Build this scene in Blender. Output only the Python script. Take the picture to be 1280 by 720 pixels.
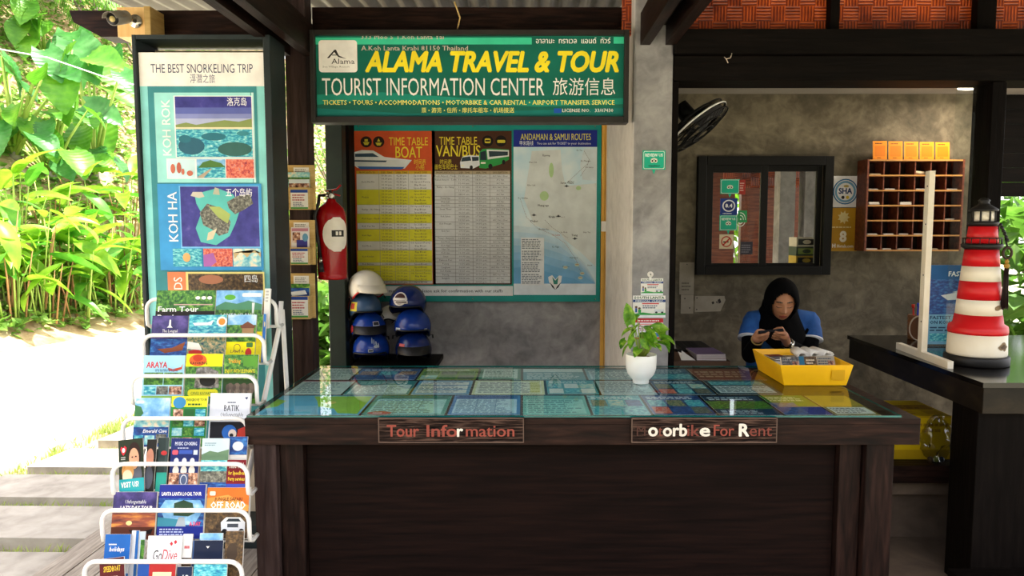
import bpy, bmesh, math, random
from mathutils import Vector, Matrix, Euler, noise

for o in list(bpy.data.objects):
    bpy.data.objects.remove(o)
SC = bpy.context.scene
COL = SC.collection
PI = math.pi
random.seed(7)

# ------------------------------------------------------------------ camera, sky, sun, exposure
F, VX, PITCH, CZ = 900.0, 655.0, math.atan(75 / 900.0), 1.6
cam_d = bpy.data.cameras.new('camera')
cam = bpy.data.objects.new('camera', cam_d)
COL.objects.link(cam)
cam.location = (0, 0, CZ)
cam.rotation_euler = (PI / 2 - PITCH, 0, 0)
cam_d.sensor_width = 36.0
cam_d.lens = F / 1280 * 36.0
cam_d.shift_x = (640 - VX) / 1280.0
cam_d.clip_start = 0.05
SC.camera = cam

world = bpy.data.worlds.new('world')
SC.world = world
world.use_nodes = True
wn = world.node_tree
bg = wn.nodes['Background']
sky = wn.nodes.new('ShaderNodeTexSky')
sky.sky_type = 'NISHITA'
sky.sun_disc = False
sky.sun_elevation = math.radians(58)
sky.sun_rotation = math.radians(150)
sky.air_density = 1.0
sky.dust_density = 4.0
wm = wn.nodes.new('ShaderNodeMix'); wm.data_type = 'RGBA'
wm.inputs[0].default_value = 0.62
wn.links.new(sky.outputs[0], wm.inputs[6])
wm.inputs[7].default_value = (8.4, 8.15, 8.25, 1)
wn.links.new(wm.outputs[2], bg.inputs[0])
bg.inputs[1].default_value = 0.42

sun_d = bpy.data.lights.new('sun', 'SUN')
sun = bpy.data.objects.new('sun', sun_d)
COL.objects.link(sun)
SUN_DIR = Vector((0.34, 0.14, 0.86)).normalized()
sun.rotation_euler = SUN_DIR.to_track_quat('Z', 'Y').to_euler()
sun_d.energy = 15.0
sun_d.angle = math.radians(1.0)
sun_d.color = (1.0, 0.96, 0.88)

vs = SC.view_settings
vs.view_transform = 'Standard'
vs.look = 'None'
vs.exposure = 0.25
vs.gamma = 1.0
vs.use_curve_mapping = False

# ------------------------------------------------------------------ pixel of the photograph -> point of the place
def ray(px, py):
    x, y = (px - VX) / F, (360 - py) / F
    c, s = math.cos(PITCH), math.sin(PITCH)
    return Vector((x, c + y * s, y * c - s))
def W(px, py, Y):
    d = ray(px, py); t = Y / d.y
    return Vector((d.x * t, Y, CZ + d.z * t))
def P(px, py, z):
    d = ray(px, py); t = (z - CZ) / d.z
    return Vector((d.x * t, d.y * t, z))

# ------------------------------------------------------------------ materials
def lin(h):
    h = h.lstrip('#')
    v = [int(h[i:i + 2], 16) / 255 for i in (0, 2, 4)]
    return [((c + 0.055) / 1.055) ** 2.4 if c > 0.04045 else c / 12.92 for c in v] + [1.0]
MATS = {}
def new_mat(name):
    m = bpy.data.materials.new(name)
    m.use_nodes = True
    nt = m.node_tree
    return m, nt, nt.nodes['Principled BSDF']
def coords(nt, scale=(1, 1, 1), kind='Object', rot=(0, 0, 0)):
    tc = nt.nodes.new('ShaderNodeTexCoord')
    mp = nt.nodes.new('ShaderNodeMapping')
    mp.inputs['Scale'].default_value = scale
    mp.inputs['Rotation'].default_value = rot
    nt.links.new(tc.outputs[kind], mp.inputs[0])
    return mp.outputs[0]
def noise_n(nt, vec, scale, detail=4, dist=0.0, rough=0.55):
    n = nt.nodes.new('ShaderNodeTexNoise')
    n.inputs['Scale'].default_value = scale
    n.inputs['Detail'].default_value = detail
    n.inputs['Distortion'].default_value = dist
    n.inputs['Roughness'].default_value = rough
    nt.links.new(vec, n.inputs['Vector'])
    return n.outputs[0]
def ramp(nt, fac, stops):
    r = nt.nodes.new('ShaderNodeValToRGB')
    e = r.color_ramp.elements
    while len(e) < len(stops):
        e.new(0.5)
    for i, (p, c) in enumerate(stops):
        e[i].position = p
        e[i].color = lin(c) if isinstance(c, str) else c
    nt.links.new(fac, r.inputs[0])
    return r.outputs[0]
def mixc(nt, fac, a, b, mode='MIX'):
    m = nt.nodes.new('ShaderNodeMix'); m.data_type = 'RGBA'; m.blend_type = mode
    for s, v in ((0, fac), (6, a), (7, b)):
        if hasattr(v, 'is_linked') or isinstance(v, bpy.types.NodeSocket):
            nt.links.new(v, m.inputs[s])
        else:
            m.inputs[s].default_value = v
    return m.outputs[2]
def bump(nt, b, h, strength=0.2, dist=0.01):
    n = nt.nodes.new('ShaderNodeBump')
    n.inputs['Strength'].default_value = strength
    n.inputs['Distance'].default_value = dist
    nt.links.new(h, n.inputs['Height'])
    nt.links.new(n.outputs[0], b.inputs['Normal'])

def M(key):
    """A colour hex ('d01010', optionally 'd01010/0.3' roughness, 'd01010/0.3/1' metallic) or the name of a material made below."""
    if not isinstance(key, str):
        return key
    if key in MATS:
        return MATS[key]
    p = key.split('/')
    m, nt, b = new_mat('colour_' + p[0])
    rough = float(p[1]) if len(p) > 1 else 0.5
    c = lin(p[0])
    v = noise_n(nt, coords(nt), 9.0, 3)
    lo = [x * 0.90 for x in c[:3]] + [1]
    hi = [min(1, x * 1.06) for x in c[:3]] + [1]
    nt.links.new(ramp(nt, v, [(0.35, lo), (0.65, hi)]), b.inputs['Base Color'])
    b.inputs['Roughness'].default_value = rough
    b.inputs['Metallic'].default_value = float(p[2]) if len(p) > 2 else 0.0
    if len(p) == 1:
        b.inputs['Specular IOR Level'].default_value = 0.25
    MATS[key] = m
    return m

def noise_mat(name, stops, scale=6, rough=0.6, detail=5, stretch=(1, 1, 1), dist=0.0, bmp=0.0, spec=0.4, bdist=0.01, transl=None, nrough=0.55):
    m, nt, b = new_mat(name)
    v = noise_n(nt, coords(nt, stretch), scale, detail, dist, nrough)
    c = ramp(nt, v, stops)
    nt.links.new(c, b.inputs['Base Color'])
    b.inputs['Roughness'].default_value = rough
    b.inputs['Specular IOR Level'].default_value = spec
    if bmp:
        bump(nt, b, v, bmp, bdist)
    if transl:
        t = nt.nodes.new('ShaderNodeBsdfTranslucent')
        nt.links.new(mixc(nt, 1.0, c, lin(transl), 'MULTIPLY') if transl != 'same' else c, t.inputs[0])
        x = nt.nodes.new('ShaderNodeMixShader'); x.inputs[0].default_value = 0.45
        nt.links.new(b.outputs[0], x.inputs[1]); nt.links.new(t.outputs[0], x.inputs[2])
        nt.links.new(x.outputs[0], nt.nodes['Material Output'].inputs[0])
    MATS[name] = m
    return m

noise_mat('dark_wood', [(0.3, '0c0706'), (0.5, '21130f'), (0.72, '35221b')], 5, 0.5, 6, (1, 9, 9), 0.4, 0.25, 0.13)
noise_mat('dark_wood_y', [(0.3, '0c0706'), (0.5, '1c110e'), (0.72, '2c1c17')], 5, 0.5, 6, (9, 1, 9), 0.4, 0.25, 0.13)
noise_mat('dark_wood_z', [(0.3, '0c0706'), (0.5, '1e120f'), (0.72, '301f1a')], 5, 0.5, 6, (9, 9, 1), 0.4, 0.25, 0.12)
noise_mat('panel_wood', [(0.25, '0a0605'), (0.5, '150c0a'), (0.8, '20130f')], 4, 0.6, 6, (0.8, 10, 14), 0.3, 0.15, 0.06)
noise_mat('black_wood', [(0.3, '060403'), (0.55, '0d0907'), (0.8, '16100d')], 5, 0.55, 6, (1, 9, 9), 0.3, 0.2, 0.08)
noise_mat('black_wood_z', [(0.3, '060403'), (0.55, '0c0807'), (0.8, '14100d')], 5, 0.55, 6, (9, 9, 1), 0.3, 0.2, 0.06)
noise_mat('post_wood', [(0.3, '241a19'), (0.5, '382b29'), (0.75, '4a3c3a')], 4, 0.55, 6, (9, 9, 0.8), 0.3, 0.2, 0.12)
noise_mat('plaque_wood', [(0.36, '060404'), (0.5, '2a1d18'), (0.62, '5a463c')], 9, 0.65, 7, (1, 12, 16), 0.5, 0.9, 0.1)
noise_mat('deck_wood', [(0.25, '6f655c'), (0.5, '94897e'), (0.75, 'b0a69a')], 5, 0.7, 6, (12, 1, 12), 0.4, 0.3, 0.2)
noise_mat('pale_wood', [(0.3, 'd9a860'), (0.5, 'e8bf7c'), (0.75, 'f2d096')], 3, 0.5, 5, (8, 1, 1), 0.3, 0.05)
noise_mat('box_wood', [(0.3, 'b49252'), (0.5, 'c8a868'), (0.75, 'd8bc80')], 6, 0.55, 5, (1, 1, 8), 0.3, 0.05)
noise_mat('shelf_wood', [(0.3, '4a2013'), (0.5, '6a3420'), (0.75, '85482c')], 5, 0.5, 5, (1, 8, 8), 0.3, 0.05)
noise_mat('shelf_edge', [(0.3, 'a8743c'), (0.7, 'c89450')], 8, 0.5, 4)
noise_mat('slab', [(0.3, '8d867d'), (0.5, 'a39c92'), (0.75, 'b5aea4')], 7, 0.85, 8, (1, 1, 1), 0.3, 0.3, 0.2)
noise_mat('road', [(0.3, 'c2bcb2'), (0.7, 'd6d1c8')], 3, 0.85, 8, (1, 1, 1), 0.0, 0.15, 0.2)
noise_mat('kerb', [(0.3, 'ada69a'), (0.7, 'c9c3b8')], 4, 0.85, 8, (1, 1, 1), 0.0, 0.3, 0.2)
noise_mat('soil', [(0.3, '77603f'), (0.5, 'a58e68'), (0.75, 'cbbd97')], 3.5, 0.95, 9, (1, 1, 1), 0.3, 0.6, 0.1, 0.1)
noise_mat('ground_mix', [(0.3, '8f8a74'), (0.6, 'aaa48f')], 0.8, 0.95, 8)
noise_mat('floor_stone', [(0.3, '40352b'), (0.5, '5c4e42'), (0.75, '786857')], 4, 0.7, 8, (1, 1, 1), 0.5, 0.3)
noise_mat('roof_sheet', [(0.3, '6c675c'), (0.7, '8d887b')], 3, 0.6, 5)
noise_mat('white_rail', [(0.2, 'b89a84'), (0.3, 'e8e6e2'), (0.8, 'f5f4f1')], 9, 0.35, 6)
noise_mat('pale_stone', [(0.3, 'c8bfae'), (0.7, 'e0d8c8')], 8, 0.7, 6, bmp=0.1)
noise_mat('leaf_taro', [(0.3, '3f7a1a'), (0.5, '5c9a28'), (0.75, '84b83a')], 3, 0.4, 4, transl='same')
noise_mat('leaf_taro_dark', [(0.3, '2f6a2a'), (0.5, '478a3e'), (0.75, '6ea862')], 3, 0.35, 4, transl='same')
noise_mat('leaf_helic', [(0.3, '5a9420'), (0.5, '80b02c'), (0.75, 'a6c83e')], 4, 0.4, 4, transl='same')
noise_mat('leaf_helic_dark', [(0.3, '3a7d1e'), (0.5, '55982c'), (0.75, '7fb544')], 4, 0.4, 4, transl='same')
noise_mat('leaf_ground', [(0.3, '4d7a24'), (0.5, '719a3a'), (0.75, 'a3bb62')], 5, 0.6, 4, transl='same')
noise_mat('leaf_palm', [(0.3, '3f6d22'), (0.5, '5e8c30'), (0.75, '86aa4a')], 4, 0.5, 4, transl='same')
noise_mat('added_slope', [(0.3, '17180f'), (0.5, '2c2d20'), (0.75, '4a4b3c')], 2.5, 0.9, 6)  # dark tone of the slope added behind the viewer
noise_mat('ceiling_paint', [(0.3, '9a948c'), (0.7, 'aaa49c')], 3, 0.8, 4)
noise_mat('leaf_stem', [(0.3, '7f9c3a'), (0.7, 'a9bd58')], 4, 0.5, 4)
noise_mat('stem_brown', [(0.3, '7d5a34'), (0.7, 'a97f4c')], 5, 0.7, 4)
noise_mat('bark', [(0.3, '6d6256'), (0.7, 'a3978a')], 6, 0.9, 6, bmp=0.4)
noise_mat('grass_blade', [(0.3, '7e9a40'), (0.5, 'a0b55a'), (0.75, 'c3cc80')], 5, 0.7, 4, transl='same')
noise_mat('pothos', [(0.34, '3f7a1c'), (0.5, '6fa82a'), (0.62, '9cc63e'), (0.72, 'd8e28a')], 26, 0.35, 4, dist=0.8, transl='same')
noise_mat('ceramic', [(0.3, 'f0efe9'), (0.7, 'f8f7f2')], 3, 0.28, 3)
noise_mat('tray_yellow', [(0.3, 'f0b400'), (0.7, 'ffc60a')], 4, 0.4, 3)
noise_mat('ext_red', [(0.3, '8e050b'), (0.7, 'a80910')], 4, 0.22, 3)
noise_mat('rubber', [(0.3, '0b0b0b'), (0.7, '161616')], 6, 0.5, 3)
noise_mat('chrome', [(0.3, 'b8b4aa'), (0.7, 'd0ccc2')], 6, 0.25, 3)
MATS['chrome'].node_tree.nodes['Principled BSDF'].inputs['Metallic'].default_value = 1
noise_mat('steel_cam', [(0.3, '7c776c'), (0.7, '9a958a')], 6, 0.35, 3)
noise_mat('frame_dark', [(0.3, '191614'), (0.7, '2a2622')], 6, 0.5, 5)
noise_mat('frame_teal', [(0.3, '141c1d'), (0.7, '222e2f')], 6, 0.5, 5)
noise_mat('green_post', [(0.3, '0c1a14'), (0.7, '17291f')], 6, 0.5, 5)
noise_mat('black_frame', [(0.3, '040404'), (0.7, '090808')], 6, 0.5, 5, spec=0.2)
noise_mat('paper', [(0.3, 'e4e1d9'), (0.7, 'f2f0ea')], 8, 0.7, 4)
noise_mat('old_paper', [(0.3, '8f8778'), (0.7, 'a79f8f')], 8, 0.8, 4)
noise_mat('skin', [(0.3, 'a8714f'), (0.7, 'bb8562')], 10, 0.5, 4)
noise_mat('lips', [(0.3, '8a4038'), (0.7, '9c4b42')], 10, 0.45, 4)
noise_mat('hair_dark', [(0.3, '120c0a'), (0.7, '22170f')], 10, 0.6, 4)
noise_mat('hijab', [(0.3, '020203'), (0.7, '060607')], 12, 0.9, 6, bmp=0.15, spec=0.08)
noise_mat('sleeve_black', [(0.3, '030304'), (0.7, '08080a')], 12, 0.9, 6, spec=0.1)
noise_mat('shirt_blue', [(0.3, '16447f'), (0.5, '2158a0'), (0.75, '2e6bb8')], 9, 0.75, 6, bmp=0.15)
noise_mat('shirt_white', [(0.3, 'c8ccd4'), (0.7, 'e2e5ea')], 9, 0.7, 4)
noise_mat('trousers', [(0.3, '0e1016'), (0.7, '181b24')], 9, 0.8, 4)
noise_mat('light_red', [(0.3, 'c00f18'), (0.7, 'd81c22')], 5, 0.4, 3)
noise_mat('light_white', [(0.25, 'e6dcc4'), (0.7, 'f4eedd')], 6, 0.45, 5)
noise_mat('light_black', [(0.3, '0c0b0a'), (0.7, '1c1a18')], 6, 0.5, 4)
noise_mat('helm_white', [(0.3, 'd4cfbb'), (0.7, 'e8e4d4')], 5, 0.2, 4)
noise_mat('helm_blue', [(0.3, '0d2a72'), (0.7, '15398f')], 5, 0.22, 4)
noise_mat('helm_navy', [(0.3, '0a1c4c'), (0.7, '11286a')], 5, 0.22, 4)
noise_mat('helm_steel', [(0.3, '28405c'), (0.7, '3b5878')], 5, 0.22, 4)
noise_mat('conduit', [(0.3, 'd09a38'), (0.7, 'e2b050')], 5, 0.5, 4)
noise_mat('plastic_white', [(0.3, 'e6e4de'), (0.7, 'f2f0ea')], 5, 0.4, 4)
noise_mat('teal_board', [(0.3, '05877f'), (0.7, '0a9a90')], 3, 0.4, 4)
noise_mat('sign_green', [(0.3, '075a4b'), (0.5, '096856'), (0.75, '0e7866')], 1.2, 0.35, 3, (1, 3, 3))
noise_mat('stone_top', [(0.3, '0a0908'), (0.7, '16120f')], 5, 0.12, 5)
noise_mat('counter_edge', [(0.3, '0e0b08'), (0.5, '1a150f'), (0.75, '2e261b')], 7, 0.4, 7, (1, 1, 2), 0.4, 0.1, 0.2)
# printed photographs
noise_mat('ph_sea', [(0.3, '1f6f9c'), (0.45, '2f9fb8'), (0.58, '74d0d2'), (0.75, 'd8f0ea')], 55, 0.4, 5, (1, 1, 2.5))
noise_mat('ph_deep', [(0.3, '0e2a66'), (0.5, '1b4a94'), (0.7, '3c84c4')], 40, 0.4, 5, (1, 1, 2))
noise_mat('ph_sky', [(0.3, '3f86cc'), (0.5, '86bfe8'), (0.7, 'e2f0f8')], 16, 0.4, 5)
noise_mat('ph_violet', [(0.3, '2c2d78'), (0.6, '413f93'), (0.8, '6a66ae')], 18, 0.4, 4)
noise_mat('ph_reef', [(0.3, '17324a'), (0.45, '5a7a62'), (0.6, 'b09a70'), (0.75, 'e0c8a0')], 90, 0.4, 6)
noise_mat('ph_coral', [(0.3, '7a2a4a'), (0.45, 'd0564a'), (0.6, 'e89070'), (0.75, '6070b0')], 90, 0.4, 6)
noise_mat('ph_jungle', [(0.3, '16301a'), (0.45, '2f6a26'), (0.6, '5f9a34'), (0.75, 'a8c464')], 70, 0.4, 6)
noise_mat('ph_beach', [(0.3, '3aa0b8'), (0.5, 'a8dcd8'), (0.6, 'f0e4c4'), (0.75, 'f8f2e0')], 40, 0.4, 5)
noise_mat('ph_rock', [(0.3, '3a3a38'), (0.5, '6a6a60'), (0.65, '9a9a8a'), (0.75, '7a9a58')], 90, 0.4, 6)
noise_mat('ph_people', [(0.3, '2a1c1c'), (0.45, '8a5a48'), (0.6, 'd8a888'), (0.72, 'f0f0ea')], 80, 0.4, 4)
noise_mat('ph_sunset', [(0.3, '3a2230'), (0.5, 'a0523a'), (0.65, 'f0a04a'), (0.8, '6a4a6a')], 14, 0.4, 4, (0.6, 1, 3))
noise_mat('ph_dusk', [(0.3, '1c1a44'), (0.5, '3c3472'), (0.7, '6a58a0')], 18, 0.4, 4)
noise_mat('ph_grey', [(0.3, '3c3a38'), (0.5, '76726c'), (0.7, 'b4b0a8')], 60, 0.4, 5)
noise_mat('ph_brown', [(0.3, '2a2018'), (0.5, '54412c'), (0.7, '8a6c44')], 70, 0.4, 5)
noise_mat('ph_list', [(0.4, '2f6f94'), (0.5, '9cc8d4'), (0.6, 'e8f2f2')], 60, 0.4, 2, (1, 5, 5))
noise_mat('map_sea', [(0.35, 'bfe2f0'), (0.6, 'e2f1f5')], 4, 0.4, 3)

# concrete
def concrete(name, stops, bmp=0.35):
    m, nt, b = new_mat(name)
    c = coords(nt)
    a = noise_n(nt, c, 1.6, 6, 1.6, 0.6)
    d = noise_n(nt, c, 14, 6, 0.6)
    s = mixc(nt, 0.35, a, d)
    nt.links.new(ramp(nt, s, stops), b.inputs['Base Color'])
    b.inputs['Roughness'].default_value = 0.75
    b.inputs['Specular IOR Level'].default_value = 0.25
    bump(nt, b, s, bmp, 0.02)
    MATS[name] = m
concrete('concrete', [(0.3, '6a696a'), (0.45, '8b8989'), (0.6, 'a7a5a3'), (0.75, 'bdbab6')])
concrete('concrete_dark', [(0.3, '3c382c'), (0.46, '5b5445'), (0.6, '7a715e'), (0.75, '948c78')], 0.5)
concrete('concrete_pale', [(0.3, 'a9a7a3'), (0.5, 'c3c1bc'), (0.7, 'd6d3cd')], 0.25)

# woven bamboo: blocks of strips, turned block by block
m, nt, b = new_mat('bamboo')
c = coords(nt)
ck = nt.nodes.new('ShaderNodeTexChecker'); ck.inputs['Scale'].default_value = 13.0
nt.links.new(coords(nt, (1, 0.0, 1)), ck.inputs[0])
def stripes(direction):
    w = nt.nodes.new('ShaderNodeTexWave'); w.wave_type = 'BANDS'; w.bands_direction = direction
    w.inputs['Scale'].default_value = 19; w.inputs['Distortion'].default_value = 0.6; w.inputs['Detail'].default_value = 2
    nt.links.new(c, w.inputs[0]); return w.outputs[1]
sx, sz = stripes('X'), stripes('Z')
st = nt.nodes.new('ShaderNodeMix'); st.data_type = 'FLOAT'
nt.links.new(ck.outputs[1], st.inputs[0]); nt.links.new(sx, st.inputs[2]); nt.links.new(sz, st.inputs[3])
base = ramp(nt, st.outputs[0], [(0.0, '6a1e0a'), (0.25, 'a83a12'), (0.8, 'cc5a1e'), (1.0, 'd86a2a')])
fl = ramp(nt, noise_n(nt, c, 7, 5), [(0.3, '8a6a5a'), (0.6, 'ffffff')])
nt.links.new(mixc(nt, 1.0, base, fl, 'MULTIPLY'), b.inputs['Base Color'])
b.inputs['Roughness'].default_value = 0.4
bump(nt, b, st.outputs[0], 0.5, 0.01)
MATS['bamboo'] = m

# glass: clear sheet with a fresnel reflection
def glass(name, tint, ior=1.5, rough=0.0):
    m, nt, b = new_mat(name)
    tr = nt.nodes.new('ShaderNodeBsdfTransparent'); tr.inputs[0].default_value = tint
    gl = nt.nodes.new('ShaderNodeBsdfGlossy'); gl.inputs['Roughness'].default_value = rough
    fr = nt.nodes.new('ShaderNodeFresnel'); fr.inputs[0].default_value = ior
    mx = nt.nodes.new('ShaderNodeMixShader')
    ge = nt.nodes.new('ShaderNodeNewGeometry')
    inv = nt.nodes.new('ShaderNodeMath'); inv.operation = 'SUBTRACT'; inv.inputs[0].default_value = 1.0
    nt.links.new(ge.outputs['Backfacing'], inv.inputs[1])
    mu = nt.nodes.new('ShaderNodeMath'); mu.operation = 'MULTIPLY'
    nt.links.new(fr.outputs[0], mu.inputs[0]); nt.links.new(inv.outputs[0], mu.inputs[1])
    nt.links.new(mu.outputs[0], mx.inputs[0]); nt.links.new(tr.outputs[0], mx.inputs[1]); nt.links.new(gl.outputs[0], mx.inputs[2])
    nt.links.new(mx.outputs[0], nt.nodes['Material Output'].inputs[0])
    MATS[name] = m
glass('glass_top', (0.90, 0.97, 0.96, 1), 1.5, 0.01)
glass('glass_pane', (0.94, 0.96, 0.95, 1), 1.45)
glass('glass_plastic', (0.93, 0.93, 0.93, 1), 1.4, 0.15)
glass('glass_film', (0.80, 0.80, 0.80, 1), 1.9, 0.12)
noise_mat('glass_edge', [(0.3, '0d4a48'), (0.7, '1c6a66')], 6, 0.1, 3)
def emis(name, col, strength):
    m, nt, b = new_mat(name)
    b.inputs['Emission Color'].default_value = col
    b.inputs['Emission Strength'].default_value = strength
    b.inputs['Base Color'].default_value = (0.9, 0.9, 0.9, 1)
    MATS[name] = m
emis('lamp_on', (1.0, 0.86, 0.66, 1), 14.0)

# ------------------------------------------------------------------ mesh builder
TXT = {}
def text_mesh(s, bold, shear, res):
    k = (s, bold, shear, res)
    if k not in TXT:
        cu = bpy.data.curves.new('lettering', 'FONT')
        cu.body = s; cu.size = 1.0; cu.resolution_u = res; cu.offset = bold; cu.shear = shear
        o = bpy.data.objects.new('lettering', cu)
        me = o.to_mesh()
        vv = [(v.co.x, v.co.y) for v in me.vertices]
        ff = [tuple(p.vertices) for p in me.polygons]
        o.to_mesh_clear()
        bpy.data.objects.remove(o); bpy.data.curves.remove(cu)
        TXT[k] = (vv, ff)
    return TXT[k]

class MB:
    def __init__(self, mat='paper'):
        self.v, self.f, self.fm, self.sm, self.mats = [], [], [], [], []
        self.T = Matrix.Identity(4)
        self.mat = mat
    def mi(self, mat):
        m = M(mat if mat is not None else self.mat)
        if m not in self.mats:
            self.mats.append(m)
        return self.mats.index(m)
    def add(self, verts, faces, mat=None, smooth=False):
        n = len(self.v); i = self.mi(mat)
        self.v += [self.T @ Vector(p) for p in verts]
        for fc in faces:
            self.f.append([a + n for a in fc]); self.fm.append(i); self.sm.append(smooth)
        return self
    def box(self, lo, hi, mat=None, side=None):
        x0, y0, z0 = lo; x1, y1, z1 = hi
        vs_ = [(x0, y0, z0), (x1, y0, z0), (x1, y1, z0), (x0, y1, z0), (x0, y0, z1), (x1, y0, z1), (x1, y1, z1), (x0, y1, z1)]
        self.add(vs_, [(3, 2, 1, 0), (4, 5, 6, 7)], mat)
        return self.add(vs_, [(0, 1, 5, 4), (1, 2, 6, 5), (2, 3, 7, 6), (3, 0, 4, 7)], side or mat)
    def prism(self, pts, z0, z1, mat=None, side=None, smooth=False):
        n = len(pts)
        vs_ = [(x, y, z0) for x, y in pts] + [(x, y, z1) for x, y in pts]
        self.add(vs_, [tuple(range(n - 1, -1, -1)), tuple(range(n, 2 * n))], mat)
        return self.add(vs_, [(i, (i + 1) % n, n + (i + 1) % n, n + i) for i in range(n)], side or mat, smooth)
    def lathe(self, prof, mat=None, seg=32, c=(0, 0, 0), smooth=True, sy=1.0):
        vs_, fs = [], []
        for r, z in prof:
            for k in range(seg):
                a = 2 * PI * k / seg
                vs_.append((c[0] + r * math.cos(a), c[1] + r * sy * math.sin(a), c[2] + z))
        for i in range(len(prof) - 1):
            for k in range(seg):
                k2 = (k + 1) % seg
                fs.append((i * seg + k, i * seg + k2, (i + 1) * seg + k2, (i + 1) * seg + k))
        if prof[0][0] > 1e-5:
            fs.append(tuple(range(seg - 1, -1, -1)))
        if prof[-1][0] > 1e-5:
            fs.append(tuple((len(prof) - 1) * seg + k for k in range(seg)))
        return self.add(vs_, fs, mat, smooth)
    def tube(self, pts, r, mat=None, seg=10, cap=True, smooth=True, flat=1.0):
        pts = [Vector(p) for p in pts]
        rs = r if isinstance(r, (list, tuple)) else [r] * len(pts)
        vs_, fs, up = [], [], None
        for i, p in enumerate(pts):
            d = (pts[min(i + 1, len(pts) - 1)] - pts[max(i - 1, 0)]).normalized()
            if up is None:
                up = Vector((0, 0, 1)) if abs(d.z) < 0.9 else Vector((0, 1, 0))
            a = d.cross(up).normalized(); up = a.cross(d).normalized()
            for k in range(seg):
                t = 2 * PI * k / seg
                vs_.append(p + (a * math.cos(t) + up * (math.sin(t) * flat)) * rs[i])
        for i in range(len(pts) - 1):
            for k in range(seg):
                k2 = (k + 1) % seg
                fs.append((i * seg + k, i * seg + k2, (i + 1) * seg + k2, (i + 1) * seg + k))
        if cap:
            fs.append(tuple(range(seg - 1, -1, -1)))
            fs.append(tuple((len(pts) - 1) * seg + k for k in range(seg)))
        return self.add(vs_, fs, mat, smooth)
    def ball(self, c, r, mat=None, seg=16, rings=10, smooth=True):
        r = r if isinstance(r, (tuple, list)) else (r, r, r)
        vs_, fs = [(c[0], c[1], c[2] - r[2])], []
        for i in range(1, rings):
            a = -PI / 2 + PI * i / rings
            for k in range(seg):
                t = 2 * PI * k / seg
                vs_.append((c[0] + r[0] * math.cos(a) * math.cos(t), c[1] + r[1] * math.cos(a) * math.sin(t), c[2] + r[2] * math.sin(a)))
        vs_.append((c[0], c[1], c[2] + r[2])); top = len(vs_) - 1
        for k in range(seg):
            k2 = (k + 1) % seg
            fs.append((0, 1 + k2, 1 + k))
            fs.append((top, top - seg + k, top - seg + k2))
            for i in range(rings - 2):
                fs.append((1 + i * seg + k, 1 + i * seg + k2, 1 + (i + 1) * seg + k2, 1 + (i + 1) * seg + k))
        return self.add(vs_, fs, mat, smooth)
    def text(self, s, x0, x1, y, cap, z=0.0, mat=None, bold=0.0, shear=0.0, res=2, fit=True):
        """Lettering in the local xy plane from x0 (to x1 when fitted), baseline y."""
        vv, ff = text_mesh(s, 0.0, shear, res)
        if not vv:
            return self
        lo = min(p[0] for p in vv); hi = max(p[0] for p in vv)
        k = cap / 0.69
        kx = (x1 - x0) / max(hi - lo, 1e-6) if fit else k
        shifts = [(0, 0)]
        if bold >= 0.01:                       # heavier strokes: the same letters set again a hair apart
            shifts = [(-bold, 0), (0, 0), (bold, 0)] + ([(-bold / 2, bold * 0.8), (bold / 2, bold * 0.8), (-bold / 2, -bold * 0.8), (bold / 2, -bold * 0.8)] if bold >= 0.02 else [])
        for i, (dx, dy) in enumerate(shifts):
            self.add([(x0 + (p[0] - lo + dx) * kx, y + (p[1] + dy) * k, z + i * 2e-6) for p in vv], ff, mat)
        return self
    def build(self, name, parent=None, loc=None, bevel=0.0, bseg=2, rot=None):
        me = bpy.data.meshes.new(name)
        if parent is not None:
            inv = world_of(parent).inverted()
        elif loc is not None:
            inv = (Matrix.Translation(loc) @ (rot.to_4x4() if rot else Matrix.Identity(4))).inverted()
        else:
            inv = Matrix.Identity(4)
        me.from_pydata([inv @ p for p in self.v], [], self.f)
        for m_ in self.mats:
            me.materials.append(m_)
        me.polygons.foreach_set('material_index', self.fm)
        me.polygons.foreach_set('use_smooth', self.sm)
        me.update()
        o = bpy.data.objects.new(name, me)
        COL.objects.link(o)
        if parent is not None:
            o.parent = parent
        elif loc is not None:
            o.location = loc
            if rot:
                o.rotation_euler = rot.to_euler()
        if bevel:
            bv = o.modifiers.new('edge', 'BEVEL'); bv.width = bevel; bv.segments = bseg; bv.limit_method = 'ANGLE'; bv.angle_limit = math.radians(50)
        return o
def world_of(o):
    m = o.matrix_basis.copy()
    while o.parent is not None:
        o = o.parent
        m = o.matrix_basis @ m
    return m
def tag(o, label=None, cat=None, group=None, kind=None):
    if label: o['label'] = label
    if cat: o['category'] = cat
    if group: o['group'] = group
    if kind: o['kind'] = kind
    return o
def thing(name, label, cat, loc=(0, 0, 0), group=None, rz=0.0):
    o = bpy.data.objects.new(name, None)
    o.empty_display_size = 0.1
    COL.objects.link(o)
    o.location = loc; o.rotation_euler = (0, 0, rz)
    return tag(o, label, cat, group)
def struct(mb, name, bevel=0.0):
    return tag(mb.build(name, bevel=bevel), kind='structure')

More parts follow.
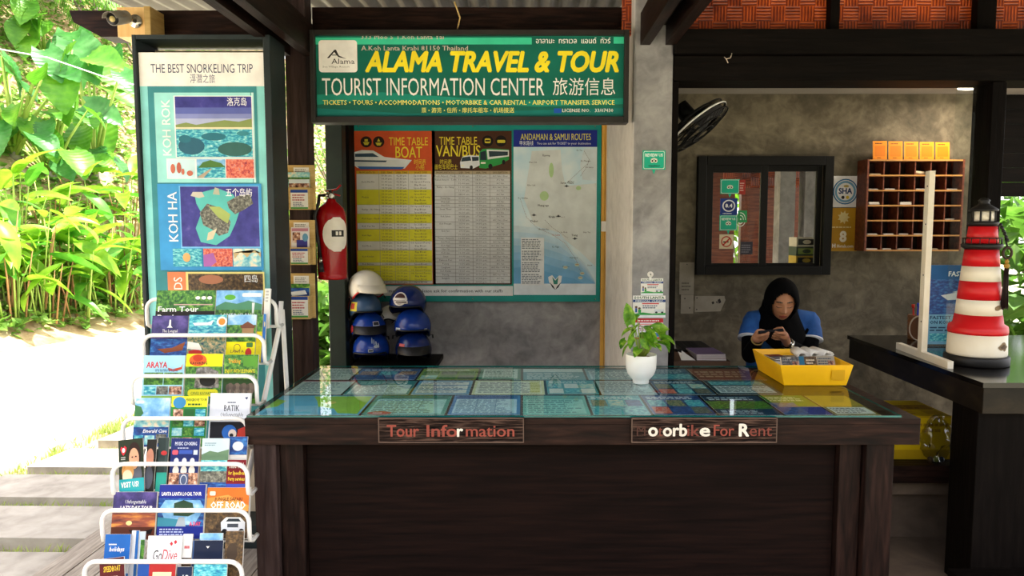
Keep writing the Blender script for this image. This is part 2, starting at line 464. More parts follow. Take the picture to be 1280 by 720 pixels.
def frame(origin, u, v):
    u = Vector(u).normalized(); v = Vector(v); n = u.cross(v).normalized(); v = n.cross(u)
    m_ = Matrix.Identity(4)
    for i in range(3):
        m_[i][0], m_[i][1], m_[i][2], m_[i][3] = u[i], v[i], n[i], origin[i]
    return m_
EPS = 0.0005
def draw(mb, w, h, box, ops, z=0.0, eps=EPS):
    """Print ops on the local xy rectangle w x h; ops use the coordinates of box = (x0, y0, x1, y1), y down."""
    bx0, by0, bx1, by1 = box
    kx, ky = w / (bx1 - bx0), h / (by1 - by0)
    X = lambda x: (x - bx0) * kx
    Y = lambda y: h - (y - by0) * ky
    for i, op in enumerate(ops):
        k = op[0]; zz = z + eps * (1 + i * 0.35)
        if k == 'r':
            _, x0, y0, x1, y1, m_ = op
            mb.add([(X(x0), Y(y1), zz), (X(x1), Y(y1), zz), (X(x1), Y(y0), zz), (X(x0), Y(y0), zz)], [(0, 1, 2, 3)], m_)
        elif k == 'rr':
            _, x0, y0, x1, y1, rad, m_ = op
            pts = []
            for cx, cy, a0 in ((x1 - rad, y0 + rad, -90), (x1 - rad, y1 - rad, 0), (x0 + rad, y1 - rad, 90), (x0 + rad, y0 + rad, 180)):
                for q in range(5):
                    a = math.radians(a0 + q * 22.5)
                    pts.append((X(cx + rad * math.cos(a)), Y(cy + rad * math.sin(a)), zz))
            mb.add(pts[::-1], [tuple(range(len(pts)))], m_)
        elif k == 'e':
            _, cx, cy, rx, ry, m_ = op
            pts = [(X(cx + rx * math.cos(a)), Y(cy - ry * math.sin(a)), zz) for a in [2 * PI * q / 24 for q in range(24)]]
            mb.add(pts, [tuple(range(24))], m_)
        elif k == 'o':                      # ring
            _, cx, cy, rx, ry, wd, m_ = op
            pts = []
            for q in range(28):
                a = 2 * PI * q / 28
                for s in (1.0, 1 - wd):
                    pts.append((X(cx + rx * s * math.cos(a)), Y(cy - ry * s * math.sin(a)), zz))
            mb.add(pts, [(2 * q + 1, 2 * q, (2 * q + 2) % 56, (2 * q + 3) % 56) for q in range(28)], m_)
        elif k == 'p':
            _, pts, m_ = op
            q = [(X(a), Y(b_), zz) for a, b_ in pts]
            ar = sum(q[a][0] * q[(a + 1) % len(q)][1] - q[(a + 1) % len(q)][0] * q[a][1] for a in range(len(q)))
            mb.add(q if ar > 0 else q[::-1], [tuple(range(len(q)))], m_)
        elif k == 't':                      # text, x0, x1, baseline, cap height, material, bold, shear
            s, x0, x1, by, cap, m_ = op[1:7]
            bold = op[7] if len(op) > 7 else 0.0
            sh = op[8] if len(op) > 8 else 0.0
            mb.text(s, X(x0), X(x1), Y(by), cap * ky, zz, m_, bold, sh, 3 if cap * ky > 0.03 else 1)
        elif k == 'tv':                     # text running upwards: left edge x of the letters' tops .. x base, from y0 (bottom) to y1 (top)
            s, xb, y0, y1, cap, m_ = op[1:7]
            old = mb.T.copy()
            mb.T = old @ Matrix.Translation((X(xb), Y(y0), 0)) @ Matrix.Rotation(PI / 2, 4, 'Z')
            mb.text(s, 0, (y0 - y1) * ky, 0, cap * kx, zz, m_, op[7] if len(op) > 7 else 0)
            mb.T = old
        elif k == 'l':                      # rows of unreadable small print
            _, x0, y0, x1, y1, n, m_ = op
            rr = random.Random(int(x0 * 31 + y0 * 17 + n))
            st_ = (y1 - y0) / n
            vs_, fs = [], []
            for r_ in range(n):
                x = x0; end = x0 + (x1 - x0) * rr.uniform(0.7, 1.0)
                while x < end - 1e-6:
                    wd = min(end - x, (x1 - x0) * rr.uniform(0.05, 0.16))
                    ya, yb = y0 + st_ * r_ + st_ * 0.25, y0 + st_ * r_ + st_ * 0.75
                    q = len(vs_)
                    vs_ += [(X(x), Y(yb), zz), (X(x + wd), Y(yb), zz), (X(x + wd), Y(ya), zz), (X(x), Y(ya), zz)]
                    fs.append((q, q + 1, q + 2, q + 3))
                    x += wd + (x1 - x0) * 0.03
            mb.add(vs_, fs, m_)
def card(name, label, cat, T, w, h, box, ops, bg='paper', thick=0.003, side='paper', group=None, parent=None, eps=EPS):
    """A flat printed thing: sheet, plaque or booklet, its front face drawn with ops. T: local frame, origin at the lower corner."""
    mb = MB()
    mb.T = T
    mb.box((0, 0, -thick), (w, h, 0), bg, side)
    draw(mb, w, h, box, ops, 0.0, eps)
    o = mb.build(name, parent, T @ Vector((w / 2, 0, 0)) if parent is None else None)
    if parent is None:
        tag(o, label, cat, group)
    elif label:
        o['label'] = label
    return o
def wall_card(name, label, cat, px0, py0, px1, py1, Y, box, ops, **kw):
    a, b_ = W(px0, py1, Y), W(px1, py0, Y)
    return card(name, label, cat, frame(a, (1, 0, 0), (0, 0, 1)), b_.x - a.x, b_.z - a.z, box, ops, **kw)

# ================================================================== THE SETTING
WY = 5.05      # face of the concrete back wall
CY = 3.80      # face of the concrete column and of the header beams
TOPZ = 0.872   # glass on the counter
CX0, CX1 = -1.089, 1.546

mb = MB('ground_mix'); mb.box((-40, -30, -0.4), (40, 45, -0.17)); struct(mb, 'ground')
mb = MB('road'); mb.prism([(-3.9, -12), (-3.74, 7), (-3.3, 24), (-4.6, 30), (-2.2, 30.0), (-7.0, 11.4), (-7.4, 10.1), (-9.0, 4), (-10, -12)][:3] + [(-1.2, 30), (-7.0 + 0.7 * 6.6, 11.4 + 2.4 * 6.6), (-7.0, 11.4), (-7.4, 10.1), (-9.6, 2.5), (-12, -12)], -0.17, -0.14)
struct(mb, 'road')
mb = MB('kerb')
mb.prism([(-3.90, -6), (-3.74, 7), (-3.4, 20), (-3.24, 20), (-3.58, 7), (-3.74, -6)], -0.17, -0.07)
struct(mb, 'kerb', 0.02)
mb = MB('soil')
for i in range(1):
    mb.box((-3.72, -6, -0.17), (-2.3, 5.9, -0.115))
struct(mb, 'ground_strip')
# timber deck under counter and rack
mb = MB('deck_wood')
for i in range(8):
    x0 = -2.27 + i * 0.145
    mb.box((x0, 1.0, -0.06), (x0 + 0.138, 4.3, 0.0))
o = struct(mb, 'floor_deck', 0.004)
mb = MB('floor_stone'); mb.box((-1.105, 1.0, -0.06), (6.5, 12.0, 0.0)); mb.box((-2.0, 4.302, -0.06), (-1.1055, 12.0, 0.0)); struct(mb, 'floor')
# plinth between the two counters, behind
mb = MB('floor_stone')
mb.box((1.50, 3.62, 0.0), (3.3, 4.05, 0.25)); mb.box((1.50, 3.56, 0.25), (3.3, 4.05, 0.33))
struct(mb, 'floor_plinth', 0.01)
mb = MB('dark_wood'); mb.box((1.50, 3.50, 0.331), (3.3, 4.05, 0.42)); struct(mb, 'trim_1', 0.008)

# concrete wall behind the counter with the office window cut out
wx0, wx1 = W(873, 300, WY).x, W(1031, 300, WY).x
wz0, wz1 = W(950, 338, WY).z, W(950, 201, WY).z
colx = W(795, 300, WY).x
mb = MB('concrete')
mb.box((-1.30, WY, 0), (colx, WY + 0.14, 2.9))
struct(mb, 'wall_back')
mb = MB('concrete_dark')
mb.box((colx, WY, 0), (wx0, WY + 0.14, 2.6)); mb.box((wx1, WY, 0), (3.28, WY + 0.14, 2.6))
mb.box((wx0, WY, 0), (wx1, WY + 0.14, wz0)); mb.box((wx0, WY, wz1), (wx1, WY + 0.14, 2.6))
struct(mb, 'wall_office')
# column: pale flank, grey face
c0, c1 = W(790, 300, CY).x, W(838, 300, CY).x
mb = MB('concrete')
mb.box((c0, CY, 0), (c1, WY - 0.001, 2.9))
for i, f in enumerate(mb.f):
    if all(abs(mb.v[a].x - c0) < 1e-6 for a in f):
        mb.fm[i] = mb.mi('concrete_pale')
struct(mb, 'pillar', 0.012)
# office: ceiling; made-up back room standing in for reflections in the window
CEIL = 2.52
mb = MB('ceiling_paint'); mb.box((c1, CY + 0.25, CEIL), (3.6, 9.0, 2.70)); struct(mb, 'ceiling')
mb = MB('shelf_wood')
mb.box((c1 - 0.1, 9.0, 0), (2.62, 9.1, 2.6)); mb.box((2.70, 9.0, 0), (3.27, 9.1, 2.6)); mb.box((3.34, 9.0, 0), (5.4, 9.1, 2.6))
struct(mb, 'wall_far_reflection')  # added brown boards stand in for the brown reflection in the panes
mb = MB('concrete'); mb.box((2.33, 6.6, 0), (2.47, 6.75, 2.56)); mb.box((2.56, 6.6, 0), (2.70, 6.75, 2.56)); struct(mb, 'pillar_reflection')  # added pillars stand in for columns reflected in the window
mb = MB('bamboo'); mb.box((1.9, 6.9, 1.98), (4.2, 6.93, CEIL - 0.002)); struct(mb, 'wall_reflection')  # added bamboo stands in for the ceiling reflected in the window
# header beams and bamboo panel over the office opening
r1 = W(1280, 50, CY).x + 0.6
def zy(py, Y=CY): return W(655, py, Y).z
mb = MB('black_wood')
mb.box((c1 - 0.0, CY - 0.03, zy(68.5)), (r1, CY + 0.22, zy(38)))
mb.box((c1 - 0.0, CY + 0.01, zy(100)), (r1, CY + 0.22, zy(69.5)))
struct(mb, 'trim_2', 0.01)
mb = MB('bamboo'); mb.box((c1 - 0.25, CY + 0.12, zy(36)), (r1, CY + 0.15, 3.3)); struct(mb, 'wall_bamboo')
for px, wd in ((1050, 0.05), (1243, 0.10)):
    x = W(px, 20, CY).x
    mb = MB('black_wood_z'); mb.box((x - wd / 2, CY + 0.06, zy(37.5)), (x + wd / 2, CY + 0.118, 3.3)); struct(mb, 'trim_3' if px < 1100 else 'trim_4', 0.004)
# jamb beside the column, dark post at the far end of the opening
mb = MB('black_wood_z'); mb.box((c1 + 0.001, CY + 0.02, 0.41), (c1 + 0.035, CY + 0.2, zy(101))); struct(mb, 'trim_5', 0.003)
x0, x1 = W(1241, 200, CY).x, W(1259, 200, CY).x
mb = MB('black_wood_z'); mb.box((x0, CY + 0.03, 0.951), (x1, CY + 0.2, zy(101))); struct(mb, 'trim_6', 0.004)
# dark screen of boards beyond the post
mb = MB('black_wood')
for i in range(9):
    z0 = 1.82 + i * 0.1
    mb.box((3.29, WY + 0.02, z0), (5.2, WY + 0.05, z0 + 0.0975))
struct(mb, 'wall_screen', 0.004)
# glass pane in the opening, beside the dark post
mb = MB('glass_pane'); mb.box((W(1206, 200, CY).x, CY + 0.10, 0.952), (x0 - 0.002, CY + 0.108, zy(101)))
struct(mb, 'window_2')

# beam behind the hanging sign, eave beam to the left, posts
mb = MB('dark_wood')
mb.box((W(391, 20, 4.0).x, 3.98, zy(40, 3.98)), (c0 - 0.002, 4.10, zy(9, 3.98))); struct(mb, 'beam_sign', 0.008)
mb = MB('dark_wood')
a, b_ = W(88, 46, 3.86), W(362, 13, 3.86)
mb.T = Matrix(((1, 0, 0, 0), (0, 0, 1, 0), (0, 1, 0, 0), (0, 0, 0, 1)))
mb.prism([(a.x, b_.z), (a.x + 0.02, b_.z - 0.06), (a.x + 0.16, a.z), (b_.x, a.z), (b_.x, b_.z)][::-1], 3.86, 3.99)
struct(mb, 'beam_eave', 0.006)
p0, p1 = W(362, 300, 3.88).x, W(388, 300, 3.88).x
mb = MB('post_wood'); mb.box((p0, 3.88, 0.0), (p1, 4.0, 2.95)); struct(mb, 'post', 0.006)
# inner frame posts where the wall begins
mb = MB('green_post'); mb.box((W(409, 300, 4.7).x, 4.7, 0), (W(430, 300, 4.7).x, 4.80, 2.9)); struct(mb, 'post_inner', 0.005)
mb = MB('black_wood_z'); mb.box((W(430.6, 300, 4.9).x, 4.86, 0), (W(440, 300, 4.9).x, WY - 0.002, 2.9)); struct(mb, 'post_wall', 0.004)
# joists running out to the front
def joist(px0, py0, px1, py1, name, gap):
    a = W((px0), py0, 3.86)
    x = a.x
    mb = MB('black_wood')
    z1 = a.z; 
    mb.box((x - gap - 0.05, 0.9, z1 + 0.0), (x - gap, 3.86, z1 + 0.16), 'dark_wood_y')
    mb.box((x, 0.9, z1), (x + 0.05, 3.86, z1 + 0.16), 'dark_wood_y')
    mb.box((x - gap, 1.2, z1 + 0.10), (x, 3.8, z1 + 0.13), 'black_wood')
    struct(mb, name, 0.005)
joist(380, 70, 280, 0, 'joist', 0.07)
joist(829, 60, 875, 0, 'joist_column', 0.08)
# roof of corrugated sheet: rises from the eave to the back
mb = MB('roof_sheet')
n = 0
for xr in range(0, 300):
    pass
vs_, fs = [], []
NX = 420
for i in range(NX + 1):
    x = -2.42 + i * (7.6 / NX)
    dz = 0.018 * math.sin(i * 2 * PI / 6)
    for (y, z) in ((0.9, 2.74), (5.3, 2.98)):
        vs_ += [(x, y, z + dz)]
for i in range(NX):
    fs.append((2 * i, 2 * i + 2, 2 * i + 3, 2 * i + 1))
mb.add(vs_, fs, 'roof_sheet', True)
o = struct(mb, 'roof'); sd = o.modifiers.new('thick', 'SOLIDIFY'); sd.thickness = 0.006
mb = MB('black_wood')
for y in (1.0, 2.4):
    mb.box((-2.4, y, 2.665 + (y - 0.9) * 0.0545), (5.1, y + 0.06, 2.715 + (y - 0.9) * 0.0545))
struct(mb, 'purlin', 0.004)

# bank beyond the road
def bank_pt(s, d, seed=0.0):
    x = -7.4 + 0.28 * s - 0.96 * d
    y = 10.1 + 0.96 * s + 0.28 * d
    return x, y
def bank_z(s, d):
    z = -0.14 + max(0, d) * 1.0 - 0.35 * min(max(d, 0), 0.8)
    return z + 0.18 * noise.noise(Vector((s * 0.8, d * 0.9, 0))) * min(1, max(d, 0))
mb = MB('soil')
vs_, fs = [], []
NS, ND = 70, 40
for i in range(NS + 1):
    for j in range(ND + 1):
        s, d = -14 + i * 0.5, -0.1 + j * 0.3
        x, y = bank_pt(s, d)
        vs_.append((x, y, bank_z(s, d)))
for i in range(NS):
    for j in range(ND):
        q = i * (ND + 1) + j
        fs.append((q, q + ND + 1, q + ND + 2, q + 1))
mb.add(vs_, fs, 'soil', True)
struct(mb, 'hillside')
# unseen slope added behind the viewer to darken reflections and cut fill
mb = MB('added_slope'); vs_, fs = [], []
for i in range(61):
    for j in range(14):
        x, d = -45 + i * 1.5, j * 1.0
        y = -9 - d
        vs_.append((x, y, -0.17 + 0.75 * d + (0.6 * noise.noise(Vector((x * 0.3, d * 0.4, 5))) if j else 0)))
for i in range(60):
    for j in range(13):
        q = i * 14 + j
        fs.append((q, q + 1, q + 15, q + 14))
mb.add(vs_, fs, 'added_slope', True)
struct(mb, 'added_slope_behind')

# office window frame in the back wall, two sashes and their glass
mb = MB('black_frame')
fx0, fx1, fz0, fz1 = W(869, 300, WY).x, W(1036, 300, WY).x, W(950, 343, WY).z, W(950, 196, WY).z
def ring(mb, x0, x1, z0, z1, wd, y0, y1, mat='black_frame', wb=None):
    wb = wb or wd
    mb.box((x0, y0, z0), (x0 + wd, y1, z1), mat); mb.box((x1 - wd, y0, z0), (x1, y1, z1), mat)
    mb.box((x0 + wd, y0, z0), (x1 - wd, y1, z0 + wb), mat); mb.box((x0 + wd, y0, z1 - wd), (x1 - wd, y1, z1), mat)
ring(mb, fx0, fx1, fz0, fz1, 0.06, WY - 0.05, WY - 0.001)
w1 = tag(mb.build('window_1', bevel=0.004), kind='structure')
mx = W(953, 300, WY).x
mb = MB(); ring(mb, fx0 + 0.06, mx + 0.02, fz0 + 0.06, fz1 - 0.06, 0.05, WY - 0.03, WY - 0.006, wb=0.02); mb.build('window_sash', w1, bevel=0.003)
mb = MB(); ring(mb, mx - 0.02, fx1 - 0.06, fz0 + 0.06, fz1 - 0.06, 0.04, WY - 0.004, WY + 0.02, wb=0.02); mb.build('window_sash', w1, bevel=0.003)
mb = MB('glass_pane'); mb.box((fx0 + 0.11, WY - 0.018, fz0 + 0.08), (mx - 0.03, WY - 0.013, fz1 - 0.11)); mb.build('window_glass', w1)
mb = MB('glass_pane'); mb.box((mx + 0.02, WY + 0.004, fz0 + 0.08), (fx1 - 0.10, WY + 0.008, fz1 - 0.10)); mb.build('window_glass', w1)

# ================================================================== COUNTER
t = thing('counter', 'long dark wooden counter with thick apron and square legs', 'counter', (0.23, 3.2, 0))
mb = MB('dark_wood'); zt = TOPZ - 0.012
mb.box((CX0, 2.75, zt - 0.022), (CX1, 3.776, zt)); mb.build('counter_top', t, bevel=0.004)
mb = MB('dark_wood'); mb.box((CX0, 2.75, 0.757), (CX1, 2.80, zt - 0.023)); mb.build('apron', t, bevel=0.005)
mb = MB('dark_wood_y'); mb.box((CX0, 2.801, 0.757), (CX0 + 0.05, 3.776, zt - 0.023)); mb.build('apron', t, bevel=0.005)
mb = MB('dark_wood_y'); mb.box((CX1 - 0.05, 2.801, 0.757), (CX1, 3.776, zt - 0.023)); mb.build('apron', t, bevel=0.005)
for x0, x1 in ((CX0 + 0.025, CX0 + 0.115), (CX1 - 0.20, CX1 - 0.09)):
    for y0 in (2.765, 3.62):
        mb = MB('post_wood' if x0 < 0 else 'dark_wood_z'); mb.box((x0, y0, 0), (x1, y0 + 0.10, 0.756)); mb.build('leg', t, bevel=0.005)
for x0, x1 in ((CX0 + 0.117, CX0 + 0.21), (CX1 - 0.29, CX1 - 0.203)):
    mb = MB('dark_wood_z'); mb.box((x0, 2.80, 0), (x1, 2.86, 0.756)); mb.build('stile', t, bevel=0.004)
mb = MB('panel_wood'); mb.box((CX0 + 0.212, 2.835, 0.02), (CX1 - 0.292, 2.86, 0.756)); mb.build('front_panel', t, bevel=0.003)

# carved planks on the apron
def plank(px0, px1, ops, label):
    a, b_ = W(px0, 553.5, 2.735), W(px1, 522.5, 2.735)
    T = frame((a.x, 2.735, a.z), (1, 0, 0), (0, 0, 1))
    mb = MB('plaque_wood'); mb.T = T
    w, h = b_.x - a.x, b_.z - a.z
    mb.box((0, 0, -0.014), (w, h, 0), 'plaque_wood')
    draw(mb, w, h, (0, 0, 538, 92), [('r', 0, 0, 538, 3, '6a564c'), ('r', 0, 89, 538, 92, '6a564c'), ('r', 0, 0, 4, 92, '5a483e'), ('r', 534, 0, 538, 92, '5a483e')] + ops)
    o = mb.build('wooden_sign', loc=T @ Vector((w / 2, 0, 0)))
    tag(o, label, 'sign')
RD, WHT = '8e4438', 'e0d8cc'
plank(473, 655, [('t', 'Tour', 33, 150, 68, 42, RD, 0.02), ('t', 'Info', 180, 290, 68, 42, RD, 0.02), ('t', 'r', 292, 312, 68, 42, WHT, 0.03), ('t', 'mation', 324, 502, 68, 42, RD, 0.01)],
      'dark weathered plank on the counter apron with red hand-painted words about tour information')
plank(789, 972, [('t', 'M', 20, 52, 66, 38, '4a2c24', 0.0), ('t', 'o', 64, 96, 66, 46, WHT, 0.03), ('t', 't', 100, 114, 66, 40, '7a4438', 0.01), ('t', 'orb', 118, 204, 66, 44, WHT, 0.03), ('t', 'ik', 206, 250, 66, 42, '7a3c32', 0.01), ('t', 'e', 254, 288, 66, 44, WHT, 0.03),
                 ('t', 'For', 304, 378, 66, 42, RD, 0.01), ('t', 'R', 398, 432, 66, 44, WHT, 0.04), ('t', 'ent', 436, 518, 66, 42, '7a3c32', 0.0)],
      'dark weathered plank on the counter apron with white and red painted words about motorbikes')

# flyers laid out under the glass
FLZ = TOPZ - 0.0092
def flyer(x0, y0, x1, y1, bg, ops, label, k):
    T = Matrix.Translation((x0, y0, FLZ + 0.0002 * (k % 2)))
    card('flyer', label, 'flyer', T, x1 - x0, y1 - y0, (0, 0, 100, 100), ops, bg=bg, thick=0.001, group='flyers under the counter glass', eps=0.00025)
def table(c1, c2='f4f8f8', n=8, head='2a6a80'):
    return [('r', 4, 4, 96, 18, head), ('r', 5, 22, 95, 94, c2)] + [('l', 8, 24, 92, 92, n, c1), ('r', 36, 22, 37, 94, c1), ('r', 64, 22, 65, 94, c1)]
def pics(bgs, extra=()):
    out = []
    for i, m_ in enumerate(bgs):
        q, r_ = i % 3, i // 3
        out.append(('r', 4 + q * 32, 26 + r_ * 36, 32 + q * 32, 58 + r_ * 36, m_))
    return [('l', 6, 6, 94, 22, 2, 'f2f6f8')] + out + list(extra)
rows = [
    (2.80, 3.13, 'front', [
        (0.42, '6cb8dc', [('p', [(35, 5), (98, 5), (98, 95), (78, 92), (70, 70), (52, 60), (44, 30)], '9ec84a'), ('p', [(0, 20), (12, 30), (10, 60), (0, 70)], '9ec84a'), ('l', 5, 80, 40, 94, 3, '3a6a8a'), ('e', 60, 40, 6, 8, 'e8d070')], 'island map of green land and blue sea'),
        (0.34, '3d9c90', table('4a7a84', 'b4e0dc', 9, '2a7a74') + [('e', 20, 91, 15, 8, 'c03a34'), ('l', 12, 87, 28, 95, 1, 'f2e8e0')], 'teal price list with a red oval'),
        (0.30, '2f7fc0', table('4a80b0', 'c8e4f0', 10, '1c5a9c'), 'blue framed timetable of fine white rows'),
        (0.28, '5cbcb4', table('3f8a8a', '9cdcd4', 7, '6ab0a8'), 'pale turquoise table of rates'),
        (0.24, 'ph_sea', pics(['ph_reef', 'ph_beach', 'ph_deep']), 'sea blue snorkel leaflet with three small pictures'),
        (0.26, 'ph_deep', pics(['ph_sea', 'ph_reef', 'ph_sea', 'ph_coral', 'ph_deep', 'ph_rock']), 'deep blue diving leaflet with two rows of pictures'),
        (0.26, '123a5c', [('r', 0, 30, 100, 70, 'ph_jungle'), ('l', 8, 8, 90, 26, 2, 'c8d8e0'), ('l', 8, 76, 90, 94, 3, 'c8d8e0')], 'navy tour sheet with a band of jungle'),
        (0.20, '4a8a2a', [('r', 0, 40, 55, 100, 'ph_deep'), ('r', 55, 60, 100, 100, '30409a'), ('l', 8, 8, 90, 34, 3, 'e8f0d0')], 'green and blue folded leaflet'),
        (0.19, '8a7a30', [('r', 0, 0, 100, 55, 'b0982a'), ('r', 6, 62, 94, 94, 'paper'), ('l', 10, 64, 90, 92, 4, '4a4a58')], 'olive yellow sheet with a white printed box')]),
    (3.15, 3.44, 'middle', [
        (0.26, 'd8e6e4', [('l', 8, 10, 92, 90, 9, '7a94a0'), ('r', 0, 0, 100, 7, 'b04a5a')], 'white text sheet with a pink heading'),
        (0.30, '2f8f92', [('r', 4, 30, 96, 94, 'dcecea'), ('l', 8, 34, 92, 92, 8, '4a7a80'), ('l', 8, 8, 92, 24, 2, 'e8f4f0')], 'dark teal notice with a white text field'),
        (0.27, '5aa0c8', [('r', 6, 10, 94, 32, 'paper'), ('r', 6, 38, 94, 60, 'paper'), ('r', 6, 66, 94, 90, 'paper'), ('l', 8, 12, 92, 88, 9, '3a6a94')], 'light blue ticket sheet with three white strips'),
        (0.34, 'd8dfb0', [('r', 4, 6, 96, 94, 'e8ece0'), ('l', 8, 10, 92, 90, 8, '7a8890'), ('r', 80, 10, 94, 88, 'd8d888')], 'cream sheet edged with yellow'),
        (0.24, '6ab0b8', pics(['ph_sea', 'paper', 'ph_beach', 'paper', 'ph_sea', 'paper']), 'turquoise sheet of small squares'),
        (0.26, 'c8d8dc', [('l', 5, 8, 95, 92, 10, '5a7888')], 'grey white sheet of close print'),
        (0.26, '1c5a80', pics(['ph_reef', 'ph_sea', 'ph_beach', 'ph_coral', 'ph_sea', 'ph_rock']), 'blue island leaflet with six pictures'),
        (0.30, '17465c', [('r', 6, 40, 94, 90, 'd0dce0'), ('l', 9, 44, 91, 86, 6, '50687c'), ('r', 6, 8, 94, 34, 'ph_sea')], 'dark blue sheet with a sea photo above text')]),
    (3.46, 3.735, 'back', [
        (0.22, 'c8d2cc', [('l', 6, 8, 94, 92, 8, '6a8088')], 'pale leaflet of grey print'),
        (0.32, 'ph_deep', pics(['ph_people', 'ph_sea', 'ph_people']), 'dark blue sheet with people pictures'),
        (0.30, '8aa83a', pics(['ph_jungle', 'ph_rock', 'ph_jungle', 'ph_beach', 'ph_jungle', 'ph_rock']), 'green jungle tour sheet with six pictures'),
        (0.22, '3f8a70', [('r', 8, 8, 92, 92, 'd8e6dc'), ('l', 12, 14, 88, 88, 7, '4a7a68')], 'green bordered white sheet'),
        (0.32, '4f9aa8', [('r', 0, 0, 100, 30, 'd8e8e8'), ('l', 6, 36, 94, 94, 6, 'd8e8ec')], 'blue green sheet with a pale heading'),
        (0.30, '70b0c0', table('4a7a90', 'd0e4e8', 6), 'pale blue table with a dark heading'),
        (0.24, '2a6a8a', [('r', 5, 50, 95, 92, 'ph_sea'), ('l', 8, 8, 92, 44, 4, 'd0e0e8')], 'blue sheet with a wave photo below text'),
        (0.34, '8a4434', [('l', 6, 20, 94, 80, 3, 'd0a890')], 'long red brown strip')]),
]
ordn = ['first', 'second', 'third', 'fourth', 'fifth', 'sixth', 'seventh', 'eighth', 'ninth']
k = 0
for y0, y1, rn, items in rows:
    x = CX0 + 0.025
    for i, (w, bg_, ops, lab) in enumerate(items):
        j = random.uniform(-0.006, 0.006)
        flyer(x, y0 + j, x + w - 0.012, y1 + j, bg_, ops, f'{lab}, {rn} row under glass, {ordn[i]} from rack', k)
        x += w; k += 1
mb = MB('glass_top'); mb.box((CX0 + 0.008, 2.753, TOPZ - 0.0075), (CX1 - 0.075, 3.77, TOPZ), 'glass_top', 'glass_edge')
tag(mb.build('glass_sheet', loc=(0.2, 3.26, TOPZ - 0.0075)), 'clear glass sheet lying over the flyers on the wooden counter', 'glass sheet')

# ================================================================== PLANT IN A POT
pp = P(804, 483, TOPZ); pp.y += 0.07
t = thing('potted_plant', 'leafy green vine plant in a white round pot on the counter glass', 'plant', (pp.x, pp.y, TOPZ + 0.0005))
sc = 3.25 / 900
mb = MB('ceramic'); mb.T = Matrix.Translation((pp.x, pp.y, TOPZ + 0.0005))
k_ = 0.00355
mb.lathe([(0.0, 0), (0.034, 0), (0.038, 0.004), (0.038, 0.016), (0.045, 0.024), (0.062, 0.045), (0.070, 0.07), (0.072, 0.10), (0.072, 0.136), (0.0705, 0.138), (0.068, 0.136), (0.067, 0.11), (0.0, 0.108)], 'ceramic', 40)
mb.build('pot', t)
mb = MB('soil'); mb.T = Matrix.Translation((pp.x, pp.y, TOPZ)); mb.lathe([(0, 0.118), (0.066, 0.118), (0.05, 0.124), (0, 0.126)], 'soil', 24); mb.build('potting_soil', t)

def leaf(mb, T, L, Wd, mat, kind='ellipse', fold=0.15, bend=0.3, n=8, wave=0.0):
    """A leaf with two halves folded on its midrib; T maps local (along x, across y, up z)."""
    vs_, fs = [], []
    for i in range(n + 1):
        u = i / n
        if kind == 'heart':
            hw = (math.sin(PI * min(1, (u + 0.16) / 1.16)) ** 0.75) * (1 - 0.25 * u)
            if u == 1: hw = 0.0
        elif kind == 'blade':
            hw = math.sin(PI * (u * 0.94 + 0.06)) ** 0.8 if u < 1 else 0
            hw *= 1.0 - 0.15 * u
        else:
            hw = math.sin(PI * (u * 0.97 + 0.03)) ** 0.7 if u < 1 else 0
        hw *= Wd / 2
        x = L * u * (1 - 0.15 * bend * u)
        z = -bend * L * u * u * 0.6
        wv = wave * Wd * math.sin(u * 56)
        back = -0.16 * L * math.exp(-u * 14) if kind == 'heart' else 0
        for s, ww in ((-1, 1.0), (-0.5, 0.5), (0, 0), (0.5, 0.5), (1, 1.0)):
            vs_.append((x + (back if abs(s) == 1 else 0), s * hw * math.cos(fold), z + ww * ww * hw * math.sin(fold) * 1.2 + wv * abs(s)))
    for i in range(n):
        for j in range(4):
            q = i * 5 + j
            fs.append((q, q + 1, q + 6, q + 5))
    old = mb.T
    mb.T = old @ T
    mb.add(vs_, fs, mat, True)
    mb.T = old
def orient(pos, yaw, pitch, roll=0.0):
    return Matrix.Translation(pos) @ Matrix.Rotation(yaw, 4, 'Z') @ Matrix.Rotation(-pitch, 4, 'Y') @ Matrix.Rotation(roll, 4, 'X')
rl = random.Random(5)
leaves, stems = MB('pothos'), MB('leaf_stem')
base = Vector((pp.x, pp.y, TOPZ + 0.12))
plan = [(-0.055, -0.02, 0.215, 0.085), (-0.02, 0.0, 0.185, 0.08), (0.0, -0.02, 0.15, 0.085), (0.05, -0.01, 0.14, 0.08), (0.075, 0.02, 0.15, 0.09), (0.02, -0.03, 0.13, 0.085), (-0.03, -0.03, 0.13, 0.08), (0.065, -0.03, 0.075, 0.075), (-0.055, 0.02, 0.06, 0.07),
        (0.03, -0.05, 0.12, 0.075), (-0.04, -0.05, 0.10, 0.07), (-0.075, -0.01, 0.085, 0.06), (0.085, -0.04, 0.105, 0.075), (0.06, 0.03, 0.13, 0.07),
        (-0.01, 0.03, 0.15, 0.07), (0.10, 0.0, 0.085, 0.07), (-0.02, -0.065, 0.055, 0.065), (0.02, 0.05, 0.11, 0.07), (-0.045, 0.03, 0.13, 0.065), (0.045, -0.065, 0.075, 0.06), (0.0, -0.055, 0.10, 0.06)]
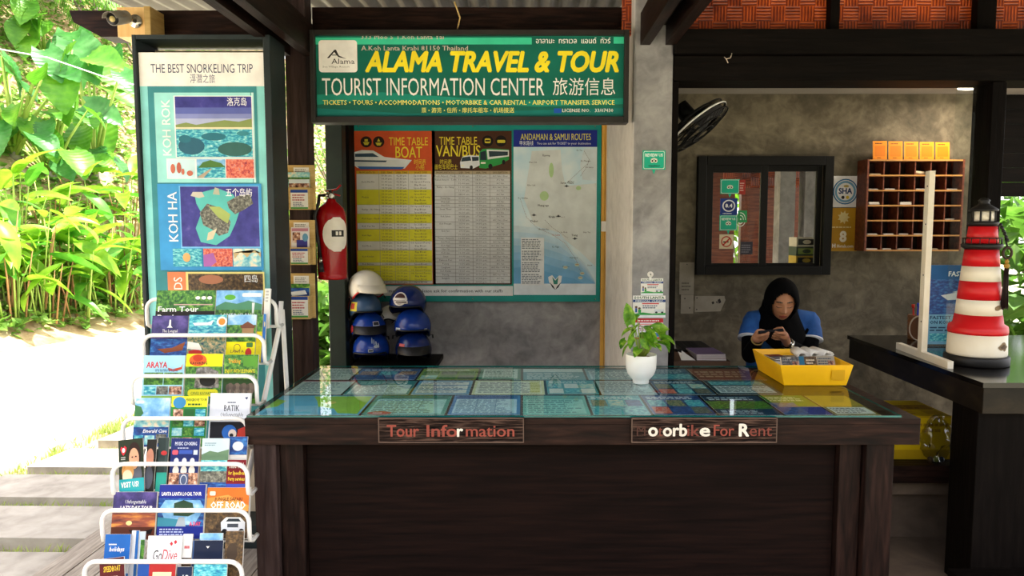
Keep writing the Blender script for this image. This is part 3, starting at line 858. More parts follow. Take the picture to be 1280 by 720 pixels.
for i, (dx, dy, dz, L) in enumerate(plan):
    tip = base + Vector((dx, dy, dz))
    a0 = base + Vector((dx * 0.15, dy * 0.15, 0.0))
    stems.tube([a0, a0.lerp(tip, 0.5) + Vector((0, 0, 0.02)), tip], 0.0022, 'leaf_stem', 6)
    yaw = math.atan2(dy, dx) + rl.uniform(-0.5, 0.5)
    pt = rl.uniform(-1.0, 0.2) if i != 0 else 1.1
    if i == 0:
        leaf(leaves, Matrix.Translation(tip - Vector((0.0, 0, 0.055))) @ Matrix.Rotation(PI * 0.52, 4, 'X') @ Matrix.Rotation(1.75, 4, 'Z'), L * 1.25, L * 0.8, 'pothos', 'heart', 0.4, 0.2)
    else:
        leaf(leaves, orient(tip, yaw, pt, rl.uniform(-0.9, 0.9) + (0.7 if dy < 0 else 0)), L, L * 0.78, 'pothos', 'heart', 0.35, 0.5)
stems.build('stems', t); leaves.build('foliage', t)

# ================================================================== YELLOW TRAY AND WHAT LIES IN IT
A, B, C_ = P(980, 482, TOPZ), P(1058, 482, TOPZ), P(946, 461, TOPZ)
t = thing('letter_tray', 'bright yellow plastic letter tray on the far corner of the counter', 'tray', (1.38, 3.45, TOPZ + 0.0005))
u = (B - A); u.z = 0; v_ = Vector((-u.y, u.x, 0)).normalized() 
TW, TD, TH = u.length, 0.37, 0.105
TT = frame(A + Vector((0, 0, 0.0006)), u, v_)
mb = MB('tray_yellow'); mb.T = TT
th, fl_ = 0.004, 0.025
o_b = [(0, 0), (TW, 0), (TW, TD), (0, TD)]
o_t = [(-fl_, -0.012), (TW + fl_, -0.012), (TW + fl_, TD + fl_), (-fl_, TD + fl_)]
i_b = [(th, th), (TW - th, th), (TW - th, TD - th), (th, TD - th)]
i_t = [(-fl_ + th, -0.012 + th), (TW + fl_ - th, -0.012 + th), (TW + fl_ - th, TD + fl_ - th), (-fl_ + th, TD + fl_ - th)]
vs_ = [(x, y, 0) for x, y in o_b] + [(x, y, TH if i > 1 else TH * 0.93) for i, (x, y) in enumerate(o_t)] + [(x, y, TH if i > 1 else TH * 0.93) for i, (x, y) in enumerate(i_t)] + [(x, y, th) for x, y in i_b]
fs = [(3, 2, 1, 0), (12, 13, 14, 15)]
for i in range(4):
    j = (i + 1) % 4
    fs += [(i, j, 4 + j, 4 + i), (4 + i, 4 + j, 8 + j, 8 + i), (8 + i, 8 + j, 12 + j, 12 + i)]
mb.add(vs_, fs); mb.build('tray', t, bevel=0.003)
mb = MB('tray_yellow'); mb.T = TT @ Matrix.Translation((TW * 0.74, -0.0125, 0.03)) @ Matrix.Rotation(PI / 2 , 4, 'X')
draw(mb, 0.06, 0.045, (0, 0, 60, 45), [('r', 0, 0, 60, 45, 'd8a406')]); mb.build('label_holder', t)
# folded newspapers standing on edge and rolled ones
def in_tray(x, y, z): return TT @ Vector((x, y, z))
for i, (x, w, mat, lab) in enumerate([(0.012, 0.085, 'ph_grey', 'newspaper folded flat, grey print, at the near end of the yellow tray'), (0.10, 0.085, 'ph_brown', 'brown magazine standing in the yellow tray'), (0.19, 0.085, 'old_paper', 'beige folded newspaper standing in the yellow tray')]):
    T = TT @ Matrix.Translation((x, 0.03 + 0.012 * i, 0.016)) @ Matrix.Rotation(math.radians(60), 4, 'X')
    card('newspaper', lab, 'newspaper', T, w, 0.118, (0, 0, 100, 100), [('l', 6, 6, 94, 60, 5, '4a5058'), ('r', 60, 20, 94, 60, 'ph_people')] if i != 1 else [('r', 0, 0, 30, 100, '2a6a8a'), ('l', 40, 10, 90, 60, 4, 'd8c8a8')], bg=mat, thick=0.012)
for i, (x, lab) in enumerate([(0.150, 'rolled newspaper in the yellow tray, the one nearest its middle'), (0.208, 'rolled newspaper in the yellow tray, between two others'), (0.264, 'rolled newspaper in the yellow tray, the one at its outer end')]):
    mb = MB('paper'); mb.T = TT @ Matrix.Translation((x, 0.20 + 0.005 * i, 0.112)) @ Matrix.Rotation(0.12 * (i - 1), 4, 'Z')
    vs_, fs = [], []
    N = 46
    for q in range(N + 1):
        a = q / N * 2 * PI * 2.3
        r = 0.027 - 0.005 * a / (2 * PI)
        for yy in (-0.05, 0.10):
            vs_.append((r * math.cos(a), yy, r * 0.7 * math.sin(a)))
    for q in range(N):
        fs.append((2 * q, 2 * q + 2, 2 * q + 3, 2 * q + 1))
    mb.add(vs_, fs, 'paper', True)
    o = mb.build('rolled_newspaper', loc=TT @ Vector((x, 0.17, 0.09))); tag(o, lab, 'newspaper', 'rolled newspapers in the tray')
    sd = o.modifiers.new('thick', 'SOLIDIFY'); sd.thickness = 0.0025
mb = MB('ph_grey'); mb.T = TT; mb.box((0.012, 0.175, 0.006), (TW - 0.012, 0.35, 0.08), 'ph_grey', 'paper'); o = mb.build('paper_stack', loc=TT @ Vector((0.16, 0.23, 0.006)), bevel=0.002)
tag(o, 'thick pile of printed papers lying flat under the rolls in the yellow tray', 'papers')
T = TT @ Matrix.Translation((0.03, 0.20, 0.0865)) @ Matrix.Rotation(0.12, 4, 'Z')
card('magazine', 'dark magazine with red print lying across the tray beside the rolls', 'magazine', T, 0.08, 0.13, (0, 0, 100, 100), [('r', 5, 5, 95, 40, '7a2a2a'), ('l', 8, 46, 92, 94, 4, 'a0a4b8')], bg='20263c', thick=0.004)

# ================================================================== HANGING SIGN OF THE OFFICE
SY = 3.76
a, b_ = W(389, 153, SY), W(787, 37, SY)
t = thing('shop_sign', 'wide green framed travel office sign with yellow and white lettering over the counter', 'sign', ((a.x + b_.x) / 2, SY + 0.05, a.z))
mb = MB('frame_dark')
ring(mb, a.x, b_.x, a.z, b_.z, 0.024, SY, SY + 0.10, 'frame_dark', 0.03)
mb.box((a.x + 0.02, SY + 0.07, a.z + 0.02), (b_.x - 0.02, SY + 0.09, b_.z - 0.02))
mb.build('sign_frame', t, bevel=0.004)
# the frame's inner picture: zoom coordinates 1280 x 427 over (380,20)-(800,160)
zx = lambda x: 380 + x * 420 / 1280
zyy = lambda y: 20 + y * 420 / 1280
a2, b2 = W(zx(30), zyy(388), SY + 0.03), W(zx(1228), zyy(54), SY + 0.03)
YEL, WH = 'fbe52a', 'f4f2ea'
T = frame(a2, (1, 0, 0), (0, 0, 1))
mb = MB('sign_green'); mb.T = T
sw, sh = b2.x - a2.x, b2.z - a2.z
mb.box((0, 0, -0.012), (sw, sh, 0), 'sign_green')
BX = (30, 54, 1228, 388)
draw(mb, sw, sh, BX, [
    ('p', [(30, 300), (300, 290), (700, 318), (1000, 320), (1228, 312), (1228, 335), (900, 345), (500, 330), (200, 322), (30, 340)], '1c8e78'),
    ('p', [(30, 350), (400, 372), (1228, 350), (1228, 388), (30, 388)], '127a72'),
    ('r', 30, 82, 870, 108, '3fcb9e'), ('r', 1180, 80, 1222, 105, '3fcb9e'), ('r', 955, 352, 983, 370, '1c56b8')])
draw(mb, sw, sh, BX, [
    ('t', 'อาลามะ  ทราเวล  แอนด์  ทัวร์', 886, 1168, 104, 20, WH, 0.012),
    ('t', '333 Moo 5 T.Koh Lanta Yai', 224, 537, 88, 17, 'c4b4a4', 0.012), ('t', 'A.Koh Lanta Krabi 81150 Thailand', 224, 628, 131, 18, 'c8b8aa', 0.012),
    ('t', 'ALAMA TRAVEL & TOUR', 240, 1198, 210, 74, YEL, 0.045, 0.22),
    ('t', 'TOURIST INFORMATION CENTER', 72, 918, 302, 66, WH, 0.004),
    ('t', '旅游信息', 950, 1188, 296, 50, WH, 0.006),
    ('t', 'TICKETS \u2022 TOURS \u2022 ACCOMMODATIONS \u2022 MOTORBIKE & CAR RENTAL \u2022 AIRPORT TRANSFER SERVICE', 74, 1186, 338, 18, 'f4ee7a', 0.014),
    ('t', '票 \u2022 游览 \u2022 住所 \u2022 摩托车租车 \u2022 机场接送', 450, 803, 367, 15, 'f4ee7a', 0.01),
    ('t', 'LICENSE NO.   33/07430', 987, 1181, 366, 13, WH, 0.012)], z=0.0008)
mb.build('sign_board', t)
mb = MB('f4f1ea'); mb.T = T
draw(mb, sw, sh, BX, [('rr', 62, 92, 208, 214, 12, 'f4f1ea'), ('p', [(93, 160), (122, 128), (128, 128), (138, 150), (167, 163), (136, 156), (121, 137), (101, 160)], '2a2622'),
                      ('r', 112, 147, 138, 150, '2a2622'), ('t', 'Alama', 110, 198, 182, 20, '2a2622', 0.0), ('t', 'Sea Village Resort', 76, 178, 196, 7, '8a847c')], z=0.001)
mb.build('logo_plate', t)
mb = MB('pale_wood'); mb.tube([W(572, 36, SY + 0.05), W(575, 22, SY + 0.0), W(568, 2, SY - 0.04)], 0.004, 'box_wood', 6)
mb.build('hanging_string', t)

# ================================================================== TEAL NOTICE BOARD AND ITS POSTERS
NY = WY - 0.025
a, b_ = W(431, 377, NY), W(752, 154, NY)
mb = MB('teal_board'); mb.box((a.x, NY, a.z), (b_.x, WY - 0.001, b_.z))
for px in (448, 591, 744):
    for py in (158, 374):
        p = W(px, py, NY); mb.ball((p.x, p.y, p.z), 0.005, 'chrome', 8, 6)
tag(mb.build('notice_board', loc=((a.x + b_.x) / 2, WY, a.z), bevel=0.003), 'large teal notice board on the concrete wall carrying timetables and a map', 'notice board')
nx = lambda x: 430 + x * 340 / 1042
ny = lambda y: 150 + y * 235 / 720
def notice(label, name, zb, ops, bg):
    return wall_card(name, label, 'poster', nx(zb[0]), ny(zb[1]), nx(zb[2]), ny(zb[3]), NY - 0.0035, zb, ops, bg=bg, thick=0.003)
rr = random.Random(3)
INK = '4a4a4a'
ops = [('r', 46, 42, 348, 192, 'd4562a'), ('e', 94, 83, 21, 21, '2a1810'), ('e', 140, 83, 21, 21, '2a1810'),
       ('p', [(82, 84), (106, 84), (100, 95), (88, 95)], 'd8c838'), ('r', 88, 73, 100, 82, 'd8c838'), ('p', [(128, 86), (152, 86), (146, 97), (134, 97)], 'd8c838'), ('p', [(134, 82), (140, 70), (146, 82)], 'd8c838'),
       ('t', 'TIME TABLE', 178, 322, 96, 30, 'f0d83a', 0.008), ('t', 'BOAT', 202, 300, 143, 42, 'f0d83a', 0.012), ('t', '时间表', 270, 314, 168, 16, 'f0d83a'), ('t', '小船', 276, 308, 187, 15, 'f0d83a'),
       ('p', [(48, 150), (262, 152), (235, 184), (60, 182), (48, 172)], 'e8ecec'), ('p', [(48, 150), (48, 122), (78, 114), (120, 116), (160, 140), (262, 152)], 'f4f6f6'), ('p', [(52, 128), (118, 126), (140, 140), (52, 140)], '3c5468'), ('p', [(50, 152), (170, 154), (165, 160), (50, 158)], '3c5468'),
       ('p', [(60, 176), (235, 178), (225, 187), (70, 187)], '3c6ab0')]
ycur = 206
ops += [('r', 56, 193, 334, 626, 'e4e4e0'), ('r', 56, 193, 334, 205, 'd8b02a'), ('t', 'FROM LANTA TO', 66, 126, 203, 7, '3a2a10'), ('t', 'DEP. TIME', 148, 188, 203, 7, '3a2a10'), ('t', 'ARR. TIME', 204, 244, 203, 7, '3a2a10'), ('t', 'BOAT TYPE', 272, 318, 203, 7, '3a2a10')]
groups = [('Koh Phi Phi', 5, 0), ('Phuket', 5, 1), ('Railay - Ao Nang', 3, 0), ('Koh Lipe - Krabi', 3, 1), ('Koh Yao Yai', 2, 0), ('Koh Ngai', 4, 1), ('Koh Mook', 3, 0), ('Koh Kradan', 4, 1), ('Koh Bulone', 1, 0), ('Koh Libong', 2, 1), ('Hat Yao', 3, 1), ('Koh Rok', 1, 0)]
lh = (626 - 206) / sum(g[1] for g in groups)
kinds = ['Big Boat', 'Speedboat', 'Speedboat', '06 Speed Ferry']
for g, n, yl in groups:
    if yl: ops.append(('r', 56, ycur, 334, ycur + n * lh, 'dcd832'))
    ops.append(('r', 56, ycur + n * lh - 0.7, 334, ycur + n * lh, '8a8a80'))
    ops.append(('t', g, 75, 75 + 4.2 * len(g), ycur + n * lh / 2 + 3, 6.5, INK))
    for q in range(n):
        yb = ycur + q * lh + lh * 0.72
        h1 = rr.choice(['08.30 am.', '10.30 am.', '11.30 am.', '01.30 pm.', '03.30 pm.'])
        ops.append(('t', h1, 149, 188, yb, 6, INK)); ops.append(('t', rr.choice(['09.30 am.', '12.30 pm.', '02.30 pm.']), 204, 243, yb, 6, INK))
        kd = kinds[(q + n) % 4]; ops.append(('t', kd, 292 - 2.6 * len(kd), 292 + 2.6 * len(kd), yb, 6, INK))
    ycur += n * lh
ops += [('r', 141, 193, 142.2, 626, '9a9a90'), ('r', 197, 193, 198.2, 626, '9a9a90'), ('r', 250, 193, 251.2, 626, '9a9a90')]
notice('orange headed boat timetable poster with a white ferry and yellow rows', 'boat_timetable', (45, 42, 348, 630), ops, 'd4562a')
ops = [('r', 342, 42, 642, 192, '4a2a16'), ('t', 'TIME TABLE', 370, 512, 94, 30, 'ecd83a', 0.008), ('t', 'VAN/BUS', 358, 524, 138, 42, 'ecd83a', 0.012), ('t', '时间表', 372, 416, 167, 15, 'ecd83a'), ('t', '面包车和巴士', 352, 438, 186, 15, 'ecd83a'),
       ('e', 552, 80, 21, 21, '120a06'), ('e', 602, 80, 21, 21, '120a06'), ('rr', 541, 70, 563, 88, 5, 'd8c838'), ('rr', 588, 76, 618, 87, 4, 'd8c838'), ('r', 543, 76, 561, 82, '120a06'),
       ('p', [(520, 124), (532, 110), (560, 108), (632, 112), (632, 150), (600, 168), (545, 184), (520, 182)], '2f9a4a'), ('p', [(548, 112), (632, 115), (632, 138), (552, 150)], 'e4ece8'), ('p', [(524, 122), (545, 116), (548, 152), (524, 152)], '24343c'), ('p', [(556, 118), (628, 120), (628, 134), (558, 140)], '31424a'),
       ('r', 526, 160, 544, 166, 'f0f0e0'), ('e', 562, 176, 8, 10, '18181a'), ('e', 612, 160, 6, 9, '18181a'),
       ('p', [(448, 162), (456, 140), (480, 134), (520, 136), (522, 172), (498, 184), (450, 182)], 'e8ebee'), ('p', [(456, 142), (486, 138), (490, 154), (452, 158)], '31404a'), ('p', [(492, 140), (518, 140), (518, 154), (494, 156)], '31404a'), ('e', 490, 180, 6, 8, '18181a'), ('r', 452, 170, 462, 175, 'f4f0d0')]
ops += [('r', 352, 193, 636, 625, 'd8dadb'), ('r', 352, 193, 636, 205, 'b8a888'), ('t', 'FROM LANTA TO', 358, 424, 203, 7, '3a2a10'), ('t', 'DEP. TIME', 444, 484, 203, 7, '3a2a10'), ('t', 'ARR. TIME', 508, 548, 203, 7, '3a2a10'), ('t', 'DESCRIPTION', 572, 626, 203, 7, '3a2a10')]
groups = ['Krabi Airport - Town', 'Phuket Airport - Town', '', 'Railay - Ao Nang', '', '', 'Phang Nga', 'Khao Lak', 'Khao Sok', 'Surat Thani', '', 'Koh Samui', '', 'Koh Phangan', '', 'Koh Tao', '', 'Trang - Airport', 'Koh Mook', 'Koh Ngai', 'Hat Yai', 'Koh Lipe', 'Satun', 'Pakbara Pier', 'Penang', 'Langkawi', 'Koh Kradan', 'Ranong', 'Bangkok', '']
lh = 420 / len(groups)
for q, g in enumerate(groups):
    y0 = 206 + q * lh
    if g: ops += [('r', 352, y0 - 0.6, 636, y0 + 0.6, '6a6a66'), ('t', g, 392 - 2.0 * len(g), 392 + 2.0 * len(g), y0 + lh * 0.7, 6.5, INK)]
    else: ops.append(('r', 430, y0 - 0.4, 636, y0 + 0.4, '8a8a86'))
    for xx, tt in ((442, '%02d.00 am.' % rr.randint(6, 11)), (507, '%02d.30 pm.' % rr.randint(12, 18))):
        ops.append(('t', tt, xx, xx + 42, y0 + lh * 0.7, 6, INK))
    d = rr.choice(['A/C Van', 'A/C Van + Boat', 'A/C Van', 'A/C Van + VIP Bus'])
    ops.append(('t', d, 599 - 2.0 * len(d), 599 + 2.0 * len(d), y0 + lh * 0.7, 6, INK))
ops += [('r', x, 193, x + 1.2, 625, '77776f') for x in (429, 495, 560)]
notice('brown headed van and bus timetable poster with grey rows', 'van_timetable', (342, 42, 642, 630), ops, '4a2a16')
ops = [('r', 650, 38, 970, 102, '1a2c8c'), ('t', 'ANDAMAN & SAMUI ROUTES', 677, 946, 76, 24, 'e8e04a', 0.006), ('t', '甲米路线', 674, 726, 95, 13, 'e4e8f0', 0.01), ('t', 'You can ask for TICKET to your destination', 740, 946, 93, 9, 'e8ecf4'),
       ('p', [(720, 118), (830, 112), (836, 190), (850, 250), (968, 240), (968, 560), (905, 500), (840, 450), (780, 420), (730, 400), (690, 300)], 'dbe3e2')] + [('p', [(650, y), (700, y + 6 - q * 2), (770, y + 12), (830, y + 30), (880, max(y + 40, 500 + q * 10)), (925, max(y + 60, 545 + q * 9)), (962, 608 + q * 3), (968, 626), (650, 626)], c_) for q, (y, c_) in enumerate([(400, 'cfe4ee'), (425, 'bfdcec'), (450, 'aed3ea'), (478, '9dcae7'), (505, '8cc0e3'), (535, '7cb7e0'), (565, '6eaedc')])] + [
       ('p', [(960, 240), (968, 240), (968, 250)], 'd4dcd8'), ('p', [(920, 110), (968, 110), (968, 230), (915, 226), (905, 170)], 'd8e6ec'),
       ('e', 768, 288, 17, 18, 'b8d8a0'), ('e', 795, 190, 9, 28, 'b4d69c'), ('e', 900, 258, 10, 8, 'b8d8a0'), ('r', 650, 626, 968, 668, 'e4eef4'),
       ('p', [(784, 600), (800, 592), (812, 610), (826, 594), (838, 596), (834, 622), (820, 634), (812, 646), (802, 634), (788, 622)], 'f0f2f0'), ('p', [(800, 600), (812, 614), (824, 600), (820, 628), (806, 628)], '3a8a7c'), ('p', [(790, 620), (800, 640), (812, 650), (805, 636)], '202830'), ('p', [(834, 620), (824, 640), (812, 650), (819, 636)], '202830'),
       ('r', 678, 448, 768, 632, 'e6ebee')]
for i in range(4):
    ops.append(('l', 682, 452 + i * 45, 764, 492 + i * 45, 6, '6a7684'))
for s, x, y in [('Ko Tao', 892, 118), ('Ko Phangan', 908, 158), ('Ko Samui', 926, 182), ('Ranong', 762, 138), ('Surat Thani', 830, 242), ('Ko Similan', 668, 299), ('Phang-nga', 744, 328), ('Phuket', 716, 388), ('Krabi', 786, 372), ('Ko Phi Phi', 748, 419), ('Ko Lanta', 800, 440), ('Trang', 874, 442), ('Satun', 936, 557), ('Ko Lipe', 840, 562), ('Khao Sok', 710, 163), ('Khao Lak', 704, 250), ('Nakhon', 860, 236), ('Ko Mook', 832, 430), ('Hat Yai', 920, 430), ('Ko Ngai', 800, 486), ('Pak Bara', 868, 528)]:
    big = s in ('Surat Thani', 'Trang', 'Krabi', 'Phuket', 'Ranong', 'Phang-nga')
    ops.append(('t', s, x, x + len(s) * (4.6 if big else 3.7), y, 8 if big else 6, 'c04a3a' if s == 'Ko Lanta' else '2c3238', 0.01 if big else 0))
def route(pts, m_, wd=1.2):
    out = []
    for (x0, y0), (x1, y1) in zip(pts, pts[1:]):
        d = math.hypot(x1 - x0, y1 - y0); ox, oy = -(y1 - y0) / d * wd / 2, (x1 - x0) / d * wd / 2
        n = max(1, int(d / 6))
        for q in range(n):
            a0, a1 = q / n, (q + 0.6) / n
            out.append(('p', [(x0 + (x1 - x0) * a0 + ox, y0 + (y1 - y0) * a0 + oy), (x0 + (x1 - x0) * a1 + ox, y0 + (y1 - y0) * a1 + oy), (x0 + (x1 - x0) * a1 - ox, y0 + (y1 - y0) * a1 - oy), (x0 + (x1 - x0) * a0 - ox, y0 + (y1 - y0) * a0 - oy)], m_))
    return out
ops += route([(855, 240), (880, 215), (935, 165)], '5a4a48') + route([(920, 118), (940, 150), (930, 180), (905, 215)], '5a4a48') + route([(676, 300), (700, 370), (740, 410), (800, 436), (850, 470), (890, 530), (910, 580)], '8a5a58') + route([(800, 372), (850, 368)], '5a4a48') + route([(770, 380), (800, 410), (860, 450)], '5a4a48')
for x, y in ((728, 362), (822, 366), (886, 452), (853, 252)):
    ops.append(('p', [(x - 11, y), (x - 2, y - 3), (x, y - 8), (x + 2, y - 3), (x + 11, y), (x + 2, y + 2), (x, y + 5), (x - 2, y + 2)], '2c3238'))
for x, y in ((850, 562), (895, 552), (915, 585), (908, 602)):
    ops.append(('e', x, y, 9, 6, 'c8d8c0')); ops.append(('r', x - 6, y - 2, x + 6, y, 'b05a4a'))
notice('blue headed route map poster of the coast and its islands', 'route_map', (650, 38, 970, 670), ops, 'map_sea')
ops = [('rr', 60, 638, 645, 671, 6, 'eef2f0'), ('t', 'Schedule may be change, please ask for confirmation with our staffs', 100, 608, 660, 12, '3c4448', 0.01)]
notice('narrow white notice strip along the foot of the teal board', 'notice_strip', (58, 636, 647, 673), ops, 'eef2f0')

# conduit with its switch
px = 756
a, b_ = W(px, 157, WY - 0.02), W(px, 452, WY - 0.02)
t = thing('conduit', 'yellow painted electric conduit running down the concrete wall', 'conduit', (a.x, WY - 0.02, 0.3))
mb = MB('conduit'); mb.box((a.x - 0.02, WY - 0.03, 0.3), (a.x + 0.004, WY - 0.001, a.z + 0.2)); mb.box((a.x + 0.006, WY - 0.03, 0.3), (a.x + 0.016, WY - 0.001, a.z + 0.2)); mb.build('pipe', t, bevel=0.003)
p = W(757, 283, WY - 0.04)
mb = MB('plastic_white'); mb.box((p.x - 0.03, WY - 0.055, p.z - 0.035), (p.x + 0.03, WY - 0.031, p.z + 0.035)); mb.box((p.x - 0.012, WY - 0.058, p.z - 0.018), (p.x + 0.012, WY - 0.0555, p.z + 0.018)); mb.build('switch_box', t, bevel=0.003)

# ================================================================== TALL SNORKEL BOARD ON THE LEFT
BY = 3.50
a, b_ = W(170, 66, BY), W(336, 66, BY)
L0, R0 = W(178, 200, 3.5).x, W(334, 200, 3.5).x + 0.03
top = W(250, 43, 3.48).z
t = thing('display_board', 'tall snorkeling trip board in a deep dark wooden case beside the post', 'display board', ((L0 + R0) / 2, 3.6, 0))
mb = MB('frame_teal')
mb.box((L0 - 0.02, 3.485, 0.0), (L0, 3.70, top)); mb.box((R0 - 0.03, 3.485, 0.0), (R0 - 0.03 + 0.034, 3.70, top)); mb.box((L0, 3.485, top - 0.02), (R0 - 0.03, 3.70, top)); mb.box((L0, 3.485, 0.0), (R0 - 0.03, 3.70, 0.12))
mb.build('case', t, bevel=0.004)
mb = MB('pale_wood'); mb.box((L0 + 0.002, 3.66, 0.121), (R0 - 0.032, 3.685, top - 0.031), 'c8b8a0'); mb.build('back_panel', t)
zx2 = lambda x: 165 + x * 180 / 648
TB = W(250, zx2(0) * 0 + 40 + 92 * 200 / 720, BY).z
pw = R0 - 0.034 - (L0 + 0.003)
PZ0 = 0.55
T = frame((L0 + 0.003, BY, PZ0), (1, 0, 0), (0, 0, 1))
mb = MB('8fdcd8'); mb.T = T
ph = TB - PZ0
mb.box((0, 0, -0.004), (pw, ph, 0), '8fdcd8', 'paper')
# board coordinates: photo pixels, x 174..334, y 65.5..
mpx = pw / 160.0
ybot = 65.5 + ph / mpx
BX = (174, 65.5, 334, ybot)
TL, AQ = '3f8f94', '8fdcd8'
ops = [('r', 174, 65.5, 334, 108, 'f6f3ec'), ('t', 'THE BEST SNORKELING TRIP', 189, 320, 91, 11, '3a3f5c', 0.006), ('t', '浮潜之旅', 239, 271, 103, 8.5, '5a5f78', 0.004),
       ('r', 184, 108, 324, ybot, TL), ('r', 192, 116, 316, 231, 'a0e4dc'), ('r', 317, 116, 320, 231, 'c8f0ea'),
       ('r', 217, 120, 318, 199, 'f4f6f4'), ('r', 218.5, 121, 317, 160, 'ph_violet'), ('r', 218.5, 135, 317, 160, '5f69b0'), ('r', 218.5, 143, 317, 160, '8790c6'), ('r', 218.5, 149, 317, 160, 'b4bcdc'), ('r', 218.5, 161, 317, 198, 'ph_sea'),
       ('p', [(218.5, 161), (218.5, 157), (232, 154), (245, 157), (262, 154), (282, 151), (300, 153), (317, 149), (317, 161)], '8a9a5a'), ('r', 218.5, 160, 317, 162.5, 'e8dcb8'),
       ('e', 238, 184, 17, 11, '2f6478'), ('e', 267, 172, 16, 5, '2f7484'), ('e', 294, 188, 22, 9, '3a6a64'), ('e', 230, 175, 8, 5, '2f7484'), ('e', 305, 168, 8, 3, '3f8a94'),
       ('t', '洛克岛', 286, 311, 132, 8, 'f4f4f8', 0.01), ('tv', 'KOH ROK', 212, 196, 125, 11, 'f2f8f4', 0.01),
       ('r', 205, 200, 319, 226, 'f4f6f4'), ('r', 206, 201, 242, 225, 'cdeef0'), ('r', 244, 201, 281, 225, 'ph_sea'), ('r', 282, 201, 318, 225, 'ph_coral'), ('r', 244, 201, 281, 209, 'ph_sky'), ('p', [(246, 212), (252, 205), (262, 202), (276, 206), (281, 211)], '4f7a3a'), ('p', [(244, 224), (262, 213), (264, 213), (252, 225)], 'b8a890'),
       ('e', 213, 213, 3, 6, 'c8705a'), ('e', 221, 212, 3, 7, 'b86050'), ('e', 226, 217, 2, 4, 'c8705a'), ('e', 235, 219, 4, 3.5, 'c8705a'),
       ('r', 192, 232.5, 327, 345, '3f9ad4'), ('r', 220, 235, 324, 316, '7ac0ec'), ('r', 221.5, 236, 323, 314, 'ph_violet'),
       ('p', [(240, 246), (270, 238), (290, 246), (300, 262), (292, 284), (284, 300), (266, 312), (246, 308), (240, 290), (248, 270), (242, 258)], '5ec0b8'),
       ('p', [(246, 270), (256, 258), (268, 262), (278, 268), (286, 282), (282, 296), (270, 300), (262, 292), (250, 286)], 'ph_rock'), ('p', [(258, 262), (272, 262), (286, 272), (282, 284), (270, 276)], 'a8b868'), ('p', [(282, 256), (296, 248), (312, 246), (316, 258), (304, 266), (292, 272), (284, 264)], 'ph_rock'), ('p', [(256, 296), (268, 290), (262, 304), (254, 306)], 'd8cfae'),
       ('p', [(235, 248), (238, 243), (250, 243), (253, 249), (246, 251)], 'c8c4b4'), ('p', [(264, 246), (267, 237), (272, 239), (273, 247)], 'b8b8a0'),
       ('t', '五个岛屿', 281, 315, 248, 8, 'f4f4f8', 0.01), ('tv', 'KOH HA', 217, 307, 243, 12, 'f2f8f8', 0.01),
       ('r', 209, 316.5, 247, 340, 'ph_sea'), ('r', 249, 316.5, 287, 340, 'ph_coral'), ('r', 288, 316.5, 324, 340, 'ph_beach'), ('e', 227, 328, 5, 6, 'e0b070'), ('p', [(249, 340), (249, 325), (262, 322), (266, 334), (258, 340)], 'b06ab0'), ('p', [(290, 330), (298, 320), (306, 328), (316, 318), (324, 328), (324, 322), (288, 322)], 'c8b080'),
       ('r', 201, 347, 328, 460, 'e88a5a'), ('r', 225, 347, 328, 460, 'f0e08a'), ('r', 228, 349.5, 326, 450, 'ph_brown'), ('e', 258, 357, 16, 6, 'b87a5a'), ('t', '四岛', 302, 319, 360, 7.5, 'f4f4f0', 0.01), ('tv', 'KOH 4 ISLANDS', 220, 455, 354, 11, 'f6efe6', 0.01)]
draw(mb, pw, ph, BX, ops, 0.0, 0.0006)
mb.build('poster', t)

# security camera on its box
bx0, bx1 = W(147, 46, 3.72), W(188, 9, 3.72)
t = thing('camera_box', 'pale wooden junction box on the eave beam beside the security camera', 'box', ((bx0.x + bx1.x) / 2, 3.78, bx0.z))
mb = MB('pale_wood'); mb.box((bx0.x, 3.72, bx0.z), (bx1.x - 0.03, 3.855, bx1.z)); mb.build('box', t, bevel=0.004)
mb = MB('box_wood'); mb.box((bx1.x - 0.032, 3.715, bx0.z - 0.003), (bx1.x - 0.0, 3.858, bx1.z + 0.003)); mb.build('lid', t, bevel=0.003)
c = W(165, 23, 3.68); f_ = W(141, 24, 3.55)
t = thing('security_camera', 'grey bullet security camera mounted on the pale wooden box', 'camera', (c.x, 3.70, c.z))
mb = MB('steel_cam'); mb.tube([(c.x, 3.719, c.z - 0.005), (c.x, 3.708, c.z - 0.005)], 0.033, 'chrome', 20); mb.build('mount_disc', t)
mb = MB('chrome'); mb.tube([(c.x, 3.708, c.z - 0.005), (c.x - 0.015, 3.67, c.z), (c.x - 0.03, 3.655, c.z + 0.005)], 0.012, 'chrome', 10); mb.build('bracket', t)
d = (f_ - Vector((c.x - 0.02, 3.66, c.z))).normalized()
s0 = Vector((c.x - 0.015, 3.66, c.z + 0.002))
mb = MB('steel_cam'); mb.tube([s0, s0 + d * 0.012, s0 + d * 0.125], [0.026, 0.032, 0.032], 'steel_cam', 20); mb.build('body', t)
e0 = s0 + d * 0.126
mb = MB('rubber'); mb.tube([e0, e0 + d * 0.004], 0.028, 'rubber', 20); mb.tube([e0 + d * 0.0041, e0 + d * 0.006], 0.014, 'c0b070', 14); mb.build('lens', t)
mb = MB('steel_cam')
pts = []
for q in range(9):
    an = PI * (0.05 + 0.9 * q / 8)
    pts.append((math.cos(an) * 0.036, math.sin(an) * 0.036))
A_ = d.cross(Vector((0, 0, 1))).normalized(); U_ = A_.cross(d).normalized()
vs_, fs = [], []
for q, (x, y) in enumerate(pts):
    for l in (0.06, 0.155):
        vs_.append(s0 + A_ * x + U_ * y + d * l)
for q in range(8): fs.append((2 * q, 2 * q + 1, 2 * q + 3, 2 * q + 2))
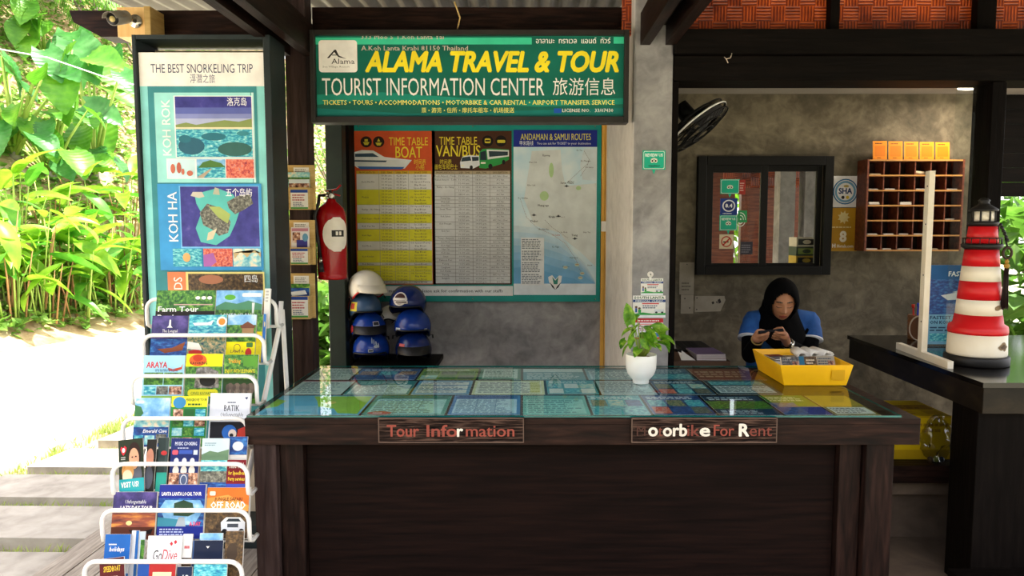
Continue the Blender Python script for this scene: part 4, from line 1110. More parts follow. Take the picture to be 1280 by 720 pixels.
mb.add(vs_, fs, 'steel_cam', True); o = mb.build('hood', t); sd = o.modifiers.new('thick', 'SOLIDIFY'); sd.thickness = 0.002

# ================================================================== BROCHURE RACK
RK = [(3.20, 374, 183, 345), (3.04, 419, 178, 340), (2.94, 470, 164, 333), (2.83, 523, 153, 312), (2.66, 580, 140, 309), (2.60, 638, 127, 311), (2.51, 702, 105, 302)]
tiers = []
for Y, py, l, r in RK:
    z = W(240, py, Y).z
    tiers.append((Y, z, W(l, py, Y).x, min(W(r, py, Y).x, -1.108 if Y > 2.75 else -1.0)))
t = thing('brochure_rack', 'white tubular brochure rack leaning back in steps beside the counter', 'rack', (-1.35, 2.8, 0))
for (Y, z, xl, xr) in tiers:
    mb = MB('white_rail'); rc = 0.045
    pts = [(xl, Y + 0.075, z - 0.125), (xl, Y + 0.03, z - 0.128), (xl, Y + 0.004, z - 0.115), (xl, Y, z - 0.09)]
    for q in range(6):
        a = PI - q * PI / 2 / 5
        pts.append((xl + rc + rc * math.cos(a), Y, z - rc + rc * math.sin(a)))
    for q in range(6):
        a = PI / 2 - q * PI / 2 / 5
        pts.append((xr - rc + rc * math.cos(a), Y, z - rc + rc * math.sin(a)))
    pts += [(xr, Y, z - 0.09), (xr, Y + 0.004, z - 0.115), (xr, Y + 0.03, z - 0.128), (xr, Y + 0.075, z - 0.125)]
    mb.tube(pts, 0.0085, 'white_rail', 10)
    mb.build('rail', t)
    mb = MB('white_rail')
    for yy in (0.02, 0.045, 0.07):
        mb.tube([(xl + 0.008, Y + yy, z - 0.128), (xr - 0.008, Y + yy, z - 0.128)], 0.0035, 'white_rail', 6)
    mb.build('tray_wire', t)
for xs in (-1.60, -1.118):
    mb = MB('white_rail')
    mb.tube([(xs + (0.0 if xs < -1.2 else 0.0), 3.30, tiers[0][1] - 0.02), (xs, 3.275, tiers[0][1] - 0.12), (xs if xs > -1.2 else -1.555, 2.60, tiers[6][1] - 0.12), (xs if xs > -1.2 else -1.53, 2.47, 0.02)], 0.011, 'white_rail', 10)
    mb.build('side_tube', t)
    mb = MB('white_rail'); mb.tube([(xs, 3.31, tiers[0][1] - 0.06), (xs, 3.42, 0.01)], 0.011, 'white_rail', 10); mb.build('rear_leg', t)

GR = 'brochures on the rack'
def broch(k, px0, px1, ptop, label, ops, bg='paper', thick=0.006, tilt=13, dy=0.0, roll=0.0, name='brochure', dz=0.0, BH=140, side='paper'):
    Y, z, xl, xr = tiers[k]
    zb = z - 0.122 + dz
    yb = Y + 0.014 + dy + thick
    tl = math.radians(tilt)
    a, b_ = W(px0, RK[k][1], Y + 0.03 + dy), W(px1, RK[k][1], Y + 0.03 + dy)
    if Y + 0.1 > 2.75 and b_.x > -1.112 and k < 4: b_.x = -1.112
    a.x = max(a.x, xl + 0.013); b_.x = min(b_.x, xr - 0.010)
    h = (W(240, ptop, Y + 0.055 + dy).z - zb) / math.cos(tl)
    T = Matrix.Translation((a.x, yb, zb)) @ Matrix.Rotation(PI / 2 - tl, 4, 'X') @ Matrix.Rotation(roll, 4, 'Z')
    card(name, label, 'brochure', T, b_.x - a.x - 0.003, h, (0, 0, 100, BH), ops, bg=bg, thick=thick, group=GR, eps=0.0004, side=side)
W_ = 'f4f4f0'
# top tier
broch(0, 193, 268, 363, 'farm tour brochure with palms on the top tier of the rack', [('r', 0, 0, 100, 60, 'ph_jungle'), ('r', 0, 60, 100, 140, '2a2622'), ('t', 'Farm Tour', 4, 72, 62, 15, W_, 0.02), ('t', 'Package', 4, 60, 86, 15, W_, 0.02), ('r', 30, 40, 96, 43, 'c8a8a0'), ('e', 70, 22, 4, 5, W_), ('e', 80, 22, 4, 5, W_), ('e', 90, 22, 4, 5, W_)], 'ph_jungle', BH=110, dy=-0.085)
broch(0, 268, 327, 363, 'blue sky island brochure beside the farm brochure on the top tier', [('r', 0, 0, 100, 42, 'ph_sky'), ('p', [(0, 60), (20, 42), (45, 50), (70, 38), (100, 52), (100, 80), (0, 80)], '4f8a6a'), ('r', 0, 72, 100, 140, 'ph_jungle'), ('e', 30, 26, 12, 10, '5fae3a'), ('rr', 56, 10, 98, 24, 4, 'e8f0ee'), ('p', [(78, 46), (84, 46), (83, 84), (79, 84)], 'd8e0e0'), ('t', 'LANTA ISLAND', 12, 86, 96, 11, W_, 0.01)], 'ph_sky', dy=-0.085)
broch(0, 328, 336, 361, 'bare white brochure edge at the end of the top tier', [('l', 20, 5, 80, 50, 4, 'b0b0a8')], 'paper', thick=0.012, dy=-0.085)
# second tier
broch(1, 184, 233, 395, 'dark violet longtail boat brochure on the second tier', [('r', 0, 0, 100, 70, 'ph_dusk'), ('r', 0, 70, 100, 140, 'ph_deep'), ('p', [(20, 100), (60, 96), (96, 78), (88, 104), (40, 112)], '8a4a2c'), ('t', 'The Longtail', 30, 72, 50, 9, W_, 0.01), ('p', [(48, 12), (52, 12), (53, 30), (58, 36), (42, 36), (47, 30)], W_)], 'ph_dusk')
broch(1, 233, 281, 394, 'turquoise speedboat and reef brochure with a small red car', [('r', 0, 0, 100, 66, 'ph_sea'), ('r', 0, 66, 100, 140, 'ph_reef'), ('p', [(10, 24), (50, 22), (66, 16), (60, 30), (16, 32)], 'eef2f4'), ('e', 88, 20, 14, 15, 'f0ece4'), ('e', 88, 20, 9, 10, 'e8903a'), ('p', [(4, 106), (30, 100), (40, 110), (38, 124), (4, 124)], 'c82a22'), ('e', 14, 125, 6, 6, '1a1a1a'), ('p', [(0, 78), (30, 84), (40, 104), (0, 100)], 'f0ece0')], 'ph_sea')
broch(1, 281, 318, 394, 'yellow footed brochure of a thai roofed house on the second tier', [('r', 0, 0, 100, 30, 'ph_sky'), ('r', 0, 30, 100, 80, 'ph_jungle'), ('p', [(44, 34), (70, 20), (98, 34), (94, 40), (48, 40)], '7a4a34'), ('r', 52, 40, 92, 54, 'b08a60'), ('r', 0, 80, 100, 140, 'f2e400'), ('t', 'LANTA', 16, 62, 112, 8, '7a5a3a'), ('o', 38, 98, 12, 12, 0.15, '7a5a3a'), ('e', 78, 112, 11, 14, 'c8322a'), ('rr', 70, 82, 92, 96, 3, '4a7a3a')], 'f2e400', thick=0.012)
broch(1, 318, 326, 394, 'narrow yellow brochure edge on the second tier', [('r', 0, 50, 100, 140, 'd8c81a')], 'ph_jungle', thick=0.012)
broch(1, 326, 337, 393, 'blue brochure half hidden at the end of the second tier', [('r', 0, 40, 100, 140, '2a6ab4'), ('e', 50, 30, 24, 8, 'd8c8a0')], '3a7ac0', thick=0.012)
# third tier
broch(2, 175, 228, 445, 'pale blue brochure with a red title and a longtail boat', [('r', 0, 0, 100, 62, 'a8dcf0'), ('t', 'ARAYA', 8, 58, 36, 17, 'c82a30', 0.03), ('p', [(60, 36), (72, 40), (92, 34), (96, 24), (94, 40), (74, 48), (62, 44)], 'c84a2a'), ('r', 4, 50, 50, 86, 'ph_jungle'), ('r', 52, 50, 97, 86, 'ph_jungle'), ('r', 6, 90, 34, 114, 'ph_sea'), ('r', 36, 90, 64, 114, 'ph_rock'), ('r', 66, 90, 97, 114, 'ph_people'), ('r', 0, 118, 100, 140, '8ab84a'), ('l', 30, 40, 96, 48, 2, '4a7a9a')], 'a8dcf0', thick=0.01)
broch(2, 229, 276, 443, 'green and yellow cave kayaking brochure', [('r', 0, 0, 100, 100, 'ph_jungle'), ('r', 0, 0, 100, 36, 'e8e41a'), ('e', 32, 18, 24, 17, 'e8662a'), ('e', 32, 12, 14, 9, 'c03a1a'), ('t', 'KAYAKING', 12, 58, 30, 8, '1a1a1a', 0.02), ('p', [(30, 40), (60, 36), (90, 50), (94, 96), (26, 96)], 'ph_grey'), ('e', 62, 76, 22, 16, '1c1c1a'), ('rr', 10, 100, 92, 120, 8, 'e8e02a'), ('t', 'CAVES KAYAKING', 18, 84, 115, 8, '2a6a2a', 0.01), ('r', 0, 124, 100, 140, '2a7a3a')], 'ph_jungle', thick=0.008)
broch(2, 277, 331, 444, 'dark green elephant trekking brochure with a row of elephants', [('r', 0, 0, 100, 70, 'ph_jungle'), ('r', 56, 4, 98, 34, '5a9a34'), ('t', 'ENJOY WITH ELEPHANTS', 4, 92, 52, 10, 'f0e43a', 0.02), ('t', 'NO RIDING', 54, 92, 66, 8, W_, 0.01), ('t', 'Trekking', 12, 48, 24, 12, 'e8b03a', 0.02)] + [o_ for q in range(4) for o_ in (('e', 22 + q * 20, 98, 11, 17, '7a6a5c' if q % 2 else '6a5c50'), ('e', 14 + q * 20, 94, 5, 10, '5c5046'), ('p', [(20 + q * 20, 100), (25 + q * 20, 100), (24 + q * 20, 128), (20 + q * 20, 128)], '8a7a6a'), ('r', 14 + q * 20, 110, 18 + q * 20, 130, '6a5c50'))] + [('r', 0, 126, 100, 140, '5f9a34')], '2a4a22', thick=0.008)
# fourth tier
broch(3, 165, 210, 498, 'sky blue beach brochure of an emerald cave', [('r', 0, 0, 100, 60, 'ph_sky'), ('r', 0, 60, 100, 90, 'ph_beach'), ('p', [(0, 20), (18, 26), (26, 44), (14, 60), (0, 60)], '3f7a4a'), ('r', 0, 84, 100, 140, 'ph_deep'), ('t', 'Emerald Cave', 28, 96, 100, 10, W_, 0.02, 0.3), ('r', 4, 108, 30, 134, 'ph_sea'), ('r', 34, 108, 62, 134, 'ph_beach'), ('r', 66, 104, 96, 130, 'ph_rock'), ('rr', 4, 8, 26, 16, 4, W_)], 'ph_sky')
broch(3, 211, 257, 496, 'green mangrove tour brochure with a grid of photographs', [('r', 0, 0, 100, 30, 'e8e42a'), ('e', 22, 18, 18, 16, '3a8ac0'), ('t', 'MANGROVE TOUR', 40, 98, 14, 8, '2a5a2a', 0.02), ('l', 46, 18, 96, 28, 1, '2a5a2a')] + [('r', 6 + (q % 3) * 31, 36 + (q // 3) * 26, 34 + (q % 3) * 31, 58 + (q // 3) * 26, m_) for q, m_ in enumerate(['ph_people', '2a6a34', 'ph_sea', 'ph_jungle', 'ph_sea', 'ph_people', 'ph_beach', 'ph_jungle', 'ph_sea', 'ph_rock', 'ph_people', 'ph_jungle'])], '2f8a3a')
broch(3, 258, 322, 493, 'white batik brochure with a colourful dancer at its foot', [('r', 0, 0, 100, 70, 'e4e8f0'), ('t', 'BATIK', 36, 74, 48, 16, '2a3040', 0.01), ('t', 'Unforgettable', 28, 84, 62, 10, '3a4050', 0.0, 0.3), ('l', 44, 22, 70, 28, 1, '3a4a70'), ('p', [(86, 12), (94, 10), (92, 18)], '2a3a6a'), ('r', 4, 76, 97, 140, '1c1a22'), ('e', 52, 104, 18, 20, '2a6ac0'), ('e', 60, 108, 10, 12, 'e8d8c8'), ('e', 58, 112, 5, 5, '1a1a1a'), ('p', [(74, 96), (97, 86), (97, 140), (68, 140)], 'c83a2a'), ('e', 46, 128, 12, 8, 'e8a8a0')], 'e4e8f0', thick=0.016, dy=0.0)
# fifth tier
VIS = [('r', 0, 0, 100, 106, '24301e'), ('e', 58, 96, 34, 40, '5a5e6c'), ('e', 64, 44, 26, 36, '2a1610'), ('e', 62, 52, 20, 28, 'dca684'), ('p', [(52, 62), (74, 60), (64, 70)], 'f0e4dc'), ('e', 55, 48, 3, 2, '2a1610'), ('e', 70, 47, 3, 2, '2a1610'), ('e', 36, 84, 24, 26, 'd8a060'), ('p', [(20, 66), (28, 74), (18, 80)], 'c88a48'), ('e', 34, 98, 20, 18, 'f0d8b8'),
       ('p', [(14, 36), (8, 26), (12, 18), (20, 22), (26, 16), (34, 22), (32, 30), (20, 42)], 'd82a3a'), ('e', 21, 28, 6, 6, W_), ('l', 10, 44, 34, 54, 2, 'c8c8c0'), ('r', 0, 104, 100, 140, '2aa8b0'), ('t', 'VISIT US!', 8, 78, 126, 14, W_, 0.03)]
broch(4, 150, 182, 551, 'animal shelter brochure of a woman hugging a cat with a teal foot', VIS, '24301e', roll=math.radians(6), thick=0.004)
broch(4, 180, 193, 550, 'second animal shelter brochure, mostly hidden behind the first', [('r', 0, 0, 100, 140, '1c1a18'), ('e', 40, 50, 40, 26, 'c88a70'), ('e', 40, 100, 44, 30, '4a4e5c')], '1c1a18', thick=0.004, dy=0.008)
broch(4, 194, 208, 548, 'dark teal brochure standing upright beside the shelter brochures', [('r', 0, 0, 70, 90, '2a3a3a'), ('r', 0, 90, 100, 140, '2aa090'), ('e', 60, 40, 30, 6, 'c83a3a')], '3a4a4a', dy=0.014)
broch(4, 210, 247, 549, 'navy music and cooking brochure with three cooks', [('r', 0, 0, 100, 90, '1c2c6c'), ('t', 'MUSIC COOKING', 14, 90, 18, 9, 'd8e0f4', 0.02), ('l', 24, 22, 78, 28, 1, 'b0b8d8'), ('rr', 6, 30, 26, 42, 4, 'e05a6a'), ('r', 30, 30, 76, 40, '3a5ab4'), ('r', 80, 30, 94, 42, 'c8d4f0')] + [o_ for q in range(3) for o_ in (('e', 22 + q * 28, 58, 8, 8, 'f0f0ee'), ('e', 22 + q * 28, 66, 5, 7, 'c89070'), ('e', 22 + q * 28, 82, 11, 12, 'e4e4e0'))] + [('r', 0, 88, 100, 140, 'ph_people'), ('r', 36, 90, 68, 122, '4a5a7c'), ('o', 52, 106, 12, 14, 0.2, 'c8ccd8')], '1c2c6c')
broch(4, 249, 284, 549, 'pale landscape brochure with hills and a lagoon', [('r', 0, 0, 100, 40, 'c8dce4'), ('p', [(0, 42), (30, 32), (60, 36), (100, 28), (100, 60), (0, 60)], '6a8a6a'), ('r', 0, 56, 100, 84, 'ph_sea'), ('r', 0, 84, 100, 112, 'ph_rock'), ('r', 0, 112, 100, 140, 'ph_deep'), ('l', 10, 10, 60, 20, 2, '7a9aa8')], 'c8dce4')
broch(4, 283, 307, 547, 'small sea photo brochure at the counter end of the fifth tier', [('r', 0, 0, 100, 46, 'ph_deep'), ('e', 50, 24, 30, 12, 'd8e0e4'), ('r', 0, 46, 100, 140, 'dcd8d0')], 'ph_deep', dy=0.012)
broch(4, 282, 307, 574, 'dark red time table leaflet with yellow letters', [('r', 0, 0, 100, 140, '7a1420'), ('t', 'Time Table', 10, 96, 34, 22, W_, 0.02), ('t', 'for Speedboat', 10, 96, 62, 16, 'f0d03a', 0.02), ('t', 'Ferry services', 10, 96, 86, 14, 'f0d03a', 0.02), ('r', 0, 100, 100, 140, '3a4ab0')], '7a1420', thick=0.005)
# sixth tier
broch(5, 137, 193, 616, 'purple sunset day tour brochure on the sixth tier', [('r', 0, 0, 100, 72, 'ph_dusk'), ('t', 'Unforgettable', 28, 76, 34, 11, W_, 0.0, 0.3), ('t', 'LAZY DAY TOUR', 18, 92, 52, 11, W_, 0.02), ('r', 0, 62, 100, 140, 'ph_sunset'), ('e', 40, 92, 7, 7, 'f8d890'), ('r', 0, 104, 100, 140, '5a2c1c'), ('p', [(40, 112), (70, 118), (96, 108), (92, 124), (50, 126)], '140c0c')], 'ph_dusk', thick=0.01)
broch(5, 194, 253, 608, 'royal blue local tour brochure with a rocky islet', [('r', 0, 0, 100, 140, '1c2c8c'), ('r', 0, 36, 100, 108, 'ph_deep'), ('p', [(14, 40), (90, 40), (100, 60), (80, 104), (20, 104), (4, 60)], 'ph_sky'), ('p', [(34, 48), (54, 40), (74, 48), (80, 74), (66, 82), (34, 80)], '2c4a34'), ('p', [(0, 84), (46, 90), (40, 108), (0, 108)], '3a8aa0'), ('p', [(40, 108), (46, 84), (58, 84), (62, 108)], 'a8b4bc'), ('t', 'LANTA LANTA LOCAL TOUR', 6, 92, 28, 9, W_, 0.03), ('t', 'A DAY', 70, 94, 106, 10, 'e84a6a', 0.03), ('l', 6, 112, 66, 132, 3, 'c8d0f0')], '1c2c8c', thick=0.014)
broch(5, 254, 308, 612, 'orange off road tour brochure with a white jeep', [('r', 0, 0, 100, 140, 'd8742a'), ('p', [(0, 30), (50, 20), (100, 50), (100, 100), (0, 100)], 'e8a04a'), ('t', 'JUNGLE SAFARI', 18, 84, 36, 9, '7a2c1a', 0.02), ('t', 'OFF ROAD', 10, 92, 58, 19, W_, 0.03), ('r', 0, 66, 100, 140, 'ph_brown'), ('p', [(36, 96), (48, 82), (82, 82), (94, 96), (94, 120), (38, 120)], 'e4e8ec'), ('p', [(48, 94), (54, 86), (78, 86), (84, 94)], '2a3640'), ('e', 46, 122, 7, 8, '141414'), ('e', 86, 122, 7, 8, '141414'), ('r', 52, 100, 78, 110, '4a5058'), ('rr', 6, 10, 20, 22, 3, 'e8dcc8')], 'd8742a', thick=0.02)
# seventh tier
broch(6, 127, 160, 669, 'bright blue brochure with white wave edge, first on the seventh tier', [('r', 0, 0, 100, 74, '1c62b4'), ('t', 'holidays', 20, 78, 42, 11, W_, 0.02, 0.2), ('l', 16, 22, 54, 28, 1, W_), ('p', [(0, 72), (18, 60), (36, 70), (60, 62), (82, 72), (100, 66), (100, 140), (0, 140)], 'eef4f8'), ('r', 0, 96, 100, 140, '2a7ac8')], '1c62b4', thick=0.004)
broch(6, 160, 170, 665, 'white edged blue brochure right behind the wave brochure', [('r', 0, 0, 60, 140, 'e8ecf0'), ('r', 60, 0, 100, 140, '2a6ab4')], 'e8ecf0', dy=0.014)
broch(6, 170, 178, 666, 'slim brochure with green photo edge on the seventh tier', [('r', 30, 20, 100, 140, 'ph_jungle')], 'c8d8e8', dy=0.02)
DV = [('r', 0, 0, 100, 140, 'f2f4f2'), ('t', 'Go', 18, 44, 62, 26, '2a2a30', 0.0, 0.2), ('t', 'Dive', 44, 88, 62, 28, 'c83040', 0.0, 0.2), ('l', 26, 70, 86, 76, 1, '4a4a50'), ('p', [(64, 20), (70, 14), (74, 20), (70, 26)], 'c83040'), ('p', [(76, 14), (82, 10), (86, 16), (80, 22)], 'c83040'), ('r', 0, 96, 100, 140, 'd8d87a')]
broch(6, 181, 225, 671, 'white diving brochure with red letters on the seventh tier', DV, 'f2f4f2', thick=0.005)
broch(6, 225, 238, 669, 'second diving brochure, peeping out behind the white one', [('r', 0, 0, 100, 60, 'f2f4f2'), ('l', 20, 26, 90, 40, 1, 'c83040'), ('r', 0, 60, 100, 140, 'ph_brown')], 'f2f4f2', dy=0.012)
broch(6, 238, 277, 676, 'plain navy leaflet with a small white mark', [('r', 0, 0, 100, 140, '14203c'), ('p', [(44, 16), (56, 16), (50, 22)], W_), ('r', 0, 0, 4, 140, '3a5a8a')], '14203c', thick=0.004)
broch(6, 246, 276, 668, 'light blue sea brochure behind the plain navy leaflet', [('r', 0, 0, 100, 140, 'ph_sky')], 'ph_sky', dy=0.012)
broch(6, 278, 302, 666, 'dark brown brochure at the counter end of the seventh tier', [('r', 0, 0, 100, 140, 'ph_brown'), ('e', 40, 50, 30, 22, '4a3c30')], 'ph_brown', thick=0.008)
# lowest visible row, in front
Y7, z7 = 2.43, W(200, 762, 2.43).z
tiers.append((Y7, z7, tiers[6][2] + 0.01, -1.0)); RK.append((Y7, 762, 95, 300))
mb = MB('white_rail'); mb.tube([(-1.53, Y7, z7 - 0.09), (-1.53, Y7, z7 - 0.02), (-1.50, Y7, z7), (-1.03, Y7, z7), (-1.0, Y7, z7 - 0.02), (-1.0, Y7, z7 - 0.09)], 0.0085, 'white_rail', 10)
for yy in (0.0, 0.03, 0.06): mb.tube([(-1.53, Y7 + yy, z7 - 0.128), (-1.0, Y7 + yy, z7 - 0.128)], 0.0035, 'white_rail', 6)
for xx in (-1.53, -1.0): mb.tube([(xx, Y7, z7 - 0.09), (xx, Y7, z7 - 0.128), (xx, Y7 + 0.1, z7 - 0.128)], 0.006, 'white_rail', 6)
mb.build('rail', t)
broch(7, 128, 160, 703, 'maroon brochure with yellow letters on the lowest tier in view', [('r', 0, 0, 100, 140, '5a1a1e'), ('t', 'SPEEDBOAT', 16, 84, 24, 10, 'e8c83a', 0.02), ('l', 20, 30, 80, 50, 2, 'e0d0c8'), ('r', 0, 60, 100, 140, 'ph_dusk')], '5a1a1e', dy=0.01, roll=0.12)
broch(7, 166, 215, 708, 'red and blue brochure on the lowest tier in view', [('r', 0, 0, 100, 60, 'b02a2a'), ('r', 0, 0, 30, 140, '1c4a9a'), ('r', 40, 16, 90, 50, 'e8d8b0')], 'b02a2a')
broch(7, 216, 236, 712, 'navy brochure with white letters on the lowest tier in view', [('r', 0, 0, 100, 140, '16284a'), ('t', '48', 20, 80, 40, 24, W_, 0.02)], '16284a')
broch(7, 237, 280, 709, 'pale sea brochure on the lowest tier in view', [('r', 0, 0, 100, 140, 'ph_sea')], 'ph_sea')

# ================================================================== LEAFLET HOLDERS ON THE POST
def holder(pt, pb, lipy, which, lcol, lops, cardlabel, leaflabel):
    Y = 3.85
    a, b_ = W(359, pb, Y), W(392, pt, Y)
    t = thing('leaflet_holder', f'small pale wooden leaflet holder on the post, the {which} of three', 'leaflet holder', ((a.x + b_.x) / 2, 3.879, a.z), 'leaflet holders on the post')
    mb = MB('box_wood'); mb.box((a.x, 3.868, a.z), (b_.x, 3.879, b_.z)); mb.build('backboard', t, bevel=0.002)
    lz = W(370, lipy, Y).z
    mb = MB('box_wood'); mb.box((a.x - 0.006, 3.80, a.z + 0.002), (b_.x - 0.012, 3.806, lz)); mb.build('front_panel', t, bevel=0.002)
    mb = MB('box_wood'); mb.box((a.x - 0.006, 3.807, a.z + 0.002), (a.x, 3.867, lz)); mb.box((b_.x - 0.018, 3.807, a.z + 0.002), (b_.x - 0.012, 3.867, lz)); mb.box((a.x + 0.0005, 3.807, a.z + 0.002), (b_.x - 0.0185, 3.867, a.z + 0.008)); mb.build('pocket_side', t, bevel=0.001)
    mb = MB('rubber'); p = W(374, pt + 4, Y); mb.tube([(p.x, 3.866, p.z), (p.x, 3.8675, p.z)], 0.004, 'rubber', 10); mb.build('screw', t)
    q = W(366, pt + 13, Y); q2 = W(385, pt + 3, Y)
    card('small_notice', f'tiny printed ticket on the {which} leaflet holder', 'notice', frame((q.x, 3.864, q.z), (1, 0, 0), (0, 0, 1)), q2.x - q.x, q2.z - q.z, (0, 0, 100, 60), [('l', 10, 10, 90, 50, 3, '7a7a74')], thick=0.001)
    q, q2 = W(363, pb - 1, 3.79), W(384, lipy + 2, 3.79)
    card('clinic_card', cardlabel, 'card', frame((q.x, 3.798, q.z), (1, 0, 0), (0, 0, 1)), q2.x - q.x, q2.z - q.z, (0, 0, 100, 90), [('r', 0, 0, 100, 14, '2a4a9a'), ('l', 10, 20, 90, 54, 3, 'b03a4a'), ('l', 14, 56, 86, 80, 3, '3a4a7a'), ('r', 0, 82, 100, 90, '4a9a4a')], thick=0.0015)
    h = lz - a.z
    for i, (x0, x1, tp, bg_, ops) in enumerate(lops):
        q, q2 = W(x0, lipy, 3.83), W(x1, tp, 3.83)
        q.x = max(q.x, a.x + 0.002); q2.x = min(q2.x, b_.x - 0.0205)
        T = Matrix.Translation((q.x, 3.825 + 0.010 * i, a.z + 0.012)) @ Matrix.Rotation(PI / 2 - 0.06 , 4, 'X')
        card('leaflet', leaflabel[i], 'leaflet', T, q2.x - q.x, q2.z - a.z - 0.012, (0, 0, 100, 140), ops, bg=bg_, thick=0.004)
holder(206, 262, 235, 'highest', '', [(361, 388, 224, '2a5a8a', [('r', 0, 20, 100, 90, 'ph_people'), ('r', 0, 0, 100, 20, 'd8e8ec')]), (358, 390, 215, '6ab05a', [('r', 0, 0, 100, 60, 'ph_beach'), ('r', 0, 20, 100, 40, 'ph_jungle')])],
       'white clinic card pinned to the front of the highest leaflet holder', ['blue leaflet with people in the highest holder on the post', 'green and turquoise leaflet standing tallest in the highest holder on the post'])
holder(275, 331, 309, 'middle', '', [(364, 391, 284, 'e8e4e4', [('r', 8, 20, 50, 60, 'ph_people'), ('r', 30, 50, 90, 100, 'ph_violet'), ('r', 4, 4, 94, 16, 'c88a9a'), ('e', 78, 40, 16, 16, '6aa0c0')])],
       'white clinic card pinned to the front of the middle leaflet holder', ['pale pink and blue leaflet in the middle holder on the post'])
holder(342, 398, 369, 'lowest', '', [(360, 391, 360, '2a6ab4', [('r', 0, 0, 100, 60, 'ph_deep'), ('p', [(10, 20), (80, 10), (90, 30), (20, 40)], 'e8eef0')]), (363, 390, 355, '8ab83a', [('r', 0, 0, 100, 60, 'ph_jungle'), ('p', [(0, 30), (100, 10), (100, 40), (0, 60)], 'b8d85a')])],
       'white clinic card pinned to the front of the lowest leaflet holder', ['blue boat leaflet in the lowest holder on the post', 'green leaflet behind the blue one in the lowest holder on the post'])

# ================================================================== FIRE EXTINGUISHER
EY = 3.97
a, b_ = W(398, 349, EY), W(432, 252, EY)
ex, er = (a.x + b_.x) / 2, (b_.x - a.x) / 2
ez0, ez1 = a.z, b_.z
t = thing('fire_extinguisher', 'red fire extinguisher hanging on the side of the wooden post', 'fire extinguisher', (ex, EY, ez0))
mb = MB('ext_red'); mb.T = Matrix.Translation((ex, EY, ez0)); H = ez1 - ez0
mb.lathe([(0.0, 0.0), (er * 0.9, 0.0), (er * 0.99, 0.006), (er * 0.99, 0.016), (er * 0.95, 0.02), (er, 0.03), (er, H * 0.80), (er * 0.96, H * 0.86), (er * 0.82, H * 0.92), (er * 0.55, H * 0.97), (er * 0.34, H), (er * 0.32, H + 0.012), (0, H + 0.012)], 'ext_red', 36)
mb.build('cylinder', t)
mb = MB('chrome'); mb.T = Matrix.Translation((ex, EY, ez1 + 0.012)); mb.lathe([(0.018, 0), (0.018, 0.03), (0.012, 0.034), (0.012, 0.05), (0, 0.05)], 'chrome', 16); mb.tube([(0, 0, 0.02), (-0.03, -0.02, 0.022)], 0.009, 'chrome', 10); mb.build('valve', t)
mb = MB('chrome'); mb.T = Matrix.Translation((ex + 0.012, EY - 0.034, ez1 + 0.03)); mb.tube([(0, 0.012, 0), (0, -0.004, 0)], 0.016, 'chrome', 18); mb.tube([(0, -0.0041, 0), (0, -0.0055, 0)], 0.013, 'paper', 18); mb.build('gauge', t)
mb = MB('ext_red'); mb.T = Matrix.Translation((ex, EY, ez1 + 0.062))
mb.tube([(-0.03, 0, -0.006), (0.03, 0, 0.004), (0.055, 0, 0.028)], 0.009, 'ext_red', 8, flat=0.6); mb.tube([(-0.035, 0, -0.028), (0.02, 0, -0.022), (0.05, 0, -0.03)], 0.008, 'ext_red', 8, flat=0.6); mb.build('handle', t)
mb = MB('rubber'); hx = ex - er + 0.022
mb.tube([(ex - 0.03, EY - 0.02, ez1 + 0.034), (ex - 0.05, EY - 0.05, ez1 + 0.03), (hx + 0.01, EY - 0.075, ez1 - 0.01), (hx - 0.012, EY - 0.078, ez1 - 0.08), (hx + 0.0, EY - 0.078, ez1 - 0.18), (hx + 0.016, EY - 0.082, ez0 + 0.12)], 0.009, 'rubber', 10)
mb.build('hose', t)
mb = MB('rubber'); mb.tube([(hx + 0.016, EY - 0.082, ez0 + 0.121), (hx + 0.018, EY - 0.083, ez0 + 0.095)], 0.011, 'chrome', 12); mb.tube([(hx + 0.018, EY - 0.083, ez0 + 0.094), (hx + 0.021, EY - 0.085, ez0 + 0.045)], [0.012, 0.014], 'rubber', 12); mb.build('nozzle', t)
mb = MB('paper')
def cyl_patch(pts_fn, r, mat):
    vs_, fs = [], []
    NA, NZ = 14, 10
    for i in range(NA + 1):
        for j in range(NZ + 1):
            ang, z = pts_fn(i / NA, j / NZ)
            vs_.append((ex + r * math.sin(ang), EY - r * math.cos(ang), z))
    for i in range(NA):
        for j in range(NZ):
            q = i * (NZ + 1) + j
            fs.append((q, q + NZ + 1, q + NZ + 2, q + 1))
    mb.add(vs_, fs, mat, True)
zc = ez0 + H * 0.58
cyl_patch(lambda u, v: (0.62 + (u - 0.5) * 2 * 1.0 * math.sqrt(max(0.06, 1 - (2 * v - 1) ** 2)) , zc + (v - 0.5) * 0.185), er + 0.0008, 'e8dfd0')
cyl_patch(lambda u, v: (0.25 + u * 0.9, zc - 0.012 + v * 0.035), er + 0.0014, '2a2622')
cyl_patch(lambda u, v: (0.52 + u * 0.16, zc - 0.004 + v * 0.02), er + 0.002, 'e8dfd0')
cyl_patch(lambda u, v: (0.76 + u * 0.16, zc - 0.004 + v * 0.02), er + 0.002, 'e8dfd0')
mb.build('label', t)
mb = MB('rubber'); mb.box((p1 - 0.001 + 0.002, EY - 0.02, ez1 - 0.10), (ex - er + 0.01, EY + 0.02, ez1 - 0.09)); mb.box((p1 + 0.001, EY - 0.025, ez1 - 0.15), (p1 + 0.005, EY + 0.025, ez1 - 0.04)); mb.build('bracket', t)

